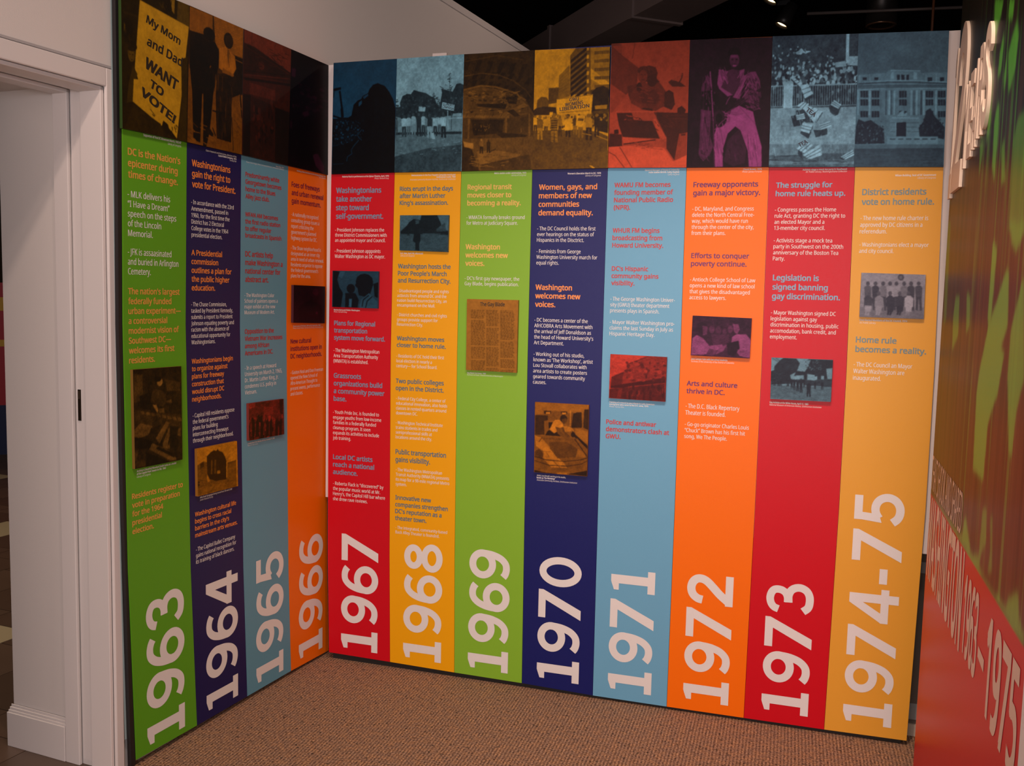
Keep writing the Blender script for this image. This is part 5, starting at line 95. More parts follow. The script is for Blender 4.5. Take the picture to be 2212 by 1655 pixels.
"74":[.5,.06,[["G",.38,.5],[.56,11,310,328,298,347,282,386,273,704,288,715,304,997,306,1015,838,-3,834],["L",.3,1.46,415,217,418,273],["L",.45,2.36,10,303,328,295],["L",.2,2.96,9,376,342,368,689,373,997,387],["L",.75,3.55,8,366,341,356,688,361,996,376],["L",.75,2.96,6,423,344,411,692,416,994,423],[.4,9,383,996,394,995,417,9,410],[.08,65,327,110,328,111,348,66,347],[.08,197,329,241,330,242,350,198,349],[.08,447,313,479,314,481,353,450,353],[.08,495,314,531,315,533,354,497,354],[.08,552,315,579,315,582,355,554,355],[.08,784,338,835,339,836,365,786,368],[.08,920,340,962,341,964,367,921,370],[.1,45,427,130,428,133,478,48,477],["L",.45,1.48,73,428,75,478],["L",.45,1.48,103,428,106,478],[.1,48,491,134,492,136,539,51,538],["L",.45,1.48,76,491,78,538],["L",.45,1.48,106,492,109,538],[.1,53,578,138,579,141,626,55,625],["L",.45,1.48,80,578,83,625],["L",.45,1.48,111,579,113,626],[.1,172,429,257,430,259,480,175,479],["L",.45,1.47,199,429,202,479],["L",.45,1.47,229,430,232,480],[.1,175,492,260,493,263,540,178,539],["L",.45,1.48,203,493,205,539],["L",.45,1.47,233,493,235,540],[.1,180,579,265,580,267,627,182,626],["L",.45,1.48,207,580,210,627],["L",.45,1.48,237,580,240,627],[.1,478,433,561,434,564,484,481,483],["L",.45,1.46,505,433,508,483],["L",.45,1.46,535,434,537,483],[.1,481,496,565,497,567,543,484,542],["L",.45,1.46,508,496,511,543],["L",.45,1.46,538,497,541,543],[.1,486,582,570,583,572,630,489,629],["L",.45,1.47,513,583,516,629],["L",.45,1.47,543,583,546,629],[.1,769,437,851,438,854,487,772,486],["L",.45,1.45,796,437,799,486],["L",.45,1.45,825,437,828,487],[.1,773,499,855,500,858,546,776,546],["L",.45,1.45,799,500,802,546],["L",.45,1.45,829,500,831,546],[.1,778,585,860,586,863,632,781,631],["L",.45,1.46,804,585,807,632],["L",.45,1.45,834,586,837,632],[.1,901,438,983,439,986,489,904,488],["L",.45,1.45,927,439,930,488],["L",.45,1.45,957,439,960,488],[.1,905,501,987,502,989,548,908,547],["L",.45,1.45,931,501,934,547],["L",.45,1.45,960,502,963,548],[.1,910,586,992,587,994,633,913,633],["L",.45,1.45,936,587,939,633],["L",.45,1.45,965,587,968,633],["L",.8,4.44,21,424,27,608],["L",.85,4.43,151,425,157,609],["L",.5,4.41,275,427,280,610],["L",.85,4.4,370,428,376,611],["L",.8,4.39,427,429,433,612],["L",.8,4.37,614,431,620,613],["L",.85,4.37,673,432,679,614],["L",.85,4.36,751,433,758,615],["L",.85,4.34,883,435,890,616],["L",.3,4.4,335,428,341,611],["L",.35,4.4,395,428,401,611],["L",.35,4.37,643,432,650,614],["L",.2,4.36,722,433,729,614],[.62,385,618,713,621,722,770,394,768],["L",.85,2.94,406,632,704,637],[.8,465,619,513,583,575,620],[.07,458,669,569,664,573,771,464,770],["L",.8,2.94,456,669,459,762],[.1,10,692,33,638,105,659,175,646,258,687,325,714,336,822,-1,827],[.1,708,710,755,664,789,579,828,566,880,626,992,706,990,795,919,785,722,774],["E",.4,80,758,9,8],["E",.05,231,810,9,8],["E",.4,250,748,9,8],["E",.4,71,714,9,8],["E",.05,73,708,9,8],["E",.05,202,748,9,8],["E",.4,52,746,10,9],["E",.22,261,743,9,8],["E",.22,126,789,9,8],["E",.22,243,728,9,8],["E",.22,78,727,9,8],["E",.4,320,733,9,8],["E",.05,162,801,9,9],["E",.22,84,777,9,8],["E",.22,223,720,9,8],["E",.22,33,816,10,8],["E",.05,78,770,9,9],["E",.05,293,733,9,8],["E",.05,114,799,9,8],["E",.4,265,699,9,8],["E",.05,51,806,9,9],["E",.05,204,782,9,8],["E",.05,29,739,9,8],["E",.05,278,779,9,8],["E",.22,171,747,9,8],["E",.4,218,791,9,8],["E",.4,101,797,9,8],["E",.05,62,711,10,8],["E",.4,313,699,9,8],["E",.05,194,760,9,8],["E",.05,216,767,9,8],["E",.22,231,699,10,8],["E",.05,164,819,9,8],["E",.22,156,695,9,8],["E",.4,251,787,9,8],["E",.05,80,708,9,8],["E",.22,217,772,9,8],["E",.22,39,687,9,8],["E",.4,168,726,9,9],["E",.05,93,735,9,8],["E",.4,259,691,9,8],["E",.05,297,717,9,8],["E",.22,284,725,9,8],["E",.4,189,800,9,8],["E",.05,186,696,9,8],["E",.4,141,821,9,8],["E",.4,141,706,9,8],["E",.05,250,765,9,8],["E",.22,282,729,9,8],["E",.22,199,796,10,8],["E",.22,62,745,9,8],["E",.22,323,800,9,8],["E",.4,247,797,9,8],["E",.05,301,817,9,8],["E",.4,278,695,9,8],["E",.4,78,683,9,8],["E",.22,277,699,9,8],["E",.05,156,719,9,8],["E",.4,164,764,9,8],["E",.22,70,725,9,8],["E",.05,817,738,10,8],["E",.2,951,753,10,8],["E",.05,828,762,10,8],["E",.2,801,720,10,8],["E",.05,776,722,10,8],["E",.2,855,711,10,8],["E",.05,783,723,10,8],["E",.2,890,674,10,8],["E",.05,947,741,10,8],["E",.2,936,713,9,8],["E",.2,971,727,10,8],["E",.05,941,673,10,7],["E",.05,746,685,10,8],["E",.2,849,694,9,8],["E",.2,876,724,10,8],["E",.05,870,729,9,8],["E",.2,879,751,10,8],["E",.05,887,753,10,8],["E",.05,918,734,9,7],["E",.2,927,724,10,8],["E",.05,926,701,10,8],["E",.2,757,693,10,8],["E",.2,887,737,10,8],["E",.2,756,716,10,8],["E",.2,968,677,10,8],["E",.05,728,693,10,8],["E",.2,783,745,10,8],["E",.2,887,676,10,8],["E",.05,919,686,10,8],["E",.2,932,754,10,8],[.68,362,772,923,773,924,831,362,829],[.3,394,785,455,786,455,796,395,795],[.3,485,786,544,786,545,796,485,796],[.3,574,786,634,786,634,796,575,796],[.3,663,787,723,787,723,797,664,797],[.3,752,787,811,787,812,797,753,797],[.3,841,787,899,788,900,798,841,797],[.45,-4,831,990,831,990,861,-5,861],[.25,-5,861,989,858,988,887,-4,888],[.28,-4,888,988,887,991,1007,-5,1007],["E",.8,777,957,5,3],["L",.3,1.78,10,390,996,402],["L",.22,1.48,13,360,14,371],["L",.22,1.48,28,361,29,371],["L",.22,1.48,44,361,44,372],["L",.22,1.48,59,361,60,372],["L",.22,1.48,74,361,75,372],["L",.22,1.48,89,362,90,372],["L",.22,1.47,105,362,105,373],["L",.22,1.47,120,362,120,373],["L",.22,1.47,135,362,136,373],["L",.22,1.47,150,362,151,373],["L",.22,1.47,165,363,166,373],["L",.22,1.47,181,363,181,374],["L",.22,1.47,196,363,196,374],["L",.22,1.47,211,363,211,374],["L",.22,1.47,226,364,226,374],["L",.22,1.47,241,364,242,374],["L",.22,1.47,256,364,257,375],["L",.22,1.47,271,364,272,375],["L",.22,1.47,286,364,287,375],["L",.22,1.47,301,365,302,375],["L",.22,1.47,316,365,317,376],["L",.22,1.47,331,365,332,376],["L",.22,1.47,346,361,347,372],["L",.22,1.47,360,362,361,372],["L",.22,1.46,374,362,375,372],["L",.22,1.46,388,362,389,373],["L",.22,1.46,402,362,403,373],["L",.22,1.46,416,362,417,373],["L",.22,1.46,430,363,431,373],["L",.22,1.46,444,363,445,373],["L",.22,1.46,458,363,459,374],["L",.22,1.46,472,363,473,374],["L",.22,1.46,486,363,487,374],["L",.22,1.46,500,364,500,374],["L",.22,1.46,514,364,514,374],["L",.22,1.46,528,364,528,375],["L",.22,1.46,542,364,542,375],["L",.22,1.46,555,364,556,375],["L",.22,1.46,569,365,570,375],["L",.22,1.46,583,365,584,375],["L",.22,1.46,597,365,598,376],["L",.22,1.46,611,365,611,376],["L",.22,1.46,625,365,625,376],["L",.22,1.45,638,366,639,376],["L",.22,1.45,652,366,653,376],["L",.22,1.45,666,366,667,377],["L",.22,1.45,694,374,695,385],["L",.22,1.45,709,375,709,385],["L",.22,1.45,724,375,724,385],["L",.22,1.45,738,375,739,386],["L",.22,1.45,753,375,754,386],["L",.22,1.45,768,375,768,386],["L",.22,1.45,782,376,783,386],["L",.22,1.45,797,376,798,386],["L",.22,1.45,812,376,812,387],["L",.22,1.45,826,376,827,387],["L",.22,1.45,841,377,842,387],["L",.22,1.45,856,377,856,387],["L",.22,1.45,870,377,871,387],["L",.22,1.45,885,377,886,388],["L",.22,1.45,900,377,900,388],["L",.22,1.44,914,378,915,388],["L",.22,1.44,929,378,929,388],["L",.22,1.44,943,378,944,389],["L",.22,1.44,958,378,958,389],["L",.22,1.44,972,378,973,389],[.75,383,296,407,293,415,346,380,345],[.75,631,296,665,300,673,350,631,349],["L",.8,2.34,377,281,704,289],["L",.75,2.06,142,305,150,358],["L",.75,2.07,31,310,33,360],["L",.75,2.03,764,312,769,368],["L",.75,2.02,876,313,882,369],["E",.75,499,602,12,12],["E",.75,529,593,11,16],["E",.75,564,606,12,12],["L",.3,1.47,393,668,448,669],["L",.3,1.47,395,702,450,702],["L",.3,1.48,397,735,452,735],["L",.3,1.47,578,670,711,671],["L",.3,1.47,579,703,713,704],["L",.3,1.47,581,736,715,737],["L",.04,2.37,302,691,315,698],["L",.04,2.37,175,714,182,726],["L",.35,2.37,213,653,217,664],["L",.04,2.39,41,779,57,789],["L",.04,2.38,153,762,159,775],["L",.35,2.38,80,693,101,703],["L",.2,2.38,105,665,112,677],["L",.04,2.38,107,782,118,797],["L",.2,2.38,25,695,41,706],["L",.35,2.37,236,749,240,757],["L",.04,2.38,54,712,65,725],["L",.2,2.38,69,715,84,725],["L",.2,2.39,38,769,44,781],["L",.04,2.38,114,725,122,732],["L",.2,2.38,54,767,61,776],["L",.2,2.37,263,765,273,771],["L",.35,2.37,205,745,211,755],["L",.35,2.38,83,692,92,699],["L",.04,2.38,104,684,112,691],["L",.04,2.37,253,687,262,702],["L",.2,2.37,178,701,188,716],["L",.04,2.37,193,683,205,697],["L",.04,2.37,205,676,224,686],["L",.04,2.37,231,683,239,688],["L",.35,2.37,293,756,299,771],["L",.35,2.36,288,654,294,665],["L",.04,2.37,298,715,301,723],["L",.04,2.38,111,700,120,710],["L",.04,2.37,235,772,239,782],["L",.04,2.37,176,687,192,699],["L",.04,2.33,755,643,766,650],["L",.18,2.32,921,625,926,642],["L",.18,2.33,829,722,847,735],["L",.18,2.32,935,643,945,652],["L",.04,2.33,790,666,797,674],["L",.18,2.33,856,694,861,705],["L",.18,2.33,861,604,867,617],["L",.04,2.32,920,620,934,629],["L",.18,2.33,909,755,920,764],["L",.18,2.33,909,721,915,739],["L",.18,2.33,875,725,884,734],["L",.18,2.34,764,659,768,675],["L",.18,2.33,847,724,858,730],["L",.04,2.33,930,690,950,703],["L",.18,2.33,854,652,864,666],["L",.04,2.33,901,752,913,760],["L",.04,2.34,822,749,832,756],["L",.18,2.32,925,647,933,659],["L",.04,2.33,887,716,899,729],["L",.04,2.34,763,731,770,741],["L",.18,2.33,910,646,925,657],["L",.18,2.33,790,678,807,691],["L",.04,2.33,789,659,798,665],["L",.04,2.33,789,661,802,671],["L",.18,2.32,934,655,942,661],["L",.18,2.33,770,617,774,626],["L",.2,1.77,499,924,648,922],["L",.33,1.76,872,947,1023,944],["L",.33,1.78,470,925,624,925],["L",.2,1.76,860,922,937,921],["L",.2,1.79,107,925,225,922],["L",.33,1.79,228,904,383,904],["L",.2,1.79,237,961,384,958],["L",.2,1.76,775,945,914,947],["L",.33,1.78,370,933,499,937],["L",.2,1.79,100,908,196,906],["L",.33,1.78,352,935,475,933],["L",.2,1.77,671,909,785,907],["L",.2,1.76,789,929,872,932],["L",.2,1.77,715,947,799,949],["L",.2,1.76,814,969,888,967],["L",.2,1.77,596,947,721,949],["L",.33,1.78,289,909,442,912],["L",.2,1.79,236,920,300,919],["L",.33,1.78,295,908,436,906],["L",.2,1.79,165,981,267,978],["L",.2,1.76,763,908,862,909],["L",.2,1.76,885,984,1019,988],["L",.2,1.76,773,972,880,970],["L",.33,1.76,790,961,943,963],["L",.2,1.77,663,963,730,961],["L",.2,1.76,703,915,764,917],["L",.33,1.79,266,984,393,988],["L",.2,1.8,16,971,108,972],["L",.33,1.76,751,956,821,957],["L",.2,1.78,492,960,637,960]]],
"63i":[.13,.12,[[.3,21,46,186,60,190,315,9,333],[.28,629,122,960,166,965,263,684,248],[.05,122,269,349,245,342,424,131,396],[.2,-21,401,242,432,97,550,-28,562],["E",.75,533,146,61,45],["E",.05,497,116,73,29],["E",.15,509,203,44,15],[.25,392,226,479,216,581,243,653,283,665,372,590,411,502,391,388,355,354,296],[.75,380,373,459,381,494,434,478,469,429,423],[.4,666,350,772,337,793,379,680,373],[.4,501,420,619,420,625,479,528,487],[.2,-22,415,966,509,976,690,-28,576],[.42,-16,612,125,545,379,592,275,678,91,692,-19,668],[.1,335,611,540,590,463,679,318,674],[.05,-33,681,175,699,489,790,299,817,-37,787],[.45,432,720,659,562,734,582,503,784],[.4,578,783,717,633,853,673,740,864,576,835],[.07,682,800,746,679,776,696,704,816],[.42,291,824,358,764,876,929,851,987,721,981],[.07,429,829,488,812,845,926,814,960],[.08,733,612,915,640,890,983,724,885],[.38,915,655,969,659,967,749,897,729],[.3,-12,832,87,805,40,915,-16,931],[.25,-30,943,167,913,278,981,-25,990],[.05,226,846,721,996,220,1004],[.4,130,425,200,426,227,460,157,455],[.4,235,440,306,443,333,477,262,472],[.4,341,456,413,460,440,494,368,489],[.4,449,472,521,477,550,512,476,507],[.4,558,488,632,495,660,530,586,525],[.4,669,504,744,513,773,548,697,543],[.4,781,520,857,531,887,566,810,561],[.4,895,537,972,549,1002,585,925,580]]],
"64i":[.6,.1,[["G",.85,.8],[.42,-34,365,71,311,156,291,229,323,222,678,725,747,732,440,962,426,957,1002,-35,985],[.15,71,321,150,289,164,404,69,422],["L",.25,3.17,732,440,962,426],[.08,227,201,330,127,402,102,472,124,495,81,527,134,615,178,680,295,711,397,696,779,447,764,286,692,230,567],[.4,332,296,365,302,352,612,321,586],[.3,414,302,457,320,450,613,401,603],[.75,474,551,551,557,549,624,472,617],[.04,277,596,693,682,701,781,404,755],[.75,228,680,265,669,302,724,274,746,232,728],["L",.2,1.82,-18,636,232,718],[.1,-19,683,53,689,62,775,-16,785],[.5,-32,810,962,856,958,992,-30,987],["E",.6,0,718,36,4],["E",.6,362,922,42,8],["E",.4,356,945,33,5],["E",.6,158,774,18,9],["E",.4,753,917,23,7],["E",.4,386,901,42,9],["E",.6,764,1032,36,9],["E",.25,528,935,30,4],["E",.4,858,1073,12,5],["E",.4,-16,824,23,8],["E",.6,924,925,9,5],["E",.6,592,1011,27,7],["E",.25,324,947,28,4],["E",.25,28,810,18,8],["E",.4,429,955,20,8],["E",.6,671,1012,38,6],["E",.4,475,868,10,4],["E",.6,64,732,37,8],["E",.25,936,966,25,5],["E",.6,412,908,19,8],["E",.4,556,898,10,8],["E",.6,155,942,27,5],["E",.25,687,871,30,8],["E",.6,531,978,37,8],["E",.25,910,963,37,6],["E",.6,59,826,13,6],["E",.6,410,890,9,7],["E",.25,847,971,32,5],["E",.25,254,967,27,7],["E",.6,818,1092,23,7],["E",.25,310,827,15,4],["E",.4,289,797,23,8],["E",.25,315,841,30,5],["E",.25,779,1083,27,7],["E",.4,579,1034,35,5],["E",.4,618,981,41,4],["E",.6,801,880,30,7],["E",.6,85,841,28,6],["E",.6,731,868,30,6],["E",.25,755,952,19,4]]],
"65i":[.4,.15,[[.75,-37,3,187,-4,162,121,31,155,-22,95],[.35,195,-3,416,-12,395,360,207,332],[.6,430,151,680,185,685,396,427,365],[.15,865,0,975,-2,967,445,883,402],["E",.55,889,765,27,16],["E",.7,53,418,14,28],["E",.04,908,598,31,46],["E",.3,451,435,22,66],["E",.04,253,910,25,80],["E",.3,239,661,32,58],["E",.7,429,422,31,81],["E",.08,347,592,11,35],["E",.04,794,558,37,17],["E",.08,618,637,14,80],["E",.7,313,616,20,43],["E",.7,949,479,24,56],["E",.08,454,948,17,19],["E",.3,408,993,15,81],["E",.7,908,915,23,81],["E",.3,362,510,22,52],["E",.7,451,809,13,71],["E",.55,195,588,19,16],["E",.08,548,958,14,53],["E",.7,-28,758,20,75],["E",.08,366,394,18,26],["E",.08,382,961,37,78],["E",.3,107,857,14,66],["E",.3,512,794,40,18],["E",.55,817,680,15,79],["E",.3,879,542,13,49],["E",.3,628,788,31,74],["E",.7,579,514,41,69],["E",.55,126,870,31,30],["E",.08,110,931,30,65],["E",.08,505,602,20,75],["E",.55,46,733,11,48],["E",.55,786,894,36,24],["E",.08,592,575,27,19],["E",.7,528,987,37,38],["E",.04,215,679,21,79],["E",.55,350,885,28,37],["E",.04,835,664,25,84],["E",.3,389,523,10,57],["E",.04,349,417,23,49],["E",.55,497,495,30,69],["E",.3,526,798,37,90],["E",.04,329,980,24,52],["E",.04,386,649,22,86],["E",.3,-1,414,31,79],["E",.04,339,481,18,41],["E",.55,785,542,39,18],["E",.7,366,707,29,43],["E",.04,789,541,17,64],["E",.7,392,897,27,16],["E",.04,855,701,35,32],["E",.08,334,911,13,29],["E",.7,21,491,13,62],["E",.55,465,714,31,47],["E",.7,252,956,20,28],["E",.3,588,607,31,23],["E",.7,661,517,21,79],["E",.7,393,519,38,30],["E",.08,654,1060,19,27],["E",.08,363,924,19,40],["E",.08,54,942,19,56],["E",.3,226,393,26,23],["E",.55,754,763,36,71],["E",.3,483,749,21,41],["E",.3,358,900,35,29],["E",.55,122,574,32,17],["E",.08,168,883,26,56],["E",.3,292,969,32,53],["E",.55,286,432,29,71],["E",.3,637,1011,31,28],["E",.04,245,853,13,60],["E",.7,481,607,27,63],["E",.55,276,817,22,17],["E",.08,91,458,25,77],["E",.7,284,579,38,22],["E",.7,716,587,18,87],["E",.08,213,796,36,90],["E",.55,825,1032,21,69],["E",.7,305,455,13,59],["E",.3,114,856,11,30],["E",.7,597,612,9,79],["E",.3,633,619,20,17],["E",.3,817,500,33,59],["E",.7,190,441,34,46],["E",.3,169,516,28,65],["E",.7,738,1014,37,37],["E",.08,600,917,20,90],["E",.3,793,1049,15,48],["E",.04,655,798,27,62],["E",.08,581,772,18,28],["E",.04,400,576,23,57],["E",.08,471,569,12,82],["E",.7,646,565,37,53],["E",.04,-3,643,32,76],["E",.55,378,543,35,85],["E",.08,464,972,10,84],["E",.08,12,864,13,84],["E",.7,149,871,26,48],["E",.55,858,711,14,21],["E",.04,273,402,25,61],["E",.04,242,583,36,67],["E",.08,20,776,28,76],["E",.7,418,422,25,34],["E",.7,53,743,29,27],["E",.7,572,439,40,35],["E",.04,291,479,26,68],["E",.7,774,1039,33,17],["E",.3,357,917,16,31],["E",.3,69,526,32,40],["E",.3,899,916,30,65],["E",.3,451,847,36,37],["E",.04,297,470,33,67],["E",.55,140,456,15,54],["E",.04,318,445,24,49],["E",.3,934,802,19,31],["E",.04,325,504,25,46],["E",.08,765,999,36,66],["E",.3,270,777,37,42],["E",.3,200,856,12,90],["E",.08,646,592,12,88],[.05,89,511,128,411,162,523,155,894,86,905],[.05,197,528,237,428,271,540,263,914,193,924],[.05,322,548,362,447,397,560,388,936,317,946],[.05,480,573,522,472,556,586,547,964,475,974],[.05,576,589,618,487,653,601,644,981,571,991],[.05,739,614,782,512,817,627,807,1010,733,1020],[.05,855,633,898,529,934,645,923,1030,848,1041]]],
"66i":[.25,.1,[["E",.5,686,169,96,94],[.1,170,546,538,378,884,526,891,971,175,983],["E",.6,732,720,39,38]]],
"67i":[.4,.05,[["G",.5,.42],[.65,184,28,282,26,210,212,136,152],[.04,16,1,159,29,112,245,164,459,240,610,195,1012,21,1020],["E",.05,700,291,189,218],[.05,552,143,530,326,495,388,557,477,584,659,804,712,895,346],["E",.05,410,482,93,128],[.05,289,608,510,601,586,781,564,995,294,1008],[.75,377,759,438,756,429,986,372,974],[.6,589,1000,634,779,802,591,925,737,1011,855,1014,1005,589,1000],["L",.05,4.04,661,961,683,777,803,651],["L",.05,4.04,735,994,769,804,876,679],[.04,895,346,1014,283,1021,734,924,677]]],
"68i":[.4,.08,[["G",.62,.62],[.42,19,526,1021,474,1011,1002,13,1002],[.08,19,462,147,301,193,206,284,112,423,143,444,6,764,2,836,203,885,385,1020,444,1022,535,19,526],[.4,319,143,400,143,402,237,332,253],[.35,749,387,927,203,955,445,772,448],["L",.55,2.17,475,516,842,514],["L",.5,1.73,712,896,939,825],["E",.06,370,440,51,75],[.05,301,520,429,501,436,704,410,799,417,980,331,974,335,770,281,725],["E",.15,184,438,13,11],[.1,161,456,175,449,196,448,208,458,205,505,166,506],[.1,168,502,186,501,180,570,166,566],[.1,185,501,203,501,207,569,193,569]]],
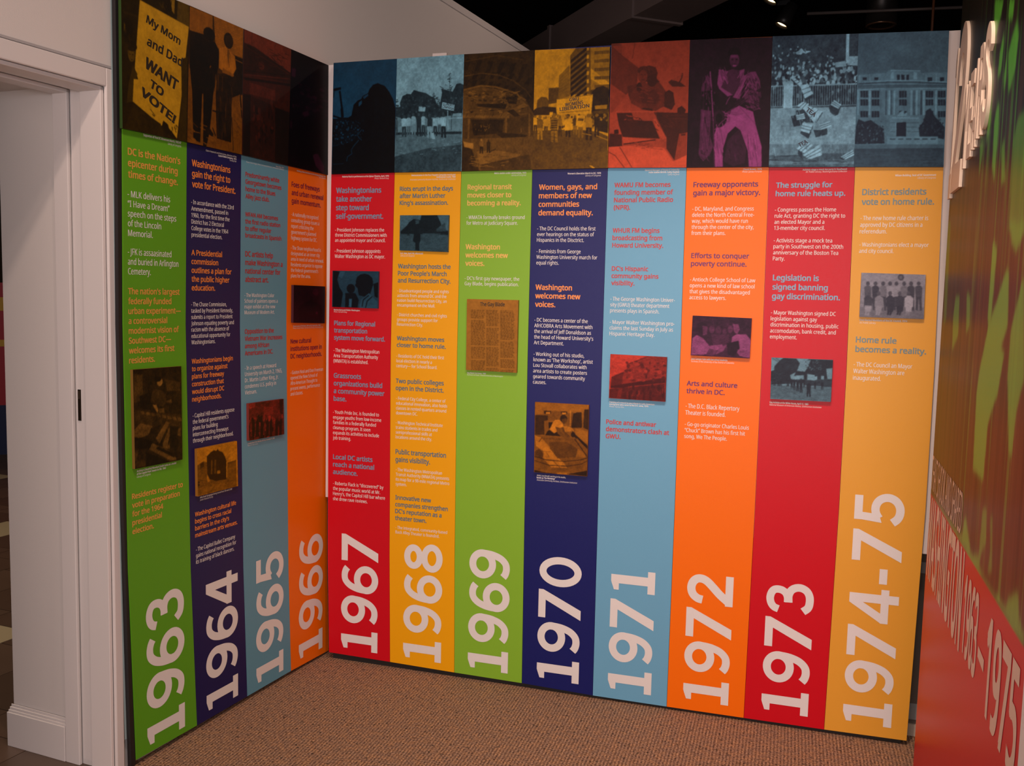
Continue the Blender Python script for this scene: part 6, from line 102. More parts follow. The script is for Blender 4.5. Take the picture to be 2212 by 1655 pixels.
"69i":[.8,.04,[["G",.8,.75],["L",.3,2.38,87,158,132,157],["L",.3,2.38,145,158,176,157],["L",.3,2.38,189,158,244,157],["L",.3,2.38,257,157,287,157],["L",.3,2.37,301,157,340,157],["L",.3,2.38,87,179,124,178],["L",.3,2.38,137,179,182,178],["L",.3,2.38,195,178,238,177],["L",.3,2.38,252,178,282,177],["L",.3,2.37,295,178,335,177],["L",.3,2.38,88,199,113,199],["L",.3,2.38,127,199,181,198],["L",.3,2.38,194,199,224,198],["L",.3,2.38,238,199,264,198],["L",.3,2.38,277,199,310,198],["L",.3,2.37,323,198,361,198],["L",.3,2.38,88,220,124,219],["L",.3,2.38,137,220,175,219],["L",.3,2.38,189,220,220,219],["L",.3,2.38,233,219,281,218],["L",.3,2.38,294,219,321,219],["L",.3,2.37,334,219,364,218],["L",.3,2.38,89,241,109,240],["L",.3,2.38,123,241,156,240],["L",.3,2.38,169,240,222,239],["L",.3,2.38,235,240,282,239],["L",.3,2.38,295,240,338,239],["L",.3,2.39,89,262,141,260],["L",.3,2.38,155,261,195,260],["L",.3,2.38,208,261,243,260],["L",.3,2.38,257,260,284,260],["L",.3,2.38,297,260,342,259],["L",.3,2.39,90,303,124,302],["L",.3,2.38,137,303,184,302],["L",.3,2.38,197,302,223,302],["L",.3,2.38,237,302,284,301],["L",.3,2.38,297,301,331,301],["L",.3,2.39,90,324,126,323],["L",.3,2.39,140,323,173,323],["L",.3,2.38,186,323,214,322],["L",.3,2.38,227,323,278,321],["L",.3,2.38,292,322,347,321],["L",.3,2.39,91,344,121,344],["L",.3,2.39,134,344,159,343],["L",.3,2.38,173,344,227,342],["L",.3,2.38,240,343,274,342],["L",.3,2.38,287,343,309,342],["L",.3,2.38,322,342,367,341],["L",.3,2.39,91,365,143,364],["L",.3,2.39,156,365,186,364],["L",.3,2.38,199,364,253,363],["L",.3,2.38,266,364,314,362],["L",.3,2.38,328,363,361,362],["L",.3,2.39,92,386,149,384],["L",.3,2.39,163,385,201,384],["L",.3,2.38,215,385,245,384],["L",.3,2.38,258,384,296,383],["L",.3,2.38,309,384,361,383],["L",.3,2.39,92,407,112,406],["L",.3,2.39,125,406,158,405],["L",.3,2.39,172,406,221,405],["L",.3,2.38,234,405,290,404],["L",.3,2.38,303,405,330,404],["L",.3,2.38,343,404,369,403],["L",.3,2.39,93,427,117,427],["L",.3,2.39,130,427,178,426],["L",.3,2.39,191,426,240,425],["L",.3,2.38,253,426,278,425],["L",.3,2.38,291,425,335,424],["L",.3,2.39,93,448,114,448],["L",.3,2.39,128,448,182,446],["L",.3,2.39,195,447,249,446],["L",.3,2.38,263,446,286,446],["L",.3,2.38,299,446,344,445],["L",.3,2.39,94,469,137,468],["L",.3,2.39,150,468,182,467],["L",.3,2.39,195,468,222,467],["L",.3,2.39,235,467,277,466],["L",.3,2.38,291,467,315,466],["L",.3,2.38,328,466,370,465],["L",.3,2.39,94,490,128,489],["L",.3,2.39,141,489,180,488],["L",.3,2.39,193,488,213,488],["L",.3,2.39,226,488,250,487],["L",.3,2.39,264,488,301,487],["L",.3,2.38,314,487,349,486],["L",.3,2.39,94,510,134,509],["L",.3,2.39,147,510,186,509],["L",.3,2.39,199,509,243,508],["L",.3,2.39,257,508,302,507],["L",.3,2.38,315,508,365,506],["L",.3,2.39,95,531,139,530],["L",.3,2.39,152,530,198,529],["L",.3,2.39,212,530,252,529],["L",.3,2.39,265,529,322,527],["L",.3,2.38,335,528,356,527],["L",.3,2.39,95,552,125,551],["L",.3,2.39,139,551,169,551],["L",.3,2.39,182,551,212,550],["L",.3,2.39,225,550,273,549],["L",.3,2.39,287,549,332,548],["L",.3,2.38,346,549,372,548],["L",.3,2.4,96,573,147,571],["L",.3,2.39,161,572,202,571],["L",.3,2.39,216,571,253,570],["L",.3,2.39,266,570,292,570],["L",.3,2.39,305,570,346,569],["L",.3,2.4,96,594,130,593],["L",.3,2.39,143,593,164,592],["L",.3,2.39,177,592,225,591],["L",.3,2.39,239,591,290,590],["L",.3,2.39,303,591,327,590],["L",.3,2.39,341,590,373,589],["L",.3,2.4,97,614,144,613],["L",.3,2.39,157,613,193,612],["L",.3,2.39,206,613,239,612],["L",.3,2.39,252,612,293,611],["L",.3,2.39,306,611,360,609],["L",.3,2.4,97,635,134,634],["L",.3,2.4,147,634,165,634],["L",.3,2.39,179,634,215,633],["L",.3,2.39,228,633,283,631],["L",.3,2.39,296,632,317,631],["L",.3,2.39,330,631,369,630],["L",.3,2.4,98,677,139,676],["L",.3,2.4,152,676,191,675],["L",.3,2.39,204,675,236,674],["L",.3,2.39,249,674,279,673],["L",.3,2.39,293,673,334,672],["L",.3,2.39,348,673,366,672],["L",.3,2.4,98,698,133,697],["L",.3,2.4,146,697,178,696],["L",.3,2.4,191,696,218,695],["L",.3,2.39,232,695,279,694],["L",.3,2.39,293,694,322,693],["L",.3,2.39,335,693,376,692],["L",.3,2.4,99,719,132,717],["L",.3,2.4,145,718,197,716],["L",.3,2.4,211,716,263,715],["L",.3,2.39,276,715,298,715],["L",.3,2.39,311,715,352,713],["L",.3,2.4,99,739,121,739],["L",.3,2.4,135,739,156,738],["L",.3,2.4,169,738,209,737],["L",.3,2.4,222,737,257,736],["L",.3,2.39,271,736,310,735],["L",.3,2.39,324,735,348,734],["L",.3,2.4,100,760,140,759],["L",.3,2.4,153,759,198,758],["L",.3,2.4,211,758,265,756],["L",.3,2.39,278,757,310,756],["L",.3,2.39,324,756,377,754],["L",.3,2.4,100,781,120,780],["L",.3,2.4,134,780,166,779],["L",.3,2.4,180,779,224,778],["L",.3,2.4,237,778,270,777],["L",.3,2.39,283,777,313,776],["L",.3,2.39,327,777,367,775],["L",.3,2.4,101,802,146,800],["L",.3,2.4,159,801,185,800],["L",.3,2.4,199,800,229,799],["L",.3,2.4,242,799,290,797],["L",.3,2.39,303,798,332,797],["L",.3,2.39,345,797,375,796],["L",.3,2.4,101,823,151,821],["L",.3,2.4,165,821,190,820],["L",.3,2.4,203,821,227,820],["L",.3,2.4,241,820,272,819],["L",.3,2.4,285,819,305,818],["L",.3,2.39,318,818,370,816],["L",.3,2.4,102,864,143,863],["L",.3,2.4,156,863,203,861],["L",.3,2.4,216,862,237,861],["L",.3,2.4,250,861,269,860],["L",.3,2.4,283,860,333,859],["L",.3,2.39,346,859,380,858],["L",.3,2.4,103,885,137,884],["L",.3,2.4,150,884,175,883],["L",.3,2.4,188,883,239,881],["L",.3,2.4,252,882,308,880],["L",.3,2.4,321,880,377,878],["L",.3,2.41,103,906,147,904],["L",.3,2.4,161,905,185,904],["L",.3,2.4,198,904,219,903],["L",.3,2.4,232,903,250,902],["L",.3,2.4,264,902,319,900],["L",.3,2.4,332,901,377,899],["L",.3,2.41,103,927,141,926],["L",.3,2.4,155,926,176,925],["L",.3,2.4,189,925,229,923],["L",.3,2.4,243,924,300,921],["L",.3,2.4,314,922,363,920],["L",.3,2.41,104,948,146,946],["L",.3,2.4,160,947,198,945],["L",.3,2.4,211,945,245,944],["L",.3,2.4,258,944,299,943],["L",.3,2.4,312,943,353,941],["L",.3,2.41,104,969,151,967],["L",.3,2.41,165,967,209,966],["L",.3,2.4,223,966,275,964],["L",.3,2.4,288,964,343,962],["L",.3,2.4,357,963,375,962],["L",.3,2.41,105,990,135,989],["L",.3,2.41,148,989,176,988],["L",.3,2.4,189,988,225,986],["L",.3,2.4,239,986,274,985],["L",.3,2.4,287,985,318,984],["L",.3,2.4,331,984,366,983],["L",.3,2.41,105,1011,157,1008],["L",.3,2.41,170,1009,190,1008],["L",.3,2.4,203,1008,260,1006],["L",.3,2.4,273,1006,326,1004],["L",.3,2.4,339,1005,368,1003],["L",.3,2.41,106,1032,125,1031],["L",.3,2.41,139,1031,158,1030],["L",.3,2.41,172,1030,227,1027],["L",.3,2.4,241,1028,296,1026],["L",.3,2.4,310,1026,342,1025],["L",.3,2.4,356,1025,379,1024],["L",.3,2.41,106,1052,149,1051],["L",.3,2.41,162,1051,203,1049],["L",.3,2.41,217,1049,266,1047],["L",.3,2.4,279,1048,317,1046],["L",.3,2.4,330,1046,377,1044],["L",.3,2.41,107,1073,154,1071],["L",.3,2.41,167,1072,202,1070],["L",.3,2.41,216,1070,244,1069],["L",.3,2.4,257,1069,281,1068],["L",.3,2.4,295,1068,341,1066],["L",.3,2.4,354,1067,385,1065],["L",.3,2.41,107,1094,165,1092],["L",.3,2.41,179,1092,217,1091],["L",.3,2.41,230,1091,266,1089],["L",.3,2.4,279,1089,334,1087],["L",.3,2.4,347,1088,386,1086],["L",.3,2.37,385,157,419,156],["L",.3,2.37,432,157,451,156],["L",.3,2.37,464,157,493,156],["L",.3,2.37,506,157,554,156],["L",.3,2.36,568,156,605,156],["L",.3,2.37,385,178,435,177],["L",.3,2.37,448,177,477,177],["L",.3,2.37,490,177,546,176],["L",.3,2.36,559,177,593,176],["L",.3,2.37,386,198,432,197],["L",.3,2.37,445,198,500,197],["L",.3,2.37,513,197,555,197],["L",.3,2.36,568,197,588,197],["L",.3,2.36,601,197,626,196],["L",.3,2.37,386,219,407,218],["L",.3,2.37,421,218,465,217],["L",.3,2.37,478,218,500,218],["L",.3,2.37,514,218,532,218],["L",.3,2.37,545,218,578,217],["L",.3,2.36,591,217,620,217],["L",.3,2.37,387,239,416,238],["L",.3,2.37,429,239,476,238],["L",.3,2.37,489,239,543,237],["L",.3,2.37,556,238,587,237],["L",.3,2.36,601,238,627,237],["L",.3,2.37,387,260,421,259],["L",.3,2.37,434,259,485,258],["L",.3,2.37,499,259,523,258],["L",.3,2.37,536,259,588,258],["L",.3,2.37,601,258,628,258],["L",.3,2.37,388,280,434,279],["L",.3,2.37,447,280,496,279],["L",.3,2.37,509,279,541,279],["L",.3,2.37,554,279,574,279],["L",.3,2.37,588,279,618,278],["L",.3,2.37,388,301,414,300],["L",.3,2.37,427,300,469,300],["L",.3,2.37,482,300,535,299],["L",.3,2.37,548,300,576,299],["L",.3,2.37,589,299,618,299],["L",.3,2.38,389,321,411,321],["L",.3,2.37,424,321,444,321],["L",.3,2.37,457,321,479,320],["L",.3,2.37,492,320,532,320],["L",.3,2.37,545,320,594,319],["L",.3,2.37,607,320,629,319],["L",.3,2.38,389,342,437,341],["L",.3,2.37,450,341,490,340],["L",.3,2.37,504,341,542,340],["L",.3,2.37,555,340,596,339],["L",.3,2.38,390,362,429,361],["L",.3,2.37,442,362,482,361],["L",.3,2.37,495,362,541,360],["L",.3,2.37,554,361,598,360],["L",.3,2.38,391,404,427,403],["L",.3,2.38,441,403,487,402],["L",.3,2.37,500,403,532,402],["L",.3,2.37,546,402,588,401],["L",.3,2.37,601,401,632,401],["L",.3,2.38,391,424,436,423],["L",.3,2.38,449,424,487,423],["L",.3,2.37,500,423,540,422],["L",.3,2.37,553,422,596,421],["L",.3,2.37,609,422,632,421],["L",.3,2.38,392,445,449,443],["L",.3,2.38,462,444,494,443],["L",.3,2.37,507,444,559,442],["L",.3,2.37,572,443,599,442],["L",.3,2.38,392,465,425,465],["L",.3,2.38,438,465,464,464],["L",.3,2.38,477,464,528,463],["L",.3,2.37,541,464,569,463],["L",.3,2.37,582,463,605,463],["L",.3,2.38,393,486,447,484],["L",.3,2.38,460,485,489,484],["L",.3,2.38,503,485,530,484],["L",.3,2.37,543,484,570,483],["L",.3,2.37,583,484,631,482],["L",.3,2.38,393,507,421,506],["L",.3,2.38,434,506,459,505],["L",.3,2.38,473,506,508,505],["L",.3,2.38,521,505,575,503],["L",.3,2.37,588,504,626,503],["L",.3,2.38,394,527,416,527],["L",.3,2.38,429,527,460,526],["L",.3,2.38,474,526,529,525],["L",.3,2.38,542,525,577,524],["L",.3,2.37,590,525,623,524],["L",.3,2.38,394,548,418,547],["L",.3,2.38,431,547,463,546],["L",.3,2.38,476,547,520,545],["L",.3,2.38,533,546,556,545],["L",.3,2.38,569,545,614,544],["L",.3,2.38,395,568,436,567],["L",.3,2.38,449,568,492,566],["L",.3,2.38,505,567,529,566],["L",.3,2.38,543,566,579,565],["L",.3,2.38,592,566,636,564],["L",.3,2.38,395,589,427,588],["L",.3,2.38,440,588,495,587],["L",.3,2.38,508,587,542,586],["L",.3,2.38,555,587,592,586],["L",.3,2.38,606,586,637,585],["L",.3,2.38,396,610,440,608],["L",.3,2.38,453,609,472,608],["L",.3,2.38,485,608,513,608],["L",.3,2.38,526,608,554,607],["L",.3,2.38,567,607,614,606],["L",.3,2.39,396,630,427,629],["L",.3,2.38,440,630,495,628],["L",.3,2.38,508,629,532,628],["L",.3,2.38,546,628,584,627],["L",.3,2.38,597,627,635,626],["L",.3,2.39,398,672,429,671],["L",.3,2.38,443,671,490,669],["L",.3,2.38,503,670,531,669],["L",.3,2.38,544,669,589,668],["L",.3,2.38,602,668,626,667],["L",.3,2.39,398,692,440,691],["L",.3,2.38,453,691,496,690],["L",.3,2.38,510,690,560,689],["L",.3,2.38,573,689,599,688],["L",.3,2.38,612,689,640,688],["L",.3,2.39,399,713,430,712],["L",.3,2.39,444,712,490,711],["L",.3,2.38,503,711,550,710],["L",.3,2.38,563,710,619,708],["L",.3,2.39,399,734,419,733],["L",.3,2.39,432,733,455,732],["L",.3,2.39,468,732,492,732],["L",.3,2.38,506,732,546,730],["L",.3,2.38,559,731,598,729],["L",.3,2.38,611,730,641,729],["L",.3,2.39,400,754,445,753],["L",.3,2.39,458,753,488,752],["L",.3,2.38,501,752,537,751],["L",.3,2.38,550,751,578,750],["L",.3,2.38,591,751,637,749],["L",.3,2.39,400,775,437,774],["L",.3,2.39,450,774,480,773],["L",.3,2.39,493,773,536,772],["L",.3,2.38,549,772,603,770],["L",.3,2.38,616,771,635,770],["L",.3,2.39,401,796,429,795],["L",.3,2.39,442,795,497,793],["L",.3,2.39,510,793,547,792],["L",.3,2.38,560,792,588,791],["L",.3,2.38,601,792,636,790],["L",.3,2.39,401,816,433,815],["L",.3,2.39,446,815,490,814],["L",.3,2.39,503,814,528,813],["L",.3,2.39,541,813,569,812],["L",.3,2.38,582,813,632,811],["L",.3,2.39,402,837,457,835],["L",.3,2.39,471,836,509,834],["L",.3,2.39,522,835,558,833],["L",.3,2.38,572,833,626,831],["L",.3,2.39,402,858,452,856],["L",.3,2.39,466,856,489,856],["L",.3,2.39,502,856,555,854],["L",.3,2.39,568,854,614,852],["L",.3,2.39,403,879,447,877],["L",.3,2.39,460,877,484,876],["L",.3,2.39,497,876,535,875],["L",.3,2.39,548,875,574,874],["L",.3,2.39,587,874,642,872],["L",.3,2.39,403,899,422,898],["L",.3,2.39,436,898,470,897],["L",.3,2.39,483,897,539,895],["L",.3,2.39,552,896,582,895],["L",.3,2.39,596,895,646,893],["L",.3,2.39,404,920,443,918],["L",.3,2.39,456,919,478,918],["L",.3,2.39,491,918,543,916],["L",.3,2.39,556,916,611,914],["L",.3,2.39,624,915,646,914],["L",.3,2.4,405,961,459,959],["L",.3,2.39,472,960,527,958],["L",.3,2.39,541,958,578,957],["L",.3,2.39,591,957,624,955],["L",.3,2.4,405,982,428,981],["L",.3,2.39,441,981,462,980],["L",.3,2.39,475,980,512,979],["L",.3,2.39,525,979,570,977],["L",.3,2.39,583,978,612,976],["L",.3,2.39,625,977,648,976],["L",.3,2.4,406,1003,432,1002],["L",.3,2.4,445,1002,492,1000],["L",.3,2.39,506,1000,559,998],["L",.3,2.39,572,999,620,997],["L",.3,2.4,406,1024,460,1021],["L",.3,2.39,473,1022,530,1019],["L",.3,2.39,543,1020,568,1019],["L",.3,2.39,581,1019,633,1017],["L",.3,2.4,407,1044,456,1042],["L",.3,2.4,470,1043,497,1041],["L",.3,2.39,511,1042,567,1039],["L",.3,2.39,580,1040,622,1038],["L",.3,2.4,408,1086,428,1085],["L",.3,2.4,442,1085,478,1083],["L",.3,2.4,491,1084,545,1081],["L",.3,2.39,558,1082,604,1080],["L",.3,2.39,617,1080,651,1079],["L",.3,2.36,658,156,696,155],["L",.3,2.36,709,156,727,155],["L",.3,2.36,740,156,787,155],["L",.3,2.35,800,155,823,155],["L",.3,2.35,836,155,856,155],["L",.3,2.35,868,155,898,155],["L",.3,2.36,658,176,699,176],["L",.3,2.36,712,176,751,175],["L",.3,2.36,764,176,818,175],["L",.3,2.35,831,176,867,175],["L",.3,2.35,880,175,903,175],["L",.3,2.36,659,197,695,196],["L",.3,2.36,708,196,727,196],["L",.3,2.36,740,196,763,196],["L",.3,2.36,776,196,804,196],["L",.3,2.35,817,196,854,195],["L",.3,2.35,866,196,922,195],["L",.3,2.36,659,217,683,217],["L",.3,2.36,696,217,721,216],["L",.3,2.36,734,217,754,216],["L",.3,2.36,767,217,807,216],["L",.3,2.35,820,216,873,215],["L",.3,2.35,886,216,924,215],["L",.3,2.36,660,238,694,237],["L",.3,2.36,707,237,758,236],["L",.3,2.36,771,237,819,236],["L",.3,2.36,832,237,862,236],["L",.3,2.35,875,236,923,235],["L",.3,2.36,660,258,699,257],["L",.3,2.36,712,258,765,256],["L",.3,2.36,778,257,797,257],["L",.3,2.36,810,257,853,256],["L",.3,2.35,866,257,892,256],["L",.3,2.35,905,256,930,256],["L",.3,2.36,661,278,702,277],["L",.3,2.36,715,278,755,277],["L",.3,2.36,768,278,786,277],["L",.3,2.36,799,277,846,276],["L",.3,2.36,859,277,897,276],["L",.3,2.35,910,277,932,276],["L",.3,2.36,662,299,693,298],["L",.3,2.36,706,298,756,297],["L",.3,2.36,769,298,810,297],["L",.3,2.36,823,298,851,297],["L",.3,2.36,864,297,913,296],["L",.3,2.36,662,319,687,319],["L",.3,2.36,700,319,725,318],["L",.3,2.36,738,319,780,318],["L",.3,2.36,793,318,847,317],["L",.3,2.36,860,318,885,317],["L",.3,2.36,898,317,933,316],["L",.3,2.37,663,340,699,339],["L",.3,2.36,712,339,751,338],["L",.3,2.36,764,339,795,338],["L",.3,2.36,808,338,852,337],["L",.3,2.36,865,338,919,337],["L",.3,2.37,663,360,710,359],["L",.3,2.36,723,359,758,359],["L",.3,2.36,772,359,796,358],["L",.3,2.36,809,359,843,358],["L",.3,2.36,856,358,900,357],["L",.3,2.36,913,358,934,357],["L",.3,2.37,664,380,718,379],["L",.3,2.36,731,380,771,379],["L",.3,2.36,784,379,812,379],["L",.3,2.36,825,379,863,378],["L",.3,2.36,876,378,911,378],["L",.3,2.37,665,401,685,400],["L",.3,2.37,698,401,754,399],["L",.3,2.36,767,400,798,399],["L",.3,2.36,811,399,837,399],["L",.3,2.36,850,399,902,398],["L",.3,2.37,665,421,706,420],["L",.3,2.37,719,421,764,420],["L",.3,2.36,777,420,813,419],["L",.3,2.36,826,420,863,419],["L",.3,2.36,876,419,927,418],["L",.3,2.37,666,442,699,441],["L",.3,2.37,712,441,736,441],["L",.3,2.36,749,441,779,440],["L",.3,2.36,792,440,825,439],["L",.3,2.36,838,440,866,439],["L",.3,2.36,879,439,912,438],["L",.3,2.37,666,462,714,461],["L",.3,2.37,727,461,760,461],["L",.3,2.36,773,461,808,460],["L",.3,2.36,821,460,851,460],["L",.3,2.36,864,460,890,459],["L",.3,2.36,903,459,938,458],["L",.3,2.37,667,483,708,481],["L",.3,2.37,721,482,742,481],["L",.3,2.37,755,482,783,481],["L",.3,2.36,796,481,829,480],["L",.3,2.36,842,481,889,479],["L",.3,2.36,902,480,938,479],["L",.3,2.37,667,503,718,502],["L",.3,2.37,731,502,783,501],["L",.3,2.37,796,501,846,500],["L",.3,2.36,859,501,900,499],["L",.3,2.36,913,500,939,499],["L",.3,2.37,668,524,716,522],["L",.3,2.37,729,523,765,522],["L",.3,2.37,778,522,830,521],["L",.3,2.36,843,521,896,520],["L",.3,2.36,909,520,940,519],["L",.3,2.37,669,544,688,543],["L",.3,2.37,701,544,757,542],["L",.3,2.37,770,543,806,542],["L",.3,2.37,820,542,852,541],["L",.3,2.36,866,541,909,540],["L",.3,2.37,670,585,694,584],["L",.3,2.37,708,584,755,583],["L",.3,2.37,768,584,806,582],["L",.3,2.37,819,583,842,582],["L",.3,2.37,855,582,910,581],["L",.3,2.37,670,605,713,604],["L",.3,2.37,726,605,744,604],["L",.3,2.37,757,604,802,603],["L",.3,2.37,815,603,869,602],["L",.3,2.36,882,602,926,601],["L",.3,2.37,671,626,699,625],["L",.3,2.37,712,625,764,624],["L",.3,2.37,777,624,815,623],["L",.3,2.37,828,623,860,622],["L",.3,2.37,873,623,923,621],["L",.3,2.37,672,646,703,645],["L",.3,2.37,717,646,748,645],["L",.3,2.37,762,645,803,644],["L",.3,2.37,816,644,868,642],["L",.3,2.37,881,643,920,642],["L",.3,2.38,672,667,716,666],["L",.3,2.37,729,666,748,665],["L",.3,2.37,761,665,789,665],["L",.3,2.37,802,665,837,664],["L",.3,2.37,850,664,887,663],["L",.3,2.37,900,663,937,662],["L",.3,2.38,673,687,702,687],["L",.3,2.37,716,687,769,685],["L",.3,2.37,783,686,830,684],["L",.3,2.37,843,684,876,683],["L",.3,2.37,889,684,912,683],["L",.3,2.38,673,708,706,707],["L",.3,2.37,719,707,774,705],["L",.3,2.37,787,706,807,705],["L",.3,2.37,820,705,844,705],["L",.3,2.37,857,705,888,704],["L",.3,2.37,901,704,923,703],["L",.3,2.38,674,729,715,727],["L",.3,2.37,728,728,778,726],["L",.3,2.37,791,726,811,726],["L",.3,2.37,824,726,851,725],["L",.3,2.37,864,725,894,724],["L",.3,2.37,908,724,946,723],["L",.3,2.38,674,749,715,748],["L",.3,2.38,728,748,781,746],["L",.3,2.37,794,747,822,746],["L",.3,2.37,835,746,855,745],["L",.3,2.37,868,745,914,744],["L",.3,2.38,675,770,715,768],["L",.3,2.38,728,769,750,768],["L",.3,2.37,763,768,800,767],["L",.3,2.37,814,767,837,766],["L",.3,2.37,850,766,869,765],["L",.3,2.37,882,766,930,764],["L",.3,2.38,676,790,732,788],["L",.3,2.38,746,789,779,788],["L",.3,2.37,792,788,828,786],["L",.3,2.37,841,787,866,786],["L",.3,2.37,879,786,909,785],["L",.3,2.37,922,785,948,784],["L",.3,2.38,677,831,704,830],["L",.3,2.38,717,830,751,829],["L",.3,2.38,765,829,790,828],["L",.3,2.38,803,829,848,827],["L",.3,2.37,861,827,880,827],["L",.3,2.37,893,827,926,825],["L",.3,2.38,677,852,718,850],["L",.3,2.38,731,851,766,849],["L",.3,2.38,779,850,807,848],["L",.3,2.38,820,849,850,847],["L",.3,2.37,863,848,896,846],["L",.3,2.37,909,847,950,845],["L",.3,2.38,678,872,718,871],["L",.3,2.38,731,871,754,870],["L",.3,2.38,767,870,799,869],["L",.3,2.38,812,869,832,869],["L",.3,2.37,845,869,901,866],["L",.3,2.37,914,867,951,866],["L",.3,2.38,679,893,722,891],["L",.3,2.38,736,892,769,890],["L",.3,2.38,782,891,807,890],["L",.3,2.38,820,890,866,888],["L",.3,2.37,879,888,915,887],["L",.3,2.37,928,887,951,886],["L",.3,2.38,679,913,733,911],["L",.3,2.38,747,912,790,910],["L",.3,2.38,803,911,839,909],["L",.3,2.38,852,909,887,908],["L",.3,2.37,900,908,938,907],["L",.3,2.38,680,934,724,932],["L",.3,2.38,737,933,767,931],["L",.3,2.38,780,932,804,931],["L",.3,2.38,817,931,865,929],["L",.3,2.38,878,929,907,928],["L",.3,2.37,920,928,953,927],["L",.3,2.38,681,975,701,974],["L",.3,2.38,714,974,741,973],["L",.3,2.38,754,973,777,972],["L",.3,2.38,790,972,818,971],["L",.3,2.38,831,971,882,969],["L",.3,2.38,895,970,941,968],["L",.3,2.39,682,996,709,995],["L",.3,2.38,722,995,740,994],["L",.3,2.38,754,994,771,993],["L",.3,2.38,784,993,823,992],["L",.3,2.38,836,992,886,990],["L",.3,2.38,899,990,920,989],["L",.3,2.39,682,1016,710,1015],["L",.3,2.38,723,1015,742,1015],["L",.3,2.38,755,1014,797,1013],["L",.3,2.38,810,1013,859,1011],["L",.3,2.38,872,1011,923,1009],["L",.3,2.39,683,1037,739,1035],["L",.3,2.38,752,1035,802,1033],["L",.3,2.38,815,1033,840,1032],["L",.3,2.38,853,1032,905,1030],["L",.3,2.38,918,1031,956,1029],["L",.3,2.39,683,1058,718,1056],["L",.3,2.39,732,1056,780,1054],["L",.3,2.38,793,1055,846,1052],["L",.3,2.38,859,1053,908,1051],["L",.3,2.38,921,1051,957,1050],["L",.3,2.39,684,1078,718,1077],["L",.3,2.39,731,1077,782,1075],["L",.3,2.38,796,1075,822,1074],["L",.3,2.38,835,1074,865,1073],["L",.3,2.38,878,1073,912,1071],["L",.3,2.38,925,1071,957,1070]]],
"70i":[.45,.07,[[.6,14,6,1001,-2,986,124,712,122,168,162,8,184],[.45,167,109,604,112,607,231,250,248,168,177],[.15,13,184,248,180,250,248,180,259,194,454,13,464],[.08,177,120,307,118,308,155,183,161],[.9,212,133,292,132,293,156,213,158],[.08,485,113,604,110,605,149,496,150],[.85,505,127,589,124,590,146,511,150],["L",.85,3.24,667,90,667,310],[.1,713,137,790,111,868,107,886,322,689,332],[.12,916,68,1008,60,1004,346,905,321],[.5,869,130,913,128,906,329,886,330],[.55,250,256,469,245,472,342,252,353],[.08,261,274,350,273,342,349,268,360],[.05,205,461,253,398,293,381,434,404,634,469,495,461],["E",.08,543,219,67,64],[.3,508,221,587,202,617,231,569,285,519,273],[.88,389,234,469,230,530,280,541,324,472,350,414,405,374,426,314,395,288,374,341,281],[.35,392,331,472,342,493,401,634,454,615,478,495,461,434,419],[.3,511,333,551,339,593,404,673,452,634,469,533,399],[.7,541,317,669,318,750,374,573,397],[.6,749,336,1005,368,1002,569,772,432],[.06,690,362,771,425,1002,569,999,614,753,463],["E",.05,722,427,39,38],[.42,3,464,155,475,634,469,773,484,1005,644,1007,943,12,958],[.75,8,471,125,496,258,594,443,758,566,834,628,898,336,908,172,789,180,690,36,622],[.3,277,548,617,538,817,624,782,739,444,773,300,645],[.25,18,699,98,656,180,727,162,789,14,782],[.55,817,617,958,691,959,728,782,739],["L",.12,2.89,9,775,233,808,585,810,882,770,1009,733],["L",.15,2.9,10,828,285,881,637,875,884,830,1000,778],["L",.06,3.25,754,485,999,726],["L",.5,2.44,793,476,1005,644],["L",.15,1.23,225,695,292,767],["L",.15,1.65,364,815,508,913],["L",.15,1.65,180,690,311,690],[.06,13,965,237,990,440,1000,13,996],[.06,630,988,1006,913,1007,995],[.7,429,974,640,965,610,993,450,999],["L",.15,2.05,155,487,86,566],["L",.15,1.03,155,509,615,496]]],
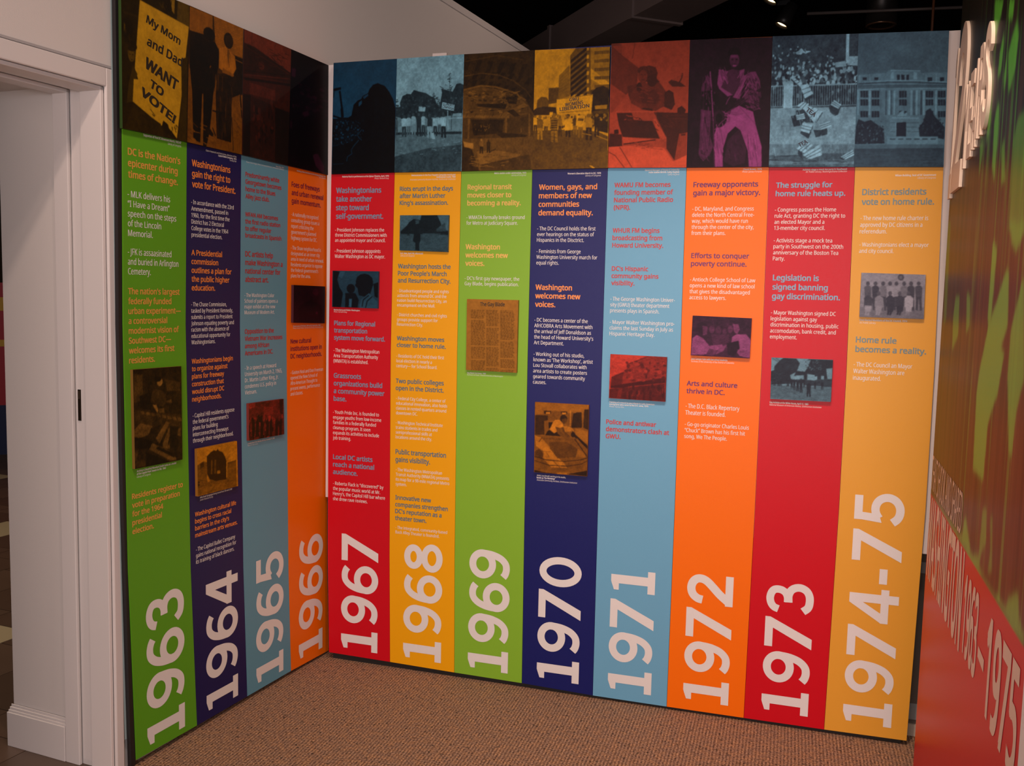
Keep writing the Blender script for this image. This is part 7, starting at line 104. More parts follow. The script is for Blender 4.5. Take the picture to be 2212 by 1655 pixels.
"71i":[.7,.1,[["G",.88,.82],[.5,301,217,670,5,1004,-2,1004,996,6,996,38,511,252,380,306,399],[.25,38,511,252,380,224,679,27,764],["L",.1,2.24,301,217,670,9],[.1,26,718,259,654,983,461,986,574,404,688,262,745,27,764],[.22,9,788,262,745,969,598,1004,996,6,996],[.4,181,752,244,746,213,955,141,973],["E",.3,303,363,44,36],["E",.3,589,247,24,36],["E",.2,971,194,38,22],["E",.65,397,494,22,32],["E",.65,618,411,34,25],["E",.65,426,341,20,38],["E",.2,924,529,17,42],["E",.2,939,363,16,40],["E",.3,791,228,23,19],["E",.65,532,547,39,27],["E",.3,955,345,38,35],["E",.65,874,343,39,45],["E",.65,598,543,42,36],["E",.3,813,430,25,35],["E",.2,706,156,17,33],["E",.65,537,333,24,39],["E",.2,313,510,15,27],["E",.3,622,411,28,27],["E",.2,564,207,33,43],["E",.2,650,463,19,42],["E",.2,579,262,40,27],["E",.3,817,372,33,16],["E",.2,332,260,32,37],["E",.3,441,562,30,27],["E",.65,920,166,15,39],["E",.65,887,148,23,23],["E",.2,467,163,36,36],["E",.2,953,480,38,46],["E",.2,838,291,43,17],["E",.65,362,386,39,32],["E",.3,421,565,35,19],["E",.2,942,132,26,31],["E",.3,503,226,35,25],["E",.65,376,249,42,36],["E",.65,943,143,19,28],["E",.3,654,281,17,22],["E",.65,784,338,30,16],["E",.65,463,187,35,14],["E",.65,483,194,45,41],["E",.3,667,394,23,43],["E",.3,850,146,31,19],["E",.65,390,520,41,23],["E",.2,775,525,28,40],["E",.65,432,176,26,33],["E",.3,342,242,24,31],["E",.3,542,164,42,20],["E",.3,304,177,26,27],["E",.3,362,344,23,35],["E",.2,669,328,45,39],["E",.65,638,345,32,37],["E",.12,443,734,9,64],["E",.4,511,877,19,62],["E",.08,730,913,13,79],["E",.08,698,718,16,51],["E",.08,616,936,12,68],["E",.08,918,713,12,56],["E",.08,954,846,22,89],["E",.4,947,763,9,71],["E",.12,784,884,22,29],["E",.12,797,687,11,33],["E",.4,879,767,11,31],["E",.4,511,987,20,28],["E",.08,765,666,20,52],["E",.4,901,785,9,55],["E",.08,885,704,17,89],["E",.4,347,722,11,34],["E",.08,569,845,12,23],["E",.4,417,874,24,41],["E",.08,476,960,11,30],["E",.08,374,955,20,82],["E",.4,862,732,16,76],["E",.12,606,765,24,64],["E",.08,407,830,13,62],["E",.08,960,828,13,23],["E",.4,531,829,22,53],["E",.12,447,942,21,26],["E",.08,628,891,13,91],["E",.08,735,826,23,76],["E",.08,424,705,14,65],["E",.4,330,892,15,77],["E",.12,627,984,22,27],["E",.12,745,966,18,52],["E",.08,499,832,21,53],["E",.08,864,700,18,66],["E",.12,381,842,24,39],["E",.08,482,900,13,23]]],
"72i":[.2,.1,[[.15,3,-1,1002,-1,1005,494,6,569],["E",.08,865,116,27,14],["E",.2,514,187,27,22],["E",.2,656,70,17,20],["E",.08,646,176,15,35],["E",.08,809,0,23,14],["E",.08,955,204,9,29],["E",.2,767,244,12,31],["E",.2,689,209,22,32],["E",.25,607,198,21,27],["E",.25,200,85,20,29],["E",.08,422,163,11,39],["E",.25,477,22,15,20],["E",.08,274,248,25,26],["E",.2,125,232,19,30],["E",.25,705,164,26,39],["E",.25,532,11,21,41],["E",.2,957,-3,26,17],["E",.08,822,-10,15,14],["E",.2,293,213,26,30],["E",.25,187,162,30,19],["E",.08,29,155,16,21],["E",.08,724,204,19,41],["E",.2,904,281,28,15],["E",.2,981,58,28,41],["E",.2,136,59,14,35],["E",.08,654,109,23,35],["E",.08,690,106,25,37],["E",.2,771,58,23,41],["E",.2,756,211,16,24],["E",.2,351,185,27,26],["E",.25,144,280,13,30],["E",.08,499,268,23,43],["E",.2,173,50,28,38],["E",.25,367,168,8,39],["E",.08,927,229,28,29],["E",.08,144,206,21,16],["E",.2,458,242,22,14],["E",.2,975,126,18,29],["E",.2,43,285,26,36],["E",.08,419,23,9,41],["E",.08,837,139,11,39],["E",.25,354,105,22,40],["E",.2,829,146,12,36],["E",.2,180,284,11,44],["E",.2,977,184,26,42],["E",.25,655,213,14,13],["E",.2,965,155,11,41],["E",.2,942,98,28,15],["E",.2,46,322,21,31],["E",.25,372,215,22,21],["E",.08,744,113,27,38],["E",.25,909,138,21,22],["E",.08,792,159,10,30],["E",.2,260,210,25,28],["E",.08,850,234,16,21],["E",.25,34,328,14,17],["E",.2,529,142,8,19],["E",.2,587,182,27,28],["E",.25,859,150,9,23],["E",.08,134,193,13,13],["E",.2,859,248,25,33],["E",.2,930,72,27,25],["E",.25,462,142,23,15],["E",.08,422,151,9,39],["E",.08,222,317,14,29],["E",.25,865,7,20,17],["E",.08,147,200,12,31],["E",.25,250,113,28,21],["E",.25,827,165,28,22],["E",.2,364,101,12,19],["E",.08,182,246,28,34],["E",.2,174,138,27,39],["E",.08,815,185,25,42],["E",.2,115,59,25,37],["E",.08,724,69,11,38],["E",.08,621,28,22,13],["E",.25,839,125,13,29],["E",.08,881,280,29,39],["E",.2,231,49,14,40],["E",.2,421,19,28,15],["E",.08,180,303,91,151],[.4,178,240,272,265,261,455,198,491],["E",.35,342,323,47,100],["E",.3,450,346,51,107],["E",.3,557,370,38,94],["E",.4,650,300,47,94],[.3,336,449,634,427,635,774,379,762],["E",.1,803,148,95,119],[.6,688,172,783,165,808,289,771,417,716,358],[.8,689,486,750,419,918,406,1007,557,997,982,832,948,674,676],[.75,17,568,90,483,200,554,314,735,526,688,549,749,342,923,214,965,9,981],[.06,605,650,797,572,821,760,727,972,630,932],[.6,465,787,611,681,553,844,428,948],[.7,784,794,889,786,955,875,831,916],[.4,316,799,468,850,387,983,258,978]]],
"73i":[.5,.08,[["G",.75,.75],[.5,-10,650,1007,651,999,992,-7,984],[.12,52,302,57,210,111,116,151,54,204,0,410,8,468,115,444,237,419,319,318,406,357,605,4,649,-3,335],[.1,418,299,555,310,619,156,549,80,614,6,998,4,1000,642,563,591,342,545],[.2,560,491,993,452,1000,651,564,631],[.7,561,50,642,25,618,126,578,159],[.8,343,434,421,409,540,392,547,492,341,510],[.85,594,358,714,380,718,410,759,408,758,483,704,506,595,498],[.8,822,384,867,391,866,476,822,469],[.75,895,219,995,198,994,457,923,462],["L",.6,1.03,735,630,994,662],["L",.1,1.33,11,11,110,96],["L",.1,1.33,67,8,151,84],["L",.25,.74,235,704,504,917],["E",.7,725,73,5,5],["E",.2,761,68,10,10],["E",.2,691,150,12,8],["E",.6,747,98,11,9],["E",.6,702,257,9,7],["E",.7,749,215,10,5],["E",.6,773,132,7,7],["E",.6,807,248,12,8],["E",.6,642,213,9,8],["E",.7,780,252,5,4],["E",.2,678,73,9,6],["E",.7,671,232,12,9],["E",.7,634,230,5,8],["E",.2,586,204,10,8],["E",.2,706,164,11,7],["E",.6,675,73,6,10],["E",.2,713,189,11,9],["E",.7,576,194,8,6],["E",.7,611,161,5,4],["E",.6,618,116,11,6],["E",.2,569,159,10,10],["E",.7,598,118,6,5],["E",.2,668,112,14,6],["E",.2,631,127,10,8],["E",.7,762,72,8,8],["E",.6,661,201,7,10],["E",.7,739,42,14,6],["E",.6,684,63,8,6],["E",.7,581,93,15,6],["E",.2,648,143,4,6],["E",.6,716,77,9,5],["E",.6,575,109,7,9],["E",.2,697,83,9,8],["E",.6,717,179,5,5],["E",.6,810,194,5,5],["E",.6,707,169,7,7],["E",.7,630,198,13,9],["E",.2,689,61,13,4],["E",.2,743,208,10,6],["E",.2,766,68,6,6],["E",.7,567,213,11,7],["E",.7,597,98,13,9],["E",.2,713,246,12,6],["E",.2,660,201,15,9],["E",.6,586,156,13,7],["E",.2,709,87,14,9],["E",.2,813,164,14,9],["E",.7,658,263,10,10],["E",.7,680,94,8,7],["E",.7,813,151,5,5],["E",.6,814,220,8,6],["E",.2,602,195,13,6],["E",.2,673,121,10,8],["E",.6,793,191,12,5],["E",.6,587,183,15,8],["E",.7,698,217,10,4],["E",.2,621,162,14,8],["E",.7,806,143,8,5],["E",.7,771,233,12,6],["E",.6,775,201,7,7],["E",.2,63,497,12,15],[.08,43,523,55,512,74,511,85,524,83,587,49,589],[.08,50,584,66,583,62,675,49,670],[.08,65,583,81,582,86,674,73,674],["E",.2,126,485,9,15],[.08,109,512,119,501,135,500,144,514,143,584,114,586],[.08,115,580,129,579,126,681,115,675],[.08,128,579,141,578,146,680,135,680],["E",.2,167,482,11,16],[.08,149,510,160,498,177,497,187,511,186,581,154,583],[.08,156,577,170,576,167,678,156,673],[.08,170,576,184,575,189,677,178,677],["E",.2,286,503,11,14],[.08,265,528,278,518,296,517,307,529,305,593,271,595],[.08,273,589,289,588,285,680,272,675],[.08,288,588,303,587,309,679,296,680],["E",.2,348,510,11,16],[.08,328,538,340,527,359,526,369,540,368,610,334,612],[.08,335,605,351,604,348,706,335,701],[.08,350,604,366,603,372,705,359,705],["E",.2,389,511,11,20],[.08,370,546,382,532,400,530,411,548,410,634,376,637],[.08,377,629,393,628,391,754,378,747],[.08,392,628,408,627,414,752,402,753],["E",.2,445,520,13,21],[.08,422,557,436,542,457,540,470,560,468,654,429,657],[.08,431,648,449,647,446,785,431,778],[.08,448,647,466,646,473,783,459,784],["E",.2,499,500,14,26],[.08,474,545,489,527,513,525,526,548,525,661,483,664],[.08,485,653,504,652,502,817,486,807],[.08,503,652,523,651,531,815,516,816],["E",.2,624,555,20,28],[.08,588,604,610,584,643,582,663,607,661,731,599,736],[.08,602,724,630,722,625,903,602,894],[.08,629,722,657,720,668,900,645,902],["E",.2,725,534,10,14],[.08,709,559,719,549,734,548,743,561,743,624,715,625],[.08,716,620,729,619,727,710,716,705],[.08,728,619,741,618,746,709,736,710],["E",.2,841,527,11,15],[.08,821,554,833,543,851,542,862,555,861,621,828,623],[.08,829,617,844,616,842,712,829,707],[.08,844,616,859,615,865,711,853,712],["E",.2,547,487,7,16],[.08,534,515,542,503,554,503,561,517,561,587,538,588],[.08,539,582,550,581,549,682,540,677],[.08,549,581,560,580,564,681,556,682]]],
"74i":[.6,.06,[["G",.72,.6],["E",.25,620,81,50,73],["E",.45,620,81,25,37],[.5,11,770,989,749,997,999,-1,1000],["E",.25,113,244,31,49],[.3,58,329,91,294,143,292,173,336,171,552,77,557],[.2,81,537,125,535,119,850,84,833],[.2,122,535,166,533,185,847,150,849],["E",.25,232,239,31,49],[.15,177,323,210,289,262,286,292,331,290,547,196,551],[.2,200,531,244,529,238,844,203,827],[.2,241,529,285,527,303,841,269,843],["E",.25,350,233,31,49],[.5,296,317,329,283,380,281,410,325,408,541,314,545],[.2,318,526,362,523,356,838,321,821],[.2,359,524,403,521,421,835,387,837],["E",.25,458,228,31,49],[.75,404,312,437,278,488,275,518,320,516,536,423,540],[.2,426,520,470,518,464,833,429,815],[.2,467,518,511,516,529,830,495,831],["E",.25,556,223,30,49],[.7,502,307,535,273,586,271,615,315,613,531,520,535],[.2,524,516,567,513,562,828,527,810],[.2,565,514,608,511,626,825,592,826],["E",.25,673,218,30,49],[.5,619,302,652,268,703,265,732,310,730,525,638,530],[.2,641,510,684,508,678,822,644,804],[.2,682,508,725,506,743,819,709,820],["E",.25,780,213,30,49],[.2,726,297,759,263,809,260,839,304,836,520,744,524],[.2,748,505,791,502,785,817,751,799],[.2,789,503,831,500,849,813,815,815],["E",.25,896,207,30,49],[.25,842,291,875,257,925,255,954,299,952,514,860,519],[.2,864,499,907,497,901,811,867,793],[.2,905,497,947,495,964,807,931,809],["E",.3,120,465,30,51],[.2,64,568,106,514,151,512,199,575,197,761,67,767],[.75,78,738,189,733,177,876,90,881],[.75,98,866,129,864,112,951,84,944],[.75,137,864,165,862,148,958,120,948],["E",.3,288,457,30,51],[.6,232,559,274,506,319,504,367,567,365,752,235,759],[.7,246,730,356,724,345,868,258,872],[.75,266,857,297,856,280,942,253,935],[.75,305,855,333,854,316,949,288,939],["E",.3,465,448,30,52],[.12,410,551,451,497,496,495,543,558,541,744,412,750],[.12,423,721,533,715,521,859,435,863],[.1,443,848,474,847,457,933,430,926],[.1,482,846,509,845,493,940,465,930],["E",.3,612,441,29,51],[.15,556,544,598,490,642,488,689,551,687,736,559,743],[.12,570,714,679,708,668,851,582,855],[.1,589,841,620,839,604,926,576,919],[.1,628,839,655,837,639,932,611,922],["E",.3,748,435,29,51],[.85,693,537,734,484,778,481,825,544,823,729,695,736],[.85,706,707,814,701,803,844,718,848],[.6,725,834,756,832,740,919,712,911],[.6,764,832,791,830,775,925,747,915]]]},"ptx":[["63",-1.0243,2.3607,-.8778,2.3269,.0233,"My Mom",0],["63",-1.0227,2.2939,-.87,2.2606,.027,"and Dad",0],["63",-1.0345,2.225,-.8936,2.1802,.0332,"WANT",1],["63",-1.0145,2.1705,-.9572,2.149,.0243,"TO",1],["63",-1.0536,2.1397,-.907,2.0745,.0259,"VOTE!",1],["70",1.0219,2.2662,1.058,2.2691,.0113,"GWU",0],["70",1.0066,2.2484,1.0746,2.2558,.0119,"WOMENS",0],["70",.9861,2.2327,1.0986,2.2428,.0122,"LIBERATION",0],["68",.5188,2.2616,.564,2.2515,.0087,"CAMPAIGN",0],["68",.5208,2.27,.5653,2.2633,.0077,"POOR PEOPLES",0],["73",1.8586,2.2045,1.8891,2.1809,.0136,"TEA",1],["73",1.8454,2.081,1.8728,2.0955,.0131,"TEA",1],["69i",.6889,1.5051,.789,1.5064,.0142,"The Gay Blade",0]],
"mur":[[1,.8141,2.3093,.9384,2.2732,.9149,2.2412,.8611,2.2127,.835,2.206],[1,1.024,2.2484,1.0865,2.2303,1.0773,2.1906,1.0196,2.2156],[1,.9718,2.1843,.9879,2.1643,.9703,2.0952,.9324,2.1003,.9404,2.1504],[.9,1.0536,2.1232,1.0919,2.1504,1.1312,2.17,1.1664,2.1343,1.1518,2.0701,1.1043,2.0293,1.0857,2.0362],[.8,1.0123,2.0765,1.038,2.1207,1.049,2.0685,1.0294,2.0446],[1,.9595,2.0297,.9816,2.0191,.9904,1.9725,.9857,1.8439,.9401,1.8889,.929,1.9896],[.8,.8327,2.037,.8605,2.042,.8762,2.0021,.8575,1.9748,.8246,1.9561],[.8,.7244,1.9929,.7563,1.9948,.7846,1.9517,.7483,1.8823],[.55,1.2245,1.9499,1.2881,1.9498,1.3745,1.7013,1.2048,1.7129,1.195,1.9082],[.7,1.0484,1.9123,1.0757,1.93,1.1307,1.827,1.0809,1.8265],[1,1.0218,1.7027,1.0804,1.6835,1.0778,1.6167,1.0653,1.5052,1.0243,1.5205,1.0255,1.6058],[1,1.2171,1.632,1.2465,1.6201,1.2717,1.5105,1.2107,1.4637,1.2554,1.451,1.2102,1.3575,1.1677,1.3302,1.1202,1.2813,1.1128,1.1556,.9619,1.1544,.9396,1.3319,.955,1.3885,1.0117,1.4628,1.0424,1.5047,1.147,1.5767],[.9,1.4012,1.6161,1.4709,1.4157,1.4224,1.3432,1.4052,1.2469,1.3711,1.2664,1.3113,1.4034,1.3113,1.5043],[.8,.4623,1.5757,.5368,1.5802,.5647,1.4682,.4637,1.4192,.4389,1.5098],[.8,.672,1.5888,.7384,1.5745,.7572,1.4975,.7059,1.4776],[.5,.1626,1.8133,.2469,1.8067,.2852,1.507,.2342,1.4843],[.9,1.2091,1.7323,1.3649,1.7202,1.3722,1.6992,1.3074,1.6647,1.2546,1.6854],[.6,.2652,.9283,.4054,.9435,.6876,.9556,.91,.9646,1.0296,.9579,1.165,.9557,1.1769,.927,.2709,.9178],[.8,.9613,.936,1.1352,.9811,1.1369,.953,1.2791,.9492,1.4535,.958,1.4735,.983,1.5573,1.0181,1.5794,.9744,1.6264,.9632,1.635,.9384],[1,.8821,1.0085,.9036,1.02,1.0122,.9563,1.1294,.9553,1.0796,.9387,.8633,.9492],[.7,1.1293,1.0879,1.178,1.0982,1.1978,1.0278,1.1509,.9918,1.1377,.9575,1.1236,.9693],[.6,1.231,1.0918,1.2523,1.0994,1.2897,.9841,1.2456,.9719,1.2564,1.0275],[.9,1.539,1.0123,1.5579,1.0179,1.5828,.9478,1.5253,.9281,1.4496,.9534,1.4798,.9814]]}
# ---------------------------------------------------------------- frames of the three printed walls
FR={'back':((0,0,0),(1,0,0)),'left':((.0051018,.0527276,0),(.0963075,.9953516,0)),'mural':((2.3124,0,0),(0,-1,0))}
def frame(fr,u=0,off=0):
    O,U=Vector(FR[fr][0]),Vector(FR[fr][1]); N=Vector((U.y,-U.x,0)); P=O+U*u+N*off
    return P, math.atan2(U.y,U.x)
# ---------------------------------------------------------------- materials
def lin(c): return tuple((v/12.92 if v<=.04045 else ((v+.055)/1.055)**2.4) for v in c)
def hexc(r,g,b): return lin((r/255,g/255,b/255))
MC={}
def mat(name,c,rough=.5,spec=.5,metal=0,bump=0,bscale=400,var=0,vscale=8,emit=None,es=0,attr=None):
    if name in MC: return MC[name]
    m=bpy.data.materials.new(name); m.use_nodes=True; nt=m.node_tree; b=nt.nodes['Principled BSDF']
    b.inputs['Base Color'].default_value=(*c,1); b.inputs['Roughness'].default_value=rough
    b.inputs['Specular IOR Level'].default_value=spec; b.inputs['Metallic'].default_value=metal
    tc=nt.nodes.new('ShaderNodeTexCoord')
    if var:
        n=nt.nodes.new('ShaderNodeTexNoise'); n.inputs['Scale'].default_value=vscale; n.inputs['Detail'].default_value=4
        nt.links.new(tc.outputs['Object'],n.inputs['Vector'])
        mx=nt.nodes.new('ShaderNodeMix'); mx.data_type='RGBA'
        mx.inputs[6].default_value=(*[v*(1-var) for v in c],1); mx.inputs[7].default_value=(*[min(1,v*(1+var)) for v in c],1)
        nt.links.new(n.outputs['Fac'],mx.inputs[0]); nt.links.new(mx.outputs[2],b.inputs['Base Color'])
    if attr:
        a=nt.nodes.new('ShaderNodeVertexColor'); a.layer_name=attr; nt.links.new(a.outputs['Color'],b.inputs['Base Color'])
    if bump:
        n=nt.nodes.new('ShaderNodeTexNoise'); n.inputs['Scale'].default_value=bscale; n.inputs['Detail'].default_value=2
        nt.links.new(tc.outputs['Object'],n.inputs['Vector'])
        bp=nt.nodes.new('ShaderNodeBump'); bp.inputs['Strength'].default_value=bump; bp.inputs['Distance'].default_value=.001
        nt.links.new(n.outputs['Fac'],bp.inputs['Height']); nt.links.new(bp.outputs['Normal'],b.inputs['Normal'])
    if emit:
        b.inputs['Emission Color'].default_value=(*emit,1); b.inputs['Emission Strength'].default_value=es
    MC[name]=m; return m
PR=dict(rough=.33,spec=.30,bump=.35,bscale=900)
GREEN=(.20,.52,.045); NAVY=(.008,.013,.130); SKY=(.155,.42,.63); ORANGE=(.97,.175,.001); RED=(.62,.003,.013); YEL=(.90,.41,.003)
INKS={'63':(.11,.37,.014),'64':(.010,.009,.085),'65':(.12,.33,.45),'66':(.90,.17,.002),'67':RED,'68':YEL,'69':(.24,.50,.035),'70':NAVY,'71':SKY,'72':ORANGE,'73':RED,'74':(.80,.38,.04)}
HEAD={'63':(.75,.36,.07),'64':(.85,.26,.05),'65':(.45,.04,.04),'66':(.20,.01,.045),'67':(.19,.31,.46),'68':(.12,.20,.24),'69':(.88,.55,.14),'70':(.92,.32,.08),'71':(.55,.055,.06),'72':(.17,.025,.13),'73':(.22,.42,.58),'74':(.19,.27,.27)}
WHITE=(.80,.78,.76)
PHOTO={'63':((.010,.006,.002),(.62,.33,.012)),'64':((.006,.005,.004),(.60,.20,.008)),'65':((.010,.006,.005),(.34,.05,.02)),'66':((.003,.002,.003),(.10,.012,.05)),
'67':((.002,.002,.003),(.018,.14,.30)),'68':((.004,.012,.020),(.24,.54,.70)),'69':((.014,.008,.004),(.60,.28,.04)),'70':((.018,.010,.009),(.92,.43,.012)),
'71':((.028,.010,.008),(.78,.10,.040)),'72':((.007,.004,.005),(.40,.070,.28)),'73':((.008,.014,.030),(.28,.58,.78)),'74':((.008,.013,.030),(.17,.40,.56))}
INSC={'63':((.008,.005,.002),(.42,.20,.03)),'64':((.03,.012,.003),(.62,.24,.01)),'65':((.012,.008,.004),(.42,.035,.02)),'66':((.004,.003,.004),(.10,.01,.03)),
'67':((.002,.003,.006),(.04,.15,.25)),'68':((.003,.009,.014),(.10,.25,.34)),'69':((.02,.012,.004),(.52,.22,.03)),'70':((.02,.010,.006),(.70,.24,.015)),
'71':((.05,.008,.010),(.60,.05,.03)),'72':((.020,.008,.020),(.34,.08,.24)),'73':((.02,.022,.035),(.20,.40,.52)),'74':((.03,.03,.05),(.42,.42,.50))}
M_print=None
def mprint(): return mat('photo_print',(.5,.5,.5),rough=.36,spec=.12,attr='Col',bump=.2,bscale=900)
# ---------------------------------------------------------------- object helpers
def link(name,me,m=None,parent=None):
    o=bpy.data.objects.new(name,me); COL.objects.link(o)
    if m is not None:
        for mm in (m if isinstance(m,(list,tuple)) else [m]): me.materials.append(mm)
    if parent: o.parent=parent
    return o
def mesh(name,v,f,m=None,parent=None,smooth=False):
    me=bpy.data.meshes.new(name); me.from_pydata([tuple(p) for p in v],[],f); me.validate(); me.update()
    if smooth:
        for p in me.polygons: p.use_smooth=True
    return link(name,me,m,parent)
def tag(o,label,cat,group=None):
    o['label']=label; o['category']=cat
    if group: o['group']=group
    return o
def struct(o): o['kind']='structure'; return o
def empty(name,loc,rz=0):
    o=bpy.data.objects.new(name,None); COL.objects.link(o); o.location=loc; o.rotation_euler=(0,0,rz); o.empty_display_size=.05; return o
def boxvf(x0,x1,y0,y1,z0,z1):
    v=[(x0,y0,z0),(x1,y0,z0),(x1,y1,z0),(x0,y1,z0),(x0,y0,z1),(x1,y0,z1),(x1,y1,z1),(x0,y1,z1)]
    f=[(0,3,2,1),(4,5,6,7),(0,1,5,4),(1,2,6,5),(2,3,7,6),(3,0,4,7)]; return v,f
def boxes(name,L,m,parent=None,bevel=0):
    V=[];F=[]
    for b in L:
        v,f=boxvf(*b); n=len(V); V+=v; F+=[tuple(i+n for i in q) for q in f]
    o=mesh(name,V,F,m,parent)
    if bevel:
        md=o.modifiers.new('b','BEVEL'); md.width=bevel; md.segments=2; md.limit_method='ANGLE'
    return o
def slab(name,poly,y0,y1,m,parent):
    """polygon given in (x,z) counterclockwise seen from -y, front at y0, back at y1"""
    n=len(poly); V=[(x,y0,z) for x,z in poly]+[(x,y1,z) for x,z in poly]
    F=[tuple(range(n)),tuple(range(2*n-1,n-1,-1))]+[(i,i+n,(i+1)%n+n,(i+1)%n) for i in range(n)]
    return mesh(name,V,F,m,parent)
# ---------------------------------------------------------------- lettering
def loadfont(n):
    try:
        p=os.path.join(bpy.utils.system_resource('DATAFILES',path='fonts'),n)
        return bpy.data.fonts.load(p) if os.path.exists(p) else None
    except Exception: return None
FONT=loadfont('NotoSansHebrew-Regular.woff2')
TC={}
def glyphs(s,bold=0,ital=0,res=2):
    """flat triangulated lettering, cap height 1, baseline 0, starting at x=0"""
    k=(s,bold,ital,res)
    if k in TC: return TC[k]
    c=bpy.data.curves.new('t','FONT'); c.body=s
    if FONT: c.font=FONT
    c.resolution_u=res; c.size=1; c.offset=bold; c.shear=ital; c.fill_mode='BOTH'; c.dimensions='2D'
    o=bpy.data.objects.new('t',c); COL.objects.link(o)
    dg=bpy.context.evaluated_depsgraph_get(); dg.update()
    me=bpy.data.meshes.new_from_object(o.evaluated_get(dg))
    n=len(me.vertices); v=np.zeros(n*3); me.vertices.foreach_get('co',v); v=v.reshape(-1,3)
    f=[tuple(p.vertices) for p in me.polygons]
    par=list(range(n))          # overlapping outlines of one letter: lay each a hair above the last
    def root_(i):
        while par[i]!=i: par[i]=par[par[i]]; i=par[i]
        return i
    for q in f:
        r0=root_(q[0])
        for i in q[1:]: par[root_(i)]=r0
    ids={}
    for i in range(n): v[i,2]=ids.setdefault(root_(i),len(ids))%5
    bpy.data.meshes.remove(me); bpy.data.objects.remove(o); bpy.data.curves.remove(c)
    TC[k]=(v,f); return TC[k]
WEIGHT={0:[(0,0)],1:[(-.014,0),(.014,0)],2:[(-.036,-.024),(.036,-.024),(.036,.024),(-.036,.024)],3:[(-.05,-.035),(0,-.035),(.05,-.035),(.05,.035),(0,.035),(-.05,.035)]}
def weighted(s,wt,ital=0,res=2):
    """heavier weights are the light outline laid down several times, a hair apart"""
    k=(s,wt,ital,res,'w')
    if k in TC: return TC[k]
    v,f=glyphs(s,0,ital,res); V=[];F=[]
    for i,(dx,dy) in enumerate(WEIGHT[wt]):
        n=sum(len(q) for q in V); w=v.copy(); w[:,0]+=dx*.72; w[:,1]+=dy*.72; w[:,2]+=i*2; V.append(w); F+=[tuple(j+n for j in q) for q in f]
    TC[k]=(np.concatenate(V) if len(V[0]) else v,F); return TC[k]
hv,_=glyphs('H'); CAP=hv[:,1].max()-hv[:,1].min()
def strip(v): return v[:,0].min(),v[:,0].max()
def textlines(name,rows,m,parent,y,res=2):
    """rows: (string,x,z,capheight,xscale|None,width|None,align,bold,ital)"""
    V=[];F=[]
    for s,x,z,ch,sx,w,al,bold,ital in rows:
        v,f=weighted(s,bold,ital,res)
        if not len(v): continue
        a,b=strip(v); k=ch/CAP
        kx=k if sx is None else sx
        if w is not None: kx=w/(b-a)
        X=(v[:,0]-a)*kx
        if al=='R': X=X-(b-a)*kx
        n=len(V); V+=[(x+p,y-2.5e-5*(d%12),z+q*k) for p,q,d in zip(X,v[:,1],v[:,2])]; F+=[tuple(i+n for i in q) for q in f]
    return mesh(name,V,F,m,parent)
# heavy numerals drawn as strokes and polygons (upright, height 1)
def smooth(pts,n=8):
    out=[]; P=[pts[0]]+list(pts)+[pts[-1]]
    for i in range(1,len(P)-2):
        p0,p1,p2,p3=[np.array(q,float) for q in P[i-1:i+3]]
        for t in np.linspace(0,1,n,endpoint=False):
            out.append(.5*((2*p1)+(-p0+p2)*t+(2*p0-5*p1+4*p2-p3)*t*t+(-p0+3*p1-3*p2+p3)*t**3))
    out.append(np.array(pts[-1],float)); return out
def ring(cx,cy,rx,ry,n=36): return [np.array((cx+rx*math.cos(a),cy+ry*math.sin(a))) for a in np.linspace(0,2*math.pi,n+1)]
def stroke(P,w):
    P=np.array(P); closed=np.allclose(P[0],P[-1]); T=np.gradient(P,axis=0)
    if closed: T[0]=T[-1]=(P[1]-P[-2])
    T/=np.linalg.norm(T,axis=1)[:,None]+1e-9; Nn=np.stack([-T[:,1],T[:,0]],1)*w/2
    V=[tuple(q) for q in P+Nn]+[tuple(q) for q in P-Nn]; n=len(P)
    return V,[(i+n,i+1+n,i+1,i) for i in range(n-1)]
def poly(p): return [tuple(q) for q in p],[tuple(range(len(p)))]
SW=.172
def nine():
    return [stroke(ring(.345,.675,.262,.245),SW),stroke(smooth([(.602,.70),(.60,.56),(.575,.40),(.51,.23),(.40,.115),(.27,.088),(.15,.115),(.075,.165)]),SW-.005)]
def rot(parts,w=.69): return [([(w-x,1-y) for x,y in V],F) for V,F in parts]
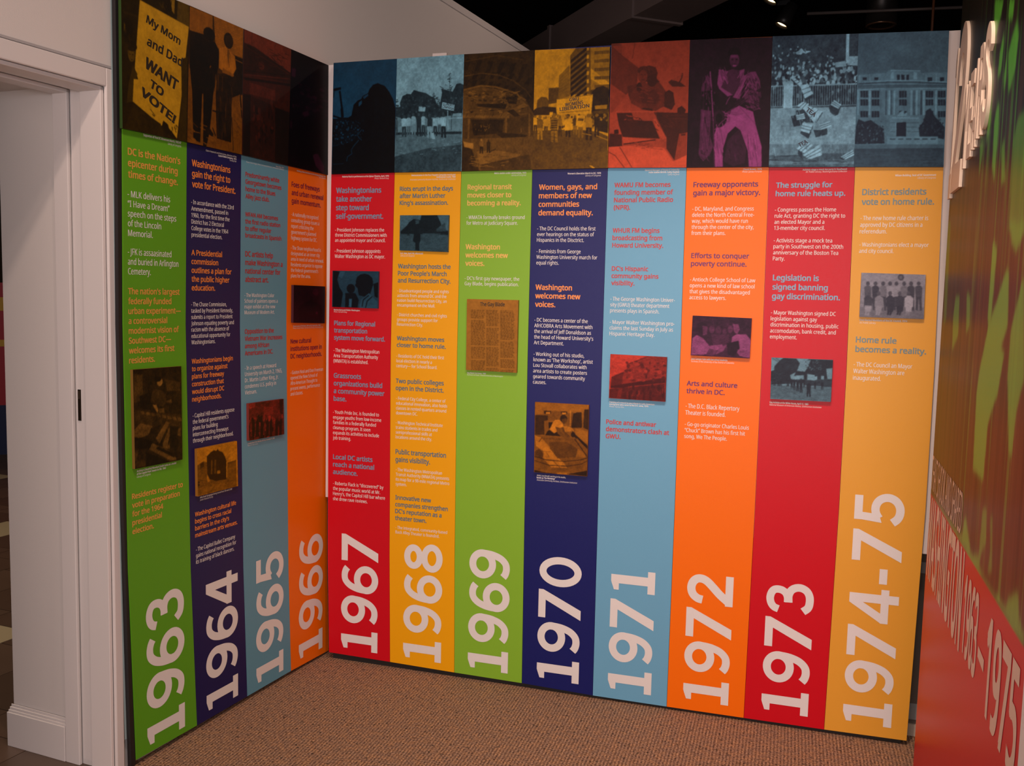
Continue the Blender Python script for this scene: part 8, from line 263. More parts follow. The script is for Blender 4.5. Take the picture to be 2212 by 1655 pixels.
DG={'1':([poly([(0,0),(.51,0),(.51,.165),(0,.165)]),poly([(.18,.165),(.38,.165),(.38,1),(.227,1),(.18,.93)]),poly([(.03,.82),(.18,.82),(.18,.985),(.03,.93)]),poly([(.18,.93),(.18,.985),(.227,1)])],.51),
'9':(nine(),.69),'6':(rot(nine()),.69),
'7':([poly([(0,.83),(.42,.83),(.66,.89),(.66,1),(0,1)]),poly([(.02,0),(.25,0),(.66,.89),(.42,.83)])],.66),
'0':([stroke(ring(.345,.5,.262,.414),.168)],.69),
'8':([stroke(ring(.345,.755,.222,.166),.162),stroke(ring(.345,.275,.265,.197),.162)],.69),
'3':([stroke(smooth([(.085,.735),(.12,.83),(.20,.895),(.32,.92),(.44,.89),(.51,.82),(.515,.70),(.46,.60),(.36,.55),(.25,.545)]),.162),stroke(smooth([(.25,.525),(.40,.53),(.52,.48),(.585,.38),(.59,.26),(.53,.15),(.42,.092),(.29,.085),(.17,.115),(.08,.215)]),.166)],.67),
'2':([poly([(0,0),(.67,0),(.67,.165),(0,.165)]),stroke(smooth([(.095,.66),(.12,.77),(.20,.87),(.33,.912),(.46,.885),(.55,.80),(.565,.68),(.51,.56),(.39,.43),(.25,.29),(.13,.14),(.07,.06)]),.182)],.67),
'5':([poly([(.10,.835),(.61,.835),(.61,1),(.10,1)]),poly([(.06,.44),(.235,.50),(.26,.84),(.10,.84)]),stroke(smooth([(.15,.50),(.26,.565),(.39,.575),(.51,.52),(.58,.41),(.585,.28),(.52,.16),(.40,.09),(.27,.085),(.16,.13),(.075,.225)]),.168)],.67),
'4':([poly([(.42,0),(.605,0),(.605,1),(.42,1)]),poly([(0,.20),(.72,.20),(.72,.36),(0,.36)]),poly([(0,.34),(.20,.34),(.50,.86),(.50,1),(.40,1)])],.72),
'Y':([stroke([(.08,.98),(.375,.46)],.17),stroke([(.67,.98),(.375,.46)],.17),poly([(.29,0),(.46,0),(.46,.47),(.29,.47)])],.75),
'E':([poly([(0,0),(.17,0),(.17,1),(0,1)]),poly([(.17,.835),(.62,.835),(.62,1),(.17,1)]),poly([(.17,.42),(.54,.42),(.54,.58),(.17,.58)]),poly([(.17,0),(.64,0),(.64,.165),(.17,.165)])],.64),
'A':([poly([(0,0),(.18,0),(.43,1),(.29,1)]),poly([(.54,0),(.72,0),(.43,1),(.29,1)]),poly([(.16,.20),(.56,.20),(.53,.35),(.19,.35)])],.72),
'R':([poly([(0,0),(.17,0),(.17,1),(0,1)]),stroke(smooth([(.15,.92),(.40,.92),(.53,.86),(.57,.74),(.53,.61),(.40,.54),(.15,.54)]),.16),poly([(.30,.50),(.50,.50),(.70,0),(.50,0)])],.70),
'S':([stroke(smooth([(.60,.74),(.56,.85),(.45,.92),(.32,.925),(.19,.88),(.12,.77),(.16,.64),(.30,.55),(.45,.48),(.57,.38),(.59,.25),(.51,.13),(.36,.08),(.22,.095),(.11,.17),(.07,.28)],10),.165)],.68),
'-':([poly([(0,.26),(.32,.26),(.32,.42),(0,.42)])],.32)}
def numeral(name,s,x0,x1,zb,zt,m,parent,y):
    """s read upwards, digit tops towards -x; x0 top of digits, x1 baseline, zb..zt extent"""
    h=x1-x0; A=[.77*h if c!='-' else .50*h for c in s]; pos=[];p=0
    for c,a in zip(s,A):
        w=DG[c][1]*h; pos.append(p+(a-w)/2); p+=a
    first=pos[0]; last=pos[-1]+DG[s[-1]][1]*h; k=(zt-zb)/(last-first)
    V=[];F=[];lay=0
    for c,q in zip(s,pos):
        for vv,ff in DG[c][0]:
            n=len(V); lay+=1; V+=[(x1-b*h,y-4e-5*(lay%4),zb+(q-first+a*h)*k) for a,b in vv]
            F+=[tuple(i+n for i in f) for f in ff]
    return mesh(name,V,F,m,parent)
# ---------------------------------------------------------------- printed photographs as finely gridded, coloured sheets
def inpoly(X,Y,P):
    r=np.zeros(X.shape,bool); n=len(P); j=n-1
    for i in range(n):
        xi,yi=P[i]; xj,yj=P[j]
        c=((yi>Y)!=(yj>Y)); r^=c&(X<(xj-xi)*(Y-yi)/((yj-yi) or 1e-9)+xi); j=i
    return r
def vnoise(rs,ny,nx,cy,cx):
    g=rs.rand(cy+2,cx+2); y=np.linspace(0,cy,ny); x=np.linspace(0,cx,nx); yi=y.astype(int); xi=x.astype(int); fy=(y-yi)[:,None]; fx=(x-xi)[None]
    fy=fy*fy*(3-2*fy); fx=fx*fx*(3-2*fx)
    return (g[yi][:,xi]*(1-fy)*(1-fx)+g[yi+1][:,xi]*fy*(1-fx)+g[yi][:,xi+1]*(1-fy)*fx+g[yi+1][:,xi+1]*fy*fx)-.5
def raster(pic,w,h,nx,ny,seed):
    base,noi,ops=pic; SSX=2; NX,NY=nx*SSX,ny*SSX
    xs=(np.arange(NX)+.5)/NX*1000; ys=(np.arange(NY)+.5)/NY*1000
    L=np.full((NY,NX),float(base)); X,Y=np.meshgrid(xs,ys)
    def fill(P,l):
        a=[p[0] for p in P]; b=[p[1] for p in P]
        i0=max(0,int(min(a)/1000*NX)-1); i1=min(NX,int(max(a)/1000*NX)+2); j0=max(0,int(min(b)/1000*NY)-1); j1=min(NY,int(max(b)/1000*NY)+2)
        if i0>=i1 or j0>=j1: return
        mk=inpoly(X[j0:j1,i0:i1],Y[j0:j1,i0:i1],P); L[j0:j1,i0:i1][mk]=l
    for o in ops:
        if o[0]=='G': L[:]=(o[1]+(o[2]-o[1])*ys/1000)[:,None]
        elif o[0]=='E':
            _,l,cx,cy,rx,ry=o; fill([(cx+rx*math.cos(k*.5236),cy+ry*math.sin(k*.5236)) for k in range(12)],l)
        elif o[0]=='L':
            l,wd=o[1],max(o[2],1.0); P=[(o[i],o[i+1]) for i in range(3,len(o),2)]
            for (a,b),(c,d) in zip(P,P[1:]):
                ax,ay,cx,cy=a*w,b*h,c*w,d*h; dx,dy=cx-ax,cy-ay; n=math.hypot(dx,dy) or 1; px,py=-dy/n*wd/2,dx/n*wd/2
                fill([((ax+px)/w,(ay+py)/h),((cx+px)/w,(cy+py)/h),((cx-px)/w,(cy-py)/h),((ax-px)/w,(ay-py)/h)],l)
        else: fill([(o[i],o[i+1]) for i in range(1,len(o),2)],o[0])
    L=L.reshape(ny,SSX,nx,SSX).mean((1,3))
    rs=np.random.RandomState(seed)
    N=vnoise(rs,ny,nx,9,7)*.7+vnoise(rs,ny,nx,26,20)*.8+vnoise(rs,ny,nx,70,50)*.8+(rs.rand(ny,nx)-.5)*.5
    B=L.copy(); B[1:-1,1:-1]=(L[1:-1,1:-1]*4+(L[:-2,1:-1]+L[2:,1:-1]+L[1:-1,:-2]+L[1:-1,2:])*2+L[:-2,:-2]+L[2:,2:]+L[:-2,2:]+L[2:,:-2])/16
    return np.clip(B+N*noi*2.1*(.35+B),0,1)
def sheet(name,quad,L,c0,c1,m,parent,y,umin):
    """quad corners TL,TR,BR,BL in (u,z)"""
    ny,nx=L.shape; s=np.linspace(0,1,nx)[None,:,None]; t=np.linspace(0,1,ny)[:,None,None]
    q=[np.array((p[0]-umin,p[1])) for p in quad]
    P=(1-s)*(1-t)*q[0]+s*(1-t)*q[1]+s*t*q[2]+(1-s)*t*q[3]
    V=np.zeros((ny*nx,3)); V[:,0]=P[...,0].ravel(); V[:,2]=P[...,1].ravel(); V[:,1]=y
    I=np.arange(ny*nx).reshape(ny,nx); Q=np.stack([I[1:,:-1],I[1:,1:],I[:-1,1:],I[:-1,:-1]],-1).reshape(-1,4)
    me=bpy.data.meshes.new(name); me.vertices.add(len(V)); me.vertices.foreach_set('co',V.ravel())
    me.loops.add(Q.size); me.loops.foreach_set('vertex_index',Q.ravel().astype(np.int32))
    me.polygons.add(len(Q)); me.polygons.foreach_set('loop_start',(np.arange(len(Q))*4).astype(np.int32))
    me.update(calc_edges=True); me.validate()
    a=me.color_attributes.new('Col','FLOAT_COLOR','POINT'); c=np.ones((ny*nx,4),np.float32)
    if L.ndim==2:
        G=L.ravel()[:,None]**1.65; c[:,:3]=np.array(c0)*(1-G)+np.array(c1)*G
    a.data.foreach_set('color',c.ravel())
    return link(name,me,m,parent),a,c
# ================================================================ STRUCTURE
WALLW=mat('white_wall_paint',(.70,.66,.63),rough=.6,spec=.3,bump=.2,bscale=300)
TRIMW=mat('white_gloss_trim',(.72,.68,.66),rough=.38,spec=.45)
BLACK=mat('black_paint',(.006,.005,.005),rough=.7,spec=.2)
DARK=mat('dark_void_paint',(.030,.027,.024),rough=.7,spec=.2)
def lbox(name,L,m,parent=None,bevel=0,fr='left'):
    """boxes in a wall frame: u0,u1,off0,off1,z0,z1 (off grows into the room)"""
    P,a=frame(fr); o=boxes(name,[(u0,u1,-o1,-o0,z0,z1) for u0,u1,o0,o1,z0,z1 in L],m,parent,bevel)
    if parent is None: o.location=P; o.rotation_euler=(0,0,a)
    return o
# carpet ---------------------------------------------------------
def carpet_mat():
    m=bpy.data.materials.new('carpet_loop'); m.use_nodes=True; nt=m.node_tree; N=nt.nodes; K=nt.links; b=N['Principled BSDF']
    tc=N.new('ShaderNodeTexCoord'); mp=N.new('ShaderNodeMapping'); mp.inputs['Rotation'].default_value=(0,0,-.02); K.new(tc.outputs['Object'],mp.inputs['Vector'])
    sx=N.new('ShaderNodeSeparateXYZ'); K.new(mp.outputs[0],sx.inputs[0])
    def mth(op,a,b=None,c=None):
        n=N.new('ShaderNodeMath'); n.operation=op
        for i,v in enumerate((a,b,c)):
            if v is None: continue
            if isinstance(v,(int,float)): n.inputs[i].default_value=v
            else: K.new(v,n.inputs[i])
        return n.outputs[0]
    n0=N.new('ShaderNodeTexNoise'); n0.inputs['Scale'].default_value=60; K.new(mp.outputs[0],n0.inputs['Vector'])
    wob=mth('MULTIPLY',n0.outputs['Fac'],2.2)
    rows=mth('SINE',mth('ADD',mth('MULTIPLY',sx.outputs['X'],2*math.pi/.0118),wob))
    loops=mth('SINE',mth('ADD',mth('ADD',mth('MULTIPLY',sx.outputs['Y'],2*math.pi/.0068),wob),mth('MULTIPLY',rows,1.6)))
    h=mth('ADD',mth('MULTIPLY',rows,.30),mth('MULTIPLY',loops,.22))
    n1=N.new('ShaderNodeTexNoise'); n1.inputs['Scale'].default_value=150; n1.inputs['Detail'].default_value=3; K.new(mp.outputs[0],n1.inputs['Vector'])
    n2=N.new('ShaderNodeTexNoise'); n2.inputs['Scale'].default_value=38; n2.inputs['Detail'].default_value=3; K.new(mp.outputs[0],n2.inputs['Vector'])
    f=mth('ADD',mth('MULTIPLY_ADD',h,.42,.50),mth('MULTIPLY',mth('SUBTRACT',n1.outputs['Fac'],.5),1.3))
    r=N.new('ShaderNodeValToRGB'); e=r.color_ramp.elements; e[0].position=.12; e[0].color=(.035,.022,.020,1); e[1].position=.92; e[1].color=(.62,.41,.25,1)
    x=e.new(.36); x.color=(.18,.105,.066,1); x=e.new(.6); x.color=(.34,.21,.128,1)
    K.new(f,r.inputs[0])
    r2=N.new('ShaderNodeValToRGB'); r2.color_ramp.elements[0].position=.42; r2.color_ramp.elements[1].position=.62
    r2.color_ramp.elements[0].color=(.86,.86,.92,1); r2.color_ramp.elements[1].color=(1.08,1,.92,1); K.new(n2.outputs['Fac'],r2.inputs[0])
    mx=N.new('ShaderNodeMix'); mx.data_type='RGBA'; mx.blend_type='MULTIPLY'; mx.inputs[0].default_value=1; K.new(r.outputs[0],mx.inputs[6]); K.new(r2.outputs[0],mx.inputs[7])
    v=N.new('ShaderNodeTexVoronoi'); v.inputs['Scale'].default_value=36; K.new(mp.outputs[0],v.inputs['Vector'])
    r3=N.new('ShaderNodeValToRGB'); r3.color_ramp.elements[0].position=.10; r3.color_ramp.elements[1].position=.20; r3.color_ramp.elements[0].color=(.28,.30,.32,1); r3.color_ramp.elements[1].color=(1,1,1,1); K.new(v.outputs['Distance'],r3.inputs[0])
    mx2=N.new('ShaderNodeMix'); mx2.data_type='RGBA'; mx2.blend_type='MULTIPLY'; mx2.inputs[0].default_value=.95; K.new(mx.outputs[2],mx2.inputs[6]); K.new(r3.outputs[0],mx2.inputs[7])
    K.new(mx2.outputs[2],b.inputs['Base Color']); b.inputs['Roughness'].default_value=.95; b.inputs['Specular IOR Level'].default_value=.15
    bp=N.new('ShaderNodeBump'); bp.inputs['Strength'].default_value=.7; bp.inputs['Distance'].default_value=.003; K.new(f,bp.inputs['Height']); K.new(bp.outputs[0],b.inputs['Normal'])
    return m
P0,LA=frame('left')
ux,uy=FR['left'][1][0],FR['left'][1][1]
def lw(u,off): P,_=frame('left',u,off); return (P.x,P.y)
a=lw(-6,-.10); b=lw(.7,-.10); c=lw(8,-.10)
fv=[(a[0],a[1],0),(6,a[1],0),(6,c[1],0),(c[0],c[1],0)]
fl=struct(mesh('floor',fv,[(0,1,2,3)],carpet_mat()))
# dark open ceiling and far dark walls ----------------------------
struct(boxes('ceiling',[(-9,7,-7,9,3.75,3.85)],BLACK))
struct(boxes('wall_back',[(-9,7,7.8,7.9,0,3.75)],BLACK))
struct(boxes('wall_front',[(-9,7,-7,-6.9,0,3.75)],mat('front_wall_paint',(.30,.26,.23),rough=.8)))
struct(boxes('wall_right',[(6.2,6.3,-7,8,0,3.75)],mat('right_wall_paint',(.25,.22,.20),rough=.8)))
struct(boxes('wall_far_left',[(-9,-8.9,-6.9,7.8,0,3.75)],mat('far_wall_paint',(.24,.19,.14),rough=.8)))
# left wall with the door opening ---------------------------------
UO=-1.155; UL=-2.25; ZH=2.143; TK=.48
wl=struct(lbox('wall_left',[(-1.15,7.9,-TK,-.03,0,3.03),(-6,UL,-TK,-.03,0,3.03),(UL,-1.15,-TK,-.03,ZH+.012,3.03)],WALLW))
struct(lbox('trim_1',[(-6,7.9,-.05,-.022,3.0,3.034)],TRIMW))
# casing round the opening
struct(lbox('trim_2',[(UO,-1.1235,-.03,-.0185,0,2.197),(UL-.056,UL,-.03,-.0185,0,2.197),(UL,UO,-.03,-.0185,ZH,2.197)],TRIMW,bevel=.003))
struct(lbox('trim_3',[(UL-.056,-1.1235,-.03,-.024,2.2,2.207)],mat('casing_groove_shade',(.42,.40,.40),rough=.5)))  # grey strip paints the shadow of the groove above the casing
# jamb boards, pocket slot
J=[]
for (o0,o1) in ((-.115,-.03),(-.228,-.168)):
    J.append((UO-.012,UO,o0,o1,0,ZH))
    J.append((UL,UL+.012,o0,o1,0,ZH))
    J.append((UL,UO,o0,o1,ZH-.012,ZH))
struct(lbox('trim_4',J,TRIMW,bevel=.002))
dr=struct(lbox('door_1',[(-1.156,-1.1515,-.162,-.120,.02,ZH-.004)],TRIMW))
pl=lbox('latch_plate',[(-1.159,-1.1555,-.1535,-.1425,1.128,1.226)],mat('bronze_latch',(.035,.022,.014),rough=.35,metal=.6),dr)
pl2=lbox('latch_ring',[(-1.161,-1.1585,-.151,-.145,1.197,1.222)],mat('latch_brass',(.20,.14,.10),rough=.3,metal=.8),pl)
lbox('door_bead',[(-1.160,-1.1555,-.1205,-.1165,0,ZH)],TRIMW,dr)
# baseboard on the deep reveal
bb=struct(lbox('baseboard_left',[(UO-.014,UO,-TK-.012,-.230,0,.118),(UO-.010,UO,-TK-.009,-.230,.118,.126),(UO-.007,UO,-TK-.006,-.230,.126,.135),(UO-.003,UO,-TK-.003,-.230,.135,.144)],TRIMW,bevel=.0015))
# tiled room beyond the door ---------------------------------------
far=struct(lbox('floor_2',[(-8,8,-9,-.10,-.02,-.004)],mat('tile_grout',(.10,.075,.06),rough=.8)))
TM=[mat('tile_%s'%n,c,rough=.35,spec=.4,var=.18,vscale=5) for n,c in (('walnut',(.115,.072,.048)),('umber',(.095,.060,.040)),('cocoa',(.135,.086,.058)))]
TM.append(mat('tile_cream',(.55,.45,.28),rough=.4,spec=.4))
rt=random.Random(3); tmesh={}
def tile(u0,u1,o0,o1,mi):
    k=(round(u1-u0,3),round(o1-o0,3),mi)
    if k not in tmesh:
        v,f=boxvf(0,u1-u0,-(o1-o0),0,0,.004); me=bpy.data.meshes.new('floor_tile'); me.from_pydata(v,[],f); me.materials.append(TM[mi]); tmesh[k]=me
    o=bpy.data.objects.new('floor_tile',tmesh[k]); COL.objects.link(o); o.parent=far; o.location=(u0,-o0,-.004)
for i in range(-7,22):
    for j in range(26):
        o1=-.105-j*.305; u0=-2.2+i*.305+(.152 if j%2 else 0)
        cream=(j%5==4)
        tile(u0,u0+.301,o1-.301,o1,3 if (cream and i%2) else rt.randrange(3))
# far coloured display glimpsed through the door
dp=boxes('display_banner',[(0,.9,0,.03,.45,1.55)],mat('banner_crimson',(.55,.03,.06),rough=.5))
dp.location=(-5.25,3.05,0); dp.rotation_euler=(0,0,.75); tag(dp,'distant crimson and yellow display board seen past the doorway edge','display board')
boxes('banner_stripe',[(0,.9,-.004,0,1.30,1.42),(0,.9,-.004,0,.98,1.04)],mat('banner_yellow',(.8,.45,.05),rough=.5),dp)
boxes('banner_base',[(0,.9,-.004,.034,0,.45)],mat('banner_navy',(.02,.03,.12),rough=.5),dp)
# ================================================================ PANELS
LAB={'63':('green timeline panel for 1963 beside the door, topped by the voting placard photograph','green','My Mom and Dad placard photograph'),
'64':('navy timeline panel for 1964 between the green and pale blue ones on the left wall','navy',''),
'65':('pale blue timeline panel for 1965 on the left wall','pale blue',''),
'66':('orange timeline panel for 1966 in the left corner, topped by an almost black photograph','orange',''),
'67':('red timeline panel for 1967 in the corner, topped by a microphone silhouette photograph','red',''),
'68':('yellow timeline panel for 1968, topped by a blue marchers and trees photograph','yellow',''),
'69':('green timeline panel for 1969, topped by a brown vaulted station photograph','green',''),
'70':('navy timeline panel for 1970, topped by an orange street march photograph','navy',''),
'71':('pale blue timeline panel for 1971, topped by a red radio studio photograph','pale blue',''),
'72':('orange timeline panel for 1972, topped by a purple guitarist photograph','orange',''),
'73':('red timeline panel for 1973, topped by a blue photograph of falling tea crates','red',''),
'74':('amber timeline panel for 1974-75 at the right end, topped by a blue public building photograph','amber','')}
order=['63','64','65','66','67','68','69','70','71','72','73','74']
for idx,k in enumerate(order):
    fr='left' if idx<4 else 'back'; i=idx if idx<4 else idx-4
    eL=[list(p) for p in D['edge'][fr][i]]; eR=[list(p) for p in D['edge'][fr][i+1]]
    if idx==0: eL[0]=[-1.1085,2.463]
    u0=eL[-1][0]; P,a=frame(fr,u0); P.z=0
    root=empty('timeline_panel',P,a); tag(root,LAB[k][0],'exhibit panel','timeline panels')
    if idx==3:
        for j_ in (0,1,2): eR[j_][0]-=.006
    g=.0006
    pl_=[(eL[j][0]+g-u0,eL[j][1]) for j in range(4,-1,-1)]; pr_=[(eR[j][0]-g-u0,eR[j][1]) for j in range(0,5)]
    poly_=pl_[:1]+[pr_[4]]+[pr_[3],pr_[2],pr_[1],pr_[0]]+[pl_[4],pl_[3],pl_[2],pl_[1]]
    ink=mat('ink_%s'%k,INKS[k],**PR)
    slab('panel_board',poly_,0.0,.012,ink,root)
    # year
    s,x0,x1,zb,zt=D['num'][k]
    numeral('year_numeral',s,x0-u0,x1-u0,zb,zt,mat('white_ink',WHITE,rough=.42,spec=.4,bump=.3,bscale=900),root,-.0006)
    # main photograph
    q=D['ph'][k]; w=q[1][0]-q[0][0]; h=q[0][1]-q[3][1]
    pq=[(p[0]-u0,p[1]) for p in q]
    pb=slab('photo_board',[pq[3],pq[2],pq[1],pq[0]],-.012,-.0008,mat('edge_%s'%k,tuple(.15*v for v in INKS[k]),rough=.6),root)
    L=raster(D['pic'][k],w,h,180,276,idx+1)
    sheet('photo_print',q,L,*PHOTO[k],mprint(),pb,-.0123,u0)
    # inset photograph
    q=D['ins'][k]; pq=[(p[0]-u0,p[1]) for p in q]; w=q[1][0]-q[0][0]; h=q[0][1]-q[3][1]
    ib=slab('inset_photo_board',[pq[3],pq[2],pq[1],pq[0]],-.012,-.0008,mat('inset_edge_%s'%k,tuple(.5*(x+y) for x,y in zip(*INSC[k])),rough=.6),root)
    L=raster(D['pic'][k+'i'],w,h,120,int(120*h/w),idx+41)
    sheet('inset_photo_print',q,L,*INSC[k],mprint(),ib,-.0123,u0)
    # lettering
    hm=mat('heading_ink_%s'%k,HEAD[k],rough=.42,spec=.4); tm=mat('white_ink',WHITE)
    for st,ul,z0,pitch,li,wd,lines in D['txt'][k]:
        n=len(lines)
        if st=='H': ch=.60*pitch; bold=2; nm='heading_text'; m=hm; al='L'
        elif st=='T': ch=.655*pitch; bold=1; nm='body_text'; m=tm; al='L'
        else:
            pitch=max(pitch,.0068); ch=.68*pitch; bold=2; nm='caption_text'; m=tm; al='R' if st=='R' else 'L'
        def natural(s,b): v,_=weighted(s,b,0,2 if st=='H' else 1); return strip(v)[1]-strip(v)[0]
        sx=wd/natural(lines[li],bold)
        rows=[]
        for j,s in enumerate(lines):
            lastc=(st in 'KR' and j==n-1)
            rows.append((s,ul-u0,z0-j*pitch,ch,sx*(.93 if lastc and li!=j else 1),None,al,0 if lastc else bold,.22 if lastc and idx>3 else 0))
        textlines(nm,rows,m,root,-.0006,2 if st=='H' else 1)
    # lettering that belongs to the photographs
    for kk,ax,az,bx,bz,ch,s,fd in D['ptx']:
        if kk[:2]!=k: continue
        v,f=weighted(s,3 if fd else 2,0,2); a0,b0=strip(v); Lx=math.hypot(bx-ax,bz-az); c_,s_=(bx-ax)/Lx,(bz-az)/Lx
        X=(v[:,0]-a0)*Lx/(b0-a0); Y=v[:,1]*ch/CAP
        VV=[(ax-u0+x*c_-y*s_,-.0126-3e-5*d,az+x*s_+y*c_) for x,y,d in zip(X,Y,v[:,2])]
        mesh('placard_text',VV,f,mat('placard_ink_%s'%k,tuple(min(1,v*1.6) for v in (PHOTO[k] if len(kk)==2 else INSC[k])[0]),rough=.5),ib if len(kk)==3 else pb)
# mounting boards behind the rows ---------------------------------
bk=tag(lbox('backing_board',[(.010,2.338,-.050,-.016,.69,2.452)],mat('backing_white',(.74,.70,.69),rough=.5),fr='back'),'white backing board behind the long row of panels, its edge showing at the right','backing board')
P,a=frame('left'); eL=D['edge']['left'][0]
bl=[(-1.1125,.006),(-1.1239,.633),(-1.1291,.856),(-1.1362,1.435),(-1.1307,1.94),(-1.1300,2.455)]
fb=slab('backing_board',[bl[0],(eL[4][0]-.0004,.006),(eL[3][0]-.0004,eL[3][1]),(eL[2][0]-.0004,eL[2][1]),(eL[1][0]-.0004,eL[1][1]),(-1.1090,2.455)]+bl[:0:-1],.003,.0175,mat('mount_black',(.012,.010,.011),rough=.5),None)
fb.location=P; fb.rotation_euler=(0,0,a)
tag(fb,'black mounting board edge between the door casing and the green 1963 panel','backing board')
fs=slab('edge_strip',[(-1.1225,.10),(-1.115,.10),(-1.126,.70),(-1.131,1.40),(-1.128,2.46),(-1.1345,2.46),(-1.1355,1.40),(-1.1305,.70)],.0178,.0184,mat('strip_cool_lit',(.34,.46,.48),rough=.3),None)  # edge of a white board, cool light painted into its colour
fs.location=P; fs.rotation_euler=(0,0,a)
tag(fs,'thin white board edge strip, cool light painted in grey blue, between door casing and black board','strip')
tag(lbox('plinth',[(.09,2.29,-.09,-.055,.0,.66),(.05,2.29,-.050,-.014,0.0,.05)],DARK,fr='back'),'low dark plinth under and behind the long panel row','plinth')
struct(lbox('trim_5',[(2.30,3.6,-.14,-.100,.045,.68)],mat('gap_grey',(.16,.14,.12),rough=.6),fr='back'))
struct(lbox('baseboard_back',[(2.30,3.6,-.14,-.092,.0,.043)],mat('gap_beige',(.60,.54,.46),rough=.5),fr='back'))
struct(lbox('trim_6',[(2.30,3.6,-.100,-.096,.060,.118),(2.30,3.6,-.100,-.096,.600,.640)],mat('gap_bluegrey',(.34,.38,.40),rough=.4),fr='back'))
cl=tag(lbox('label_clip',[(.470,.528,-.012,.000,2.459,2.470)],mat('clip_white',(.62,.56,.54),rough=.4),fr='back'),'small white clip on the top edge above the marchers photograph','clip')
# ================================================================ MURAL WALL on the right
UN=.187; UF=1.668
mw=tag(lbox('mural_wall',[(UN,UF,-.10,0,0,3.25)],mat('mural_core',(.10,.07,.06),rough=.6),fr='mural'),'freestanding red and green title mural wall at the right edge','mural wall')
# printed sheet, gridded
nu,nz=280,400; z0m,z1m=0.0,3.25
rs=np.random.RandomState(9)
uu=np.linspace(UN,UF,nu); zz=np.linspace(z1m,z0m,nz); UU,ZZ=np.meshgrid(uu,zz)
C=np.zeros((nz,nu,3)); tb=np.clip((2.25-ZZ)/.9,0,1)[...,None]
C[:]=np.array((.012,.009,.005))*(1-tb)+np.array((.066,.026,.014))*tb*1.0
st_=vnoise(rs,nz,nu,7,60)+.6*vnoise(rs,nz,nu,14,120); C*=np.clip(1+1.3*st_,.25,2)[...,None]
left=np.clip((.62-UU)/.45,0,1)*np.clip((1.95-ZZ)/.5,0,1); C=C*(1-left[...,None]*.4)+np.array((.12,.085,.018))*(left*.4)[...,None]  # ochre tint at the far lower end is bounced light painted in
gm=np.zeros((nz,nu))
for g_ in D['mur']:
    P=[(g_[i],g_[i+1]) for i in range(1,len(g_),2)]; mk=inpoly(UU,ZZ,P); gm[mk]=np.maximum(gm[mk],g_[0])
for _ in range(2): gm=(gm+np.roll(gm,1,0)+np.roll(gm,-1,0)+np.roll(gm,1,1)+np.roll(gm,-1,1))/5
st2=vnoise(rs,nz,nu,10,80)+vnoise(rs,nz,nu,5,160)
gm=np.clip(gm+np.clip(st2-.26,0,1)*1.0*(ZZ>.95)*np.clip((UU-.55)*3,.15,1),0,1)
gt=np.clip((2.1-ZZ)/.8,0,1)[...,None]
gcol=np.array((.085,.36,.030))*(1-gt)+np.array((.17,.42,.065))*gt
C=C*(1-gm[...,None])+gcol*gm[...,None]
redm=(ZZ<.944)
C[redm]=np.array((.62,.012,.024))
mo,att,cc=sheet('mural_print',[(UN,z1m),(UF,z1m),(UF,z0m),(UN,z0m)],np.zeros((nz,nu)),(0,0,0),(1,1,1),mat('mural_sheet',(.5,.5,.5),rough=.38,spec=.3,attr='Col'),mw,-.0006,0)
cc[:,:3]=C.reshape(-1,3); att.data.foreach_set('color',cc.ravel())
PINK=mat('mural_lettering',(.74,.60,.50),rough=.4)
def mtext(name,s,ua,ub,z,ch,m,bold):
    return textlines(name,[(s,ua,z,ch,None,ub-ua,'L',bold,0)],m,mw,-.0014)
mtext('heading_text','THAT SHOOK AND SHAPED',UN+.004,.846,.960,.108,PINK,1)
mtext('title_text','WASHINGTON',UN+.006,.938,.687,.243,PINK,2)
mtext('title_text','1963',.972,1.178,.706,.184,PINK,2)
mtext('title_text','1975',1.300,1.632,.686,.204,PINK,2)
mesh('title_text',[(1.200,-.0015,.765),(1.278,-.0015,.757),(1.278,-.0015,.785),(1.200,-.0015,.790)],[(0,1,2,3)],PINK,mw)
# raised letters
LET=mat('letter_cream',(.80,.66,.52),rough=.45,spec=.4)
def letter(ch,ua,ub,z,h,d0,d1,label):
    P,a=frame('mural',ua,d1); P.z=z
    V=[];F=[]
    for li,(vv,ff) in enumerate(DG[ch][0]):
        n=len(V); V+=[(p[0],-3e-5*li,p[1]) for p in vv]; F+=[tuple(q+n for q in fc) for fc in ff]
    xs=[p[0] for p in V]; zs=[p[2] for p in V]; x0,x1,zz0,zz1=min(xs),max(xs),min(zs),max(zs)
    bm=bmesh.new(); bv=[bm.verts.new(((p[0]-x0)/(x1-x0)*(ub-ua),p[1],(p[2]-zz0)/(zz1-zz0)*h)) for p in V]
    for q in F: bm.faces.new([bv[t] for t in q])
    bmesh.ops.recalc_face_normals(bm,faces=bm.faces)
    r=bmesh.ops.extrude_face_region(bm,geom=list(bm.faces)); nv=[e for e in r['geom'] if isinstance(e,bmesh.types.BMVert)]
    for p in nv: p.co.y+=(d1-d0)
    bmesh.ops.recalc_face_normals(bm,faces=bm.faces)
    me=bpy.data.meshes.new('raised_letter'); bm.to_mesh(me); bm.free()
    o=link('raised_letter',me,LET); o.location=P; o.rotation_euler=(0,0,a)
    return tag(o,label,'letter','raised heading characters on the mural')
D0,D1=.0005,.009
letter('1',.200,.247,1.880,.455,D0,D1,'large raised cream numeral 1, farthest character of the mural heading')
letter('2',.252,.440,1.893,.490,D0,D1,'large raised cream numeral 2 with a sweeping top, second in the mural heading')
letter('Y',.452,.528,1.938,.240,D0,D1,'raised cream letter Y just after the large numeral 2')
letter('E',.545,.615,1.955,.235,D0,D1,'raised cream letter E with three arms in the mural heading')
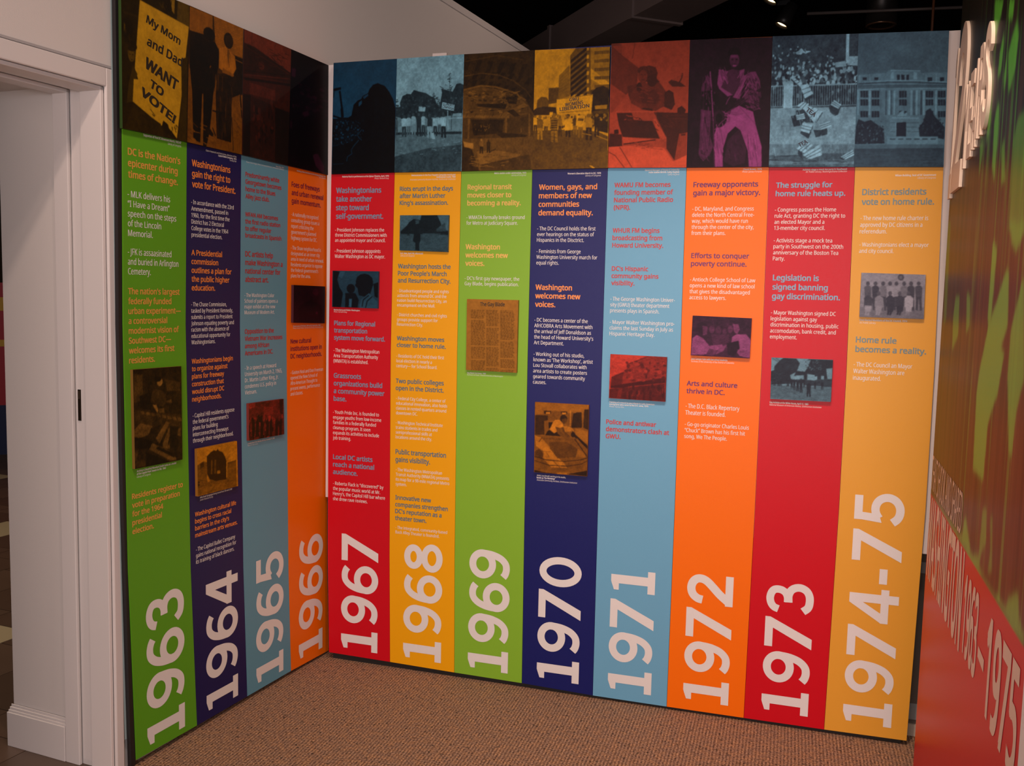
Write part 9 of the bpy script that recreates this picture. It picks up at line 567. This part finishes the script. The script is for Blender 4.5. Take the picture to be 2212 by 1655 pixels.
letter('A',.622,.688,1.970,.235,D0,D1,'raised cream letter A between E and R in the mural heading')
letter('R',.692,.770,1.988,.240,D0,D1,'raised cream letter R just before the final S')
letter('S',.758,.856,1.996,.262,D0,D1,'raised cream letter S, nearest character ending the mural heading')
# bright white end wall beyond the mural
struct(lbox('wall_right_end',[(UF+.003,UF+.10,-.25,.004,0,3.25)],mat('end_white',(.80,.80,.80),rough=.5),fr='mural'))
# ================================================================ CEILING THINGS
DUCT=mat('duct_grey',(.16,.12,.11),rough=.6)
def beam(name,p,q,w,h,m):
    p,q=Vector(p),Vector(q); d=(q-p); Ln=d.length; a=math.atan2(d.y,d.x)
    o=boxes(name,[(0,Ln,-w/2,w/2,0,h)],m); o.location=p; o.rotation_euler=(0,0,a); return o
b1=beam('ceiling_duct',(-1.0,4.86,3.25),(3.2,-.30,3.25),.33,.24,DUCT); tag(b1,'dark grey rectangular duct crossing the black ceiling diagonally','duct')
for k_ in range(5):
    boxes('duct_flange',[(.5+k_*1.25,.54+k_*1.25,-.18,.18,-.012,.252)],DUCT,b1)
def tube(name,p,q,r,m,n=12,parent=None):
    p,q=Vector(p),Vector(q); d=(q-p).normalized(); up_=Vector((0,0,1)) if abs(d.z)<.9 else Vector((1,0,0)); a=d.cross(up_).normalized(); b=d.cross(a)
    V=[];F=[]
    for c in (p,q):
        for i in range(n): t=2*math.pi*i/n; V.append(c+a*math.cos(t)*r+b*math.sin(t)*r)
    F=[(i,(i+1)%n,(i+1)%n+n,i+n) for i in range(n)]+[tuple(range(n-1,-1,-1)),tuple(range(n,2*n))]
    return mesh(name,V,F,m,parent,True)
PIPE=mat('conduit_grey',(.10,.085,.080),rough=.45)
tag(tube('conduit',(1.78,3.30,3.45),(3.3,3.42,3.45),.010,PIPE),'thin grey conduit running across the black ceiling at the right','conduit')
tag(tube('hanger_rod',(2.54,3.16,2.9),(2.54,3.16,3.75),.008,mat('rod_brown',(.14,.05,.02),rough=.6)),'thin brown hanger rod dropping from the ceiling beside the mural','rod')
BC=mat('lamp_black',(.012,.011,.010),rough=.4); GL=mat('lamp_glow',(1,.85,.55),emit=(1.0,.62,.28),es=7)
def tracklamp(loc,aim,label):
    r=empty('track_spotlight',loc); tag(r,label,'spotlight')
    d=(Vector(aim)-Vector(loc)).normalized(); up_=Vector((0,0,1)); a=d.cross(up_).normalized(); b=d.cross(a); n=20
    prof=[(-.16,.030),(-.15,.045),(-.04,.050),(0,.052),(0,.043),(-.02,.040)]
    V=[];F=[]
    for t,rr in prof:
        for i in range(n): w=2*math.pi*i/n; V.append(d*t+a*math.cos(w)*rr+b*math.sin(w)*rr)
    for j in range(len(prof)-1): F+=[(j*n+i,j*n+(i+1)%n,(j+1)*n+(i+1)%n,(j+1)*n+i) for i in range(n)]
    F.append(tuple(range(n)))
    mesh('lamp_body',V,F,BC,r,True)
    mesh('lamp_lens',[d*-.018+a*math.cos(2*math.pi*i/n)*.041+b*math.sin(2*math.pi*i/n)*.041 for i in range(n)],[tuple(range(n-1,-1,-1))],GL,r)
    tube('yoke',d*-.09,d*-.09+Vector((0,0,.14)),.008,BC,8,r)
    boxes('track_adapter',[(-.05,.05,-.018,.018,.13,.16)],BC,r)
    return r
tracklamp((1.566,2.75,3.384),(1.1,2.6,2.4),'upper left lit track spotlight at the top edge of the picture')
tracklamp((1.616,3.33,3.39),(1.15,3.2,2.4),'lower right lit track spotlight above the falling crates photograph')
r=empty('downlight',(2.254,3.5,3.40)); tag(r,'dim round recessed downlight above the public building photograph','downlight')
n=28; V=[];F=[]
prof=[(.098,.0),(.098,-.006),(.078,-.008),(.060,.05),(.03,.07)]
for rr,z in prof:
    for i in range(n): w=2*math.pi*i/n; V.append((math.cos(w)*rr,math.sin(w)*rr,z))
for j in range(len(prof)-1): F+=[(j*n+i,j*n+(i+1)%n,(j+1)*n+(i+1)%n,(j+1)*n+i) for i in range(n)]
F.append(tuple(range(4*n,5*n)))
mesh('reflector',V,F,mat('reflector_bronze',(.22,.12,.07),rough=.3,metal=.7),r,True)
tube('housing',(0,0,.0),(0,0,.36),.100,BC,24,r)
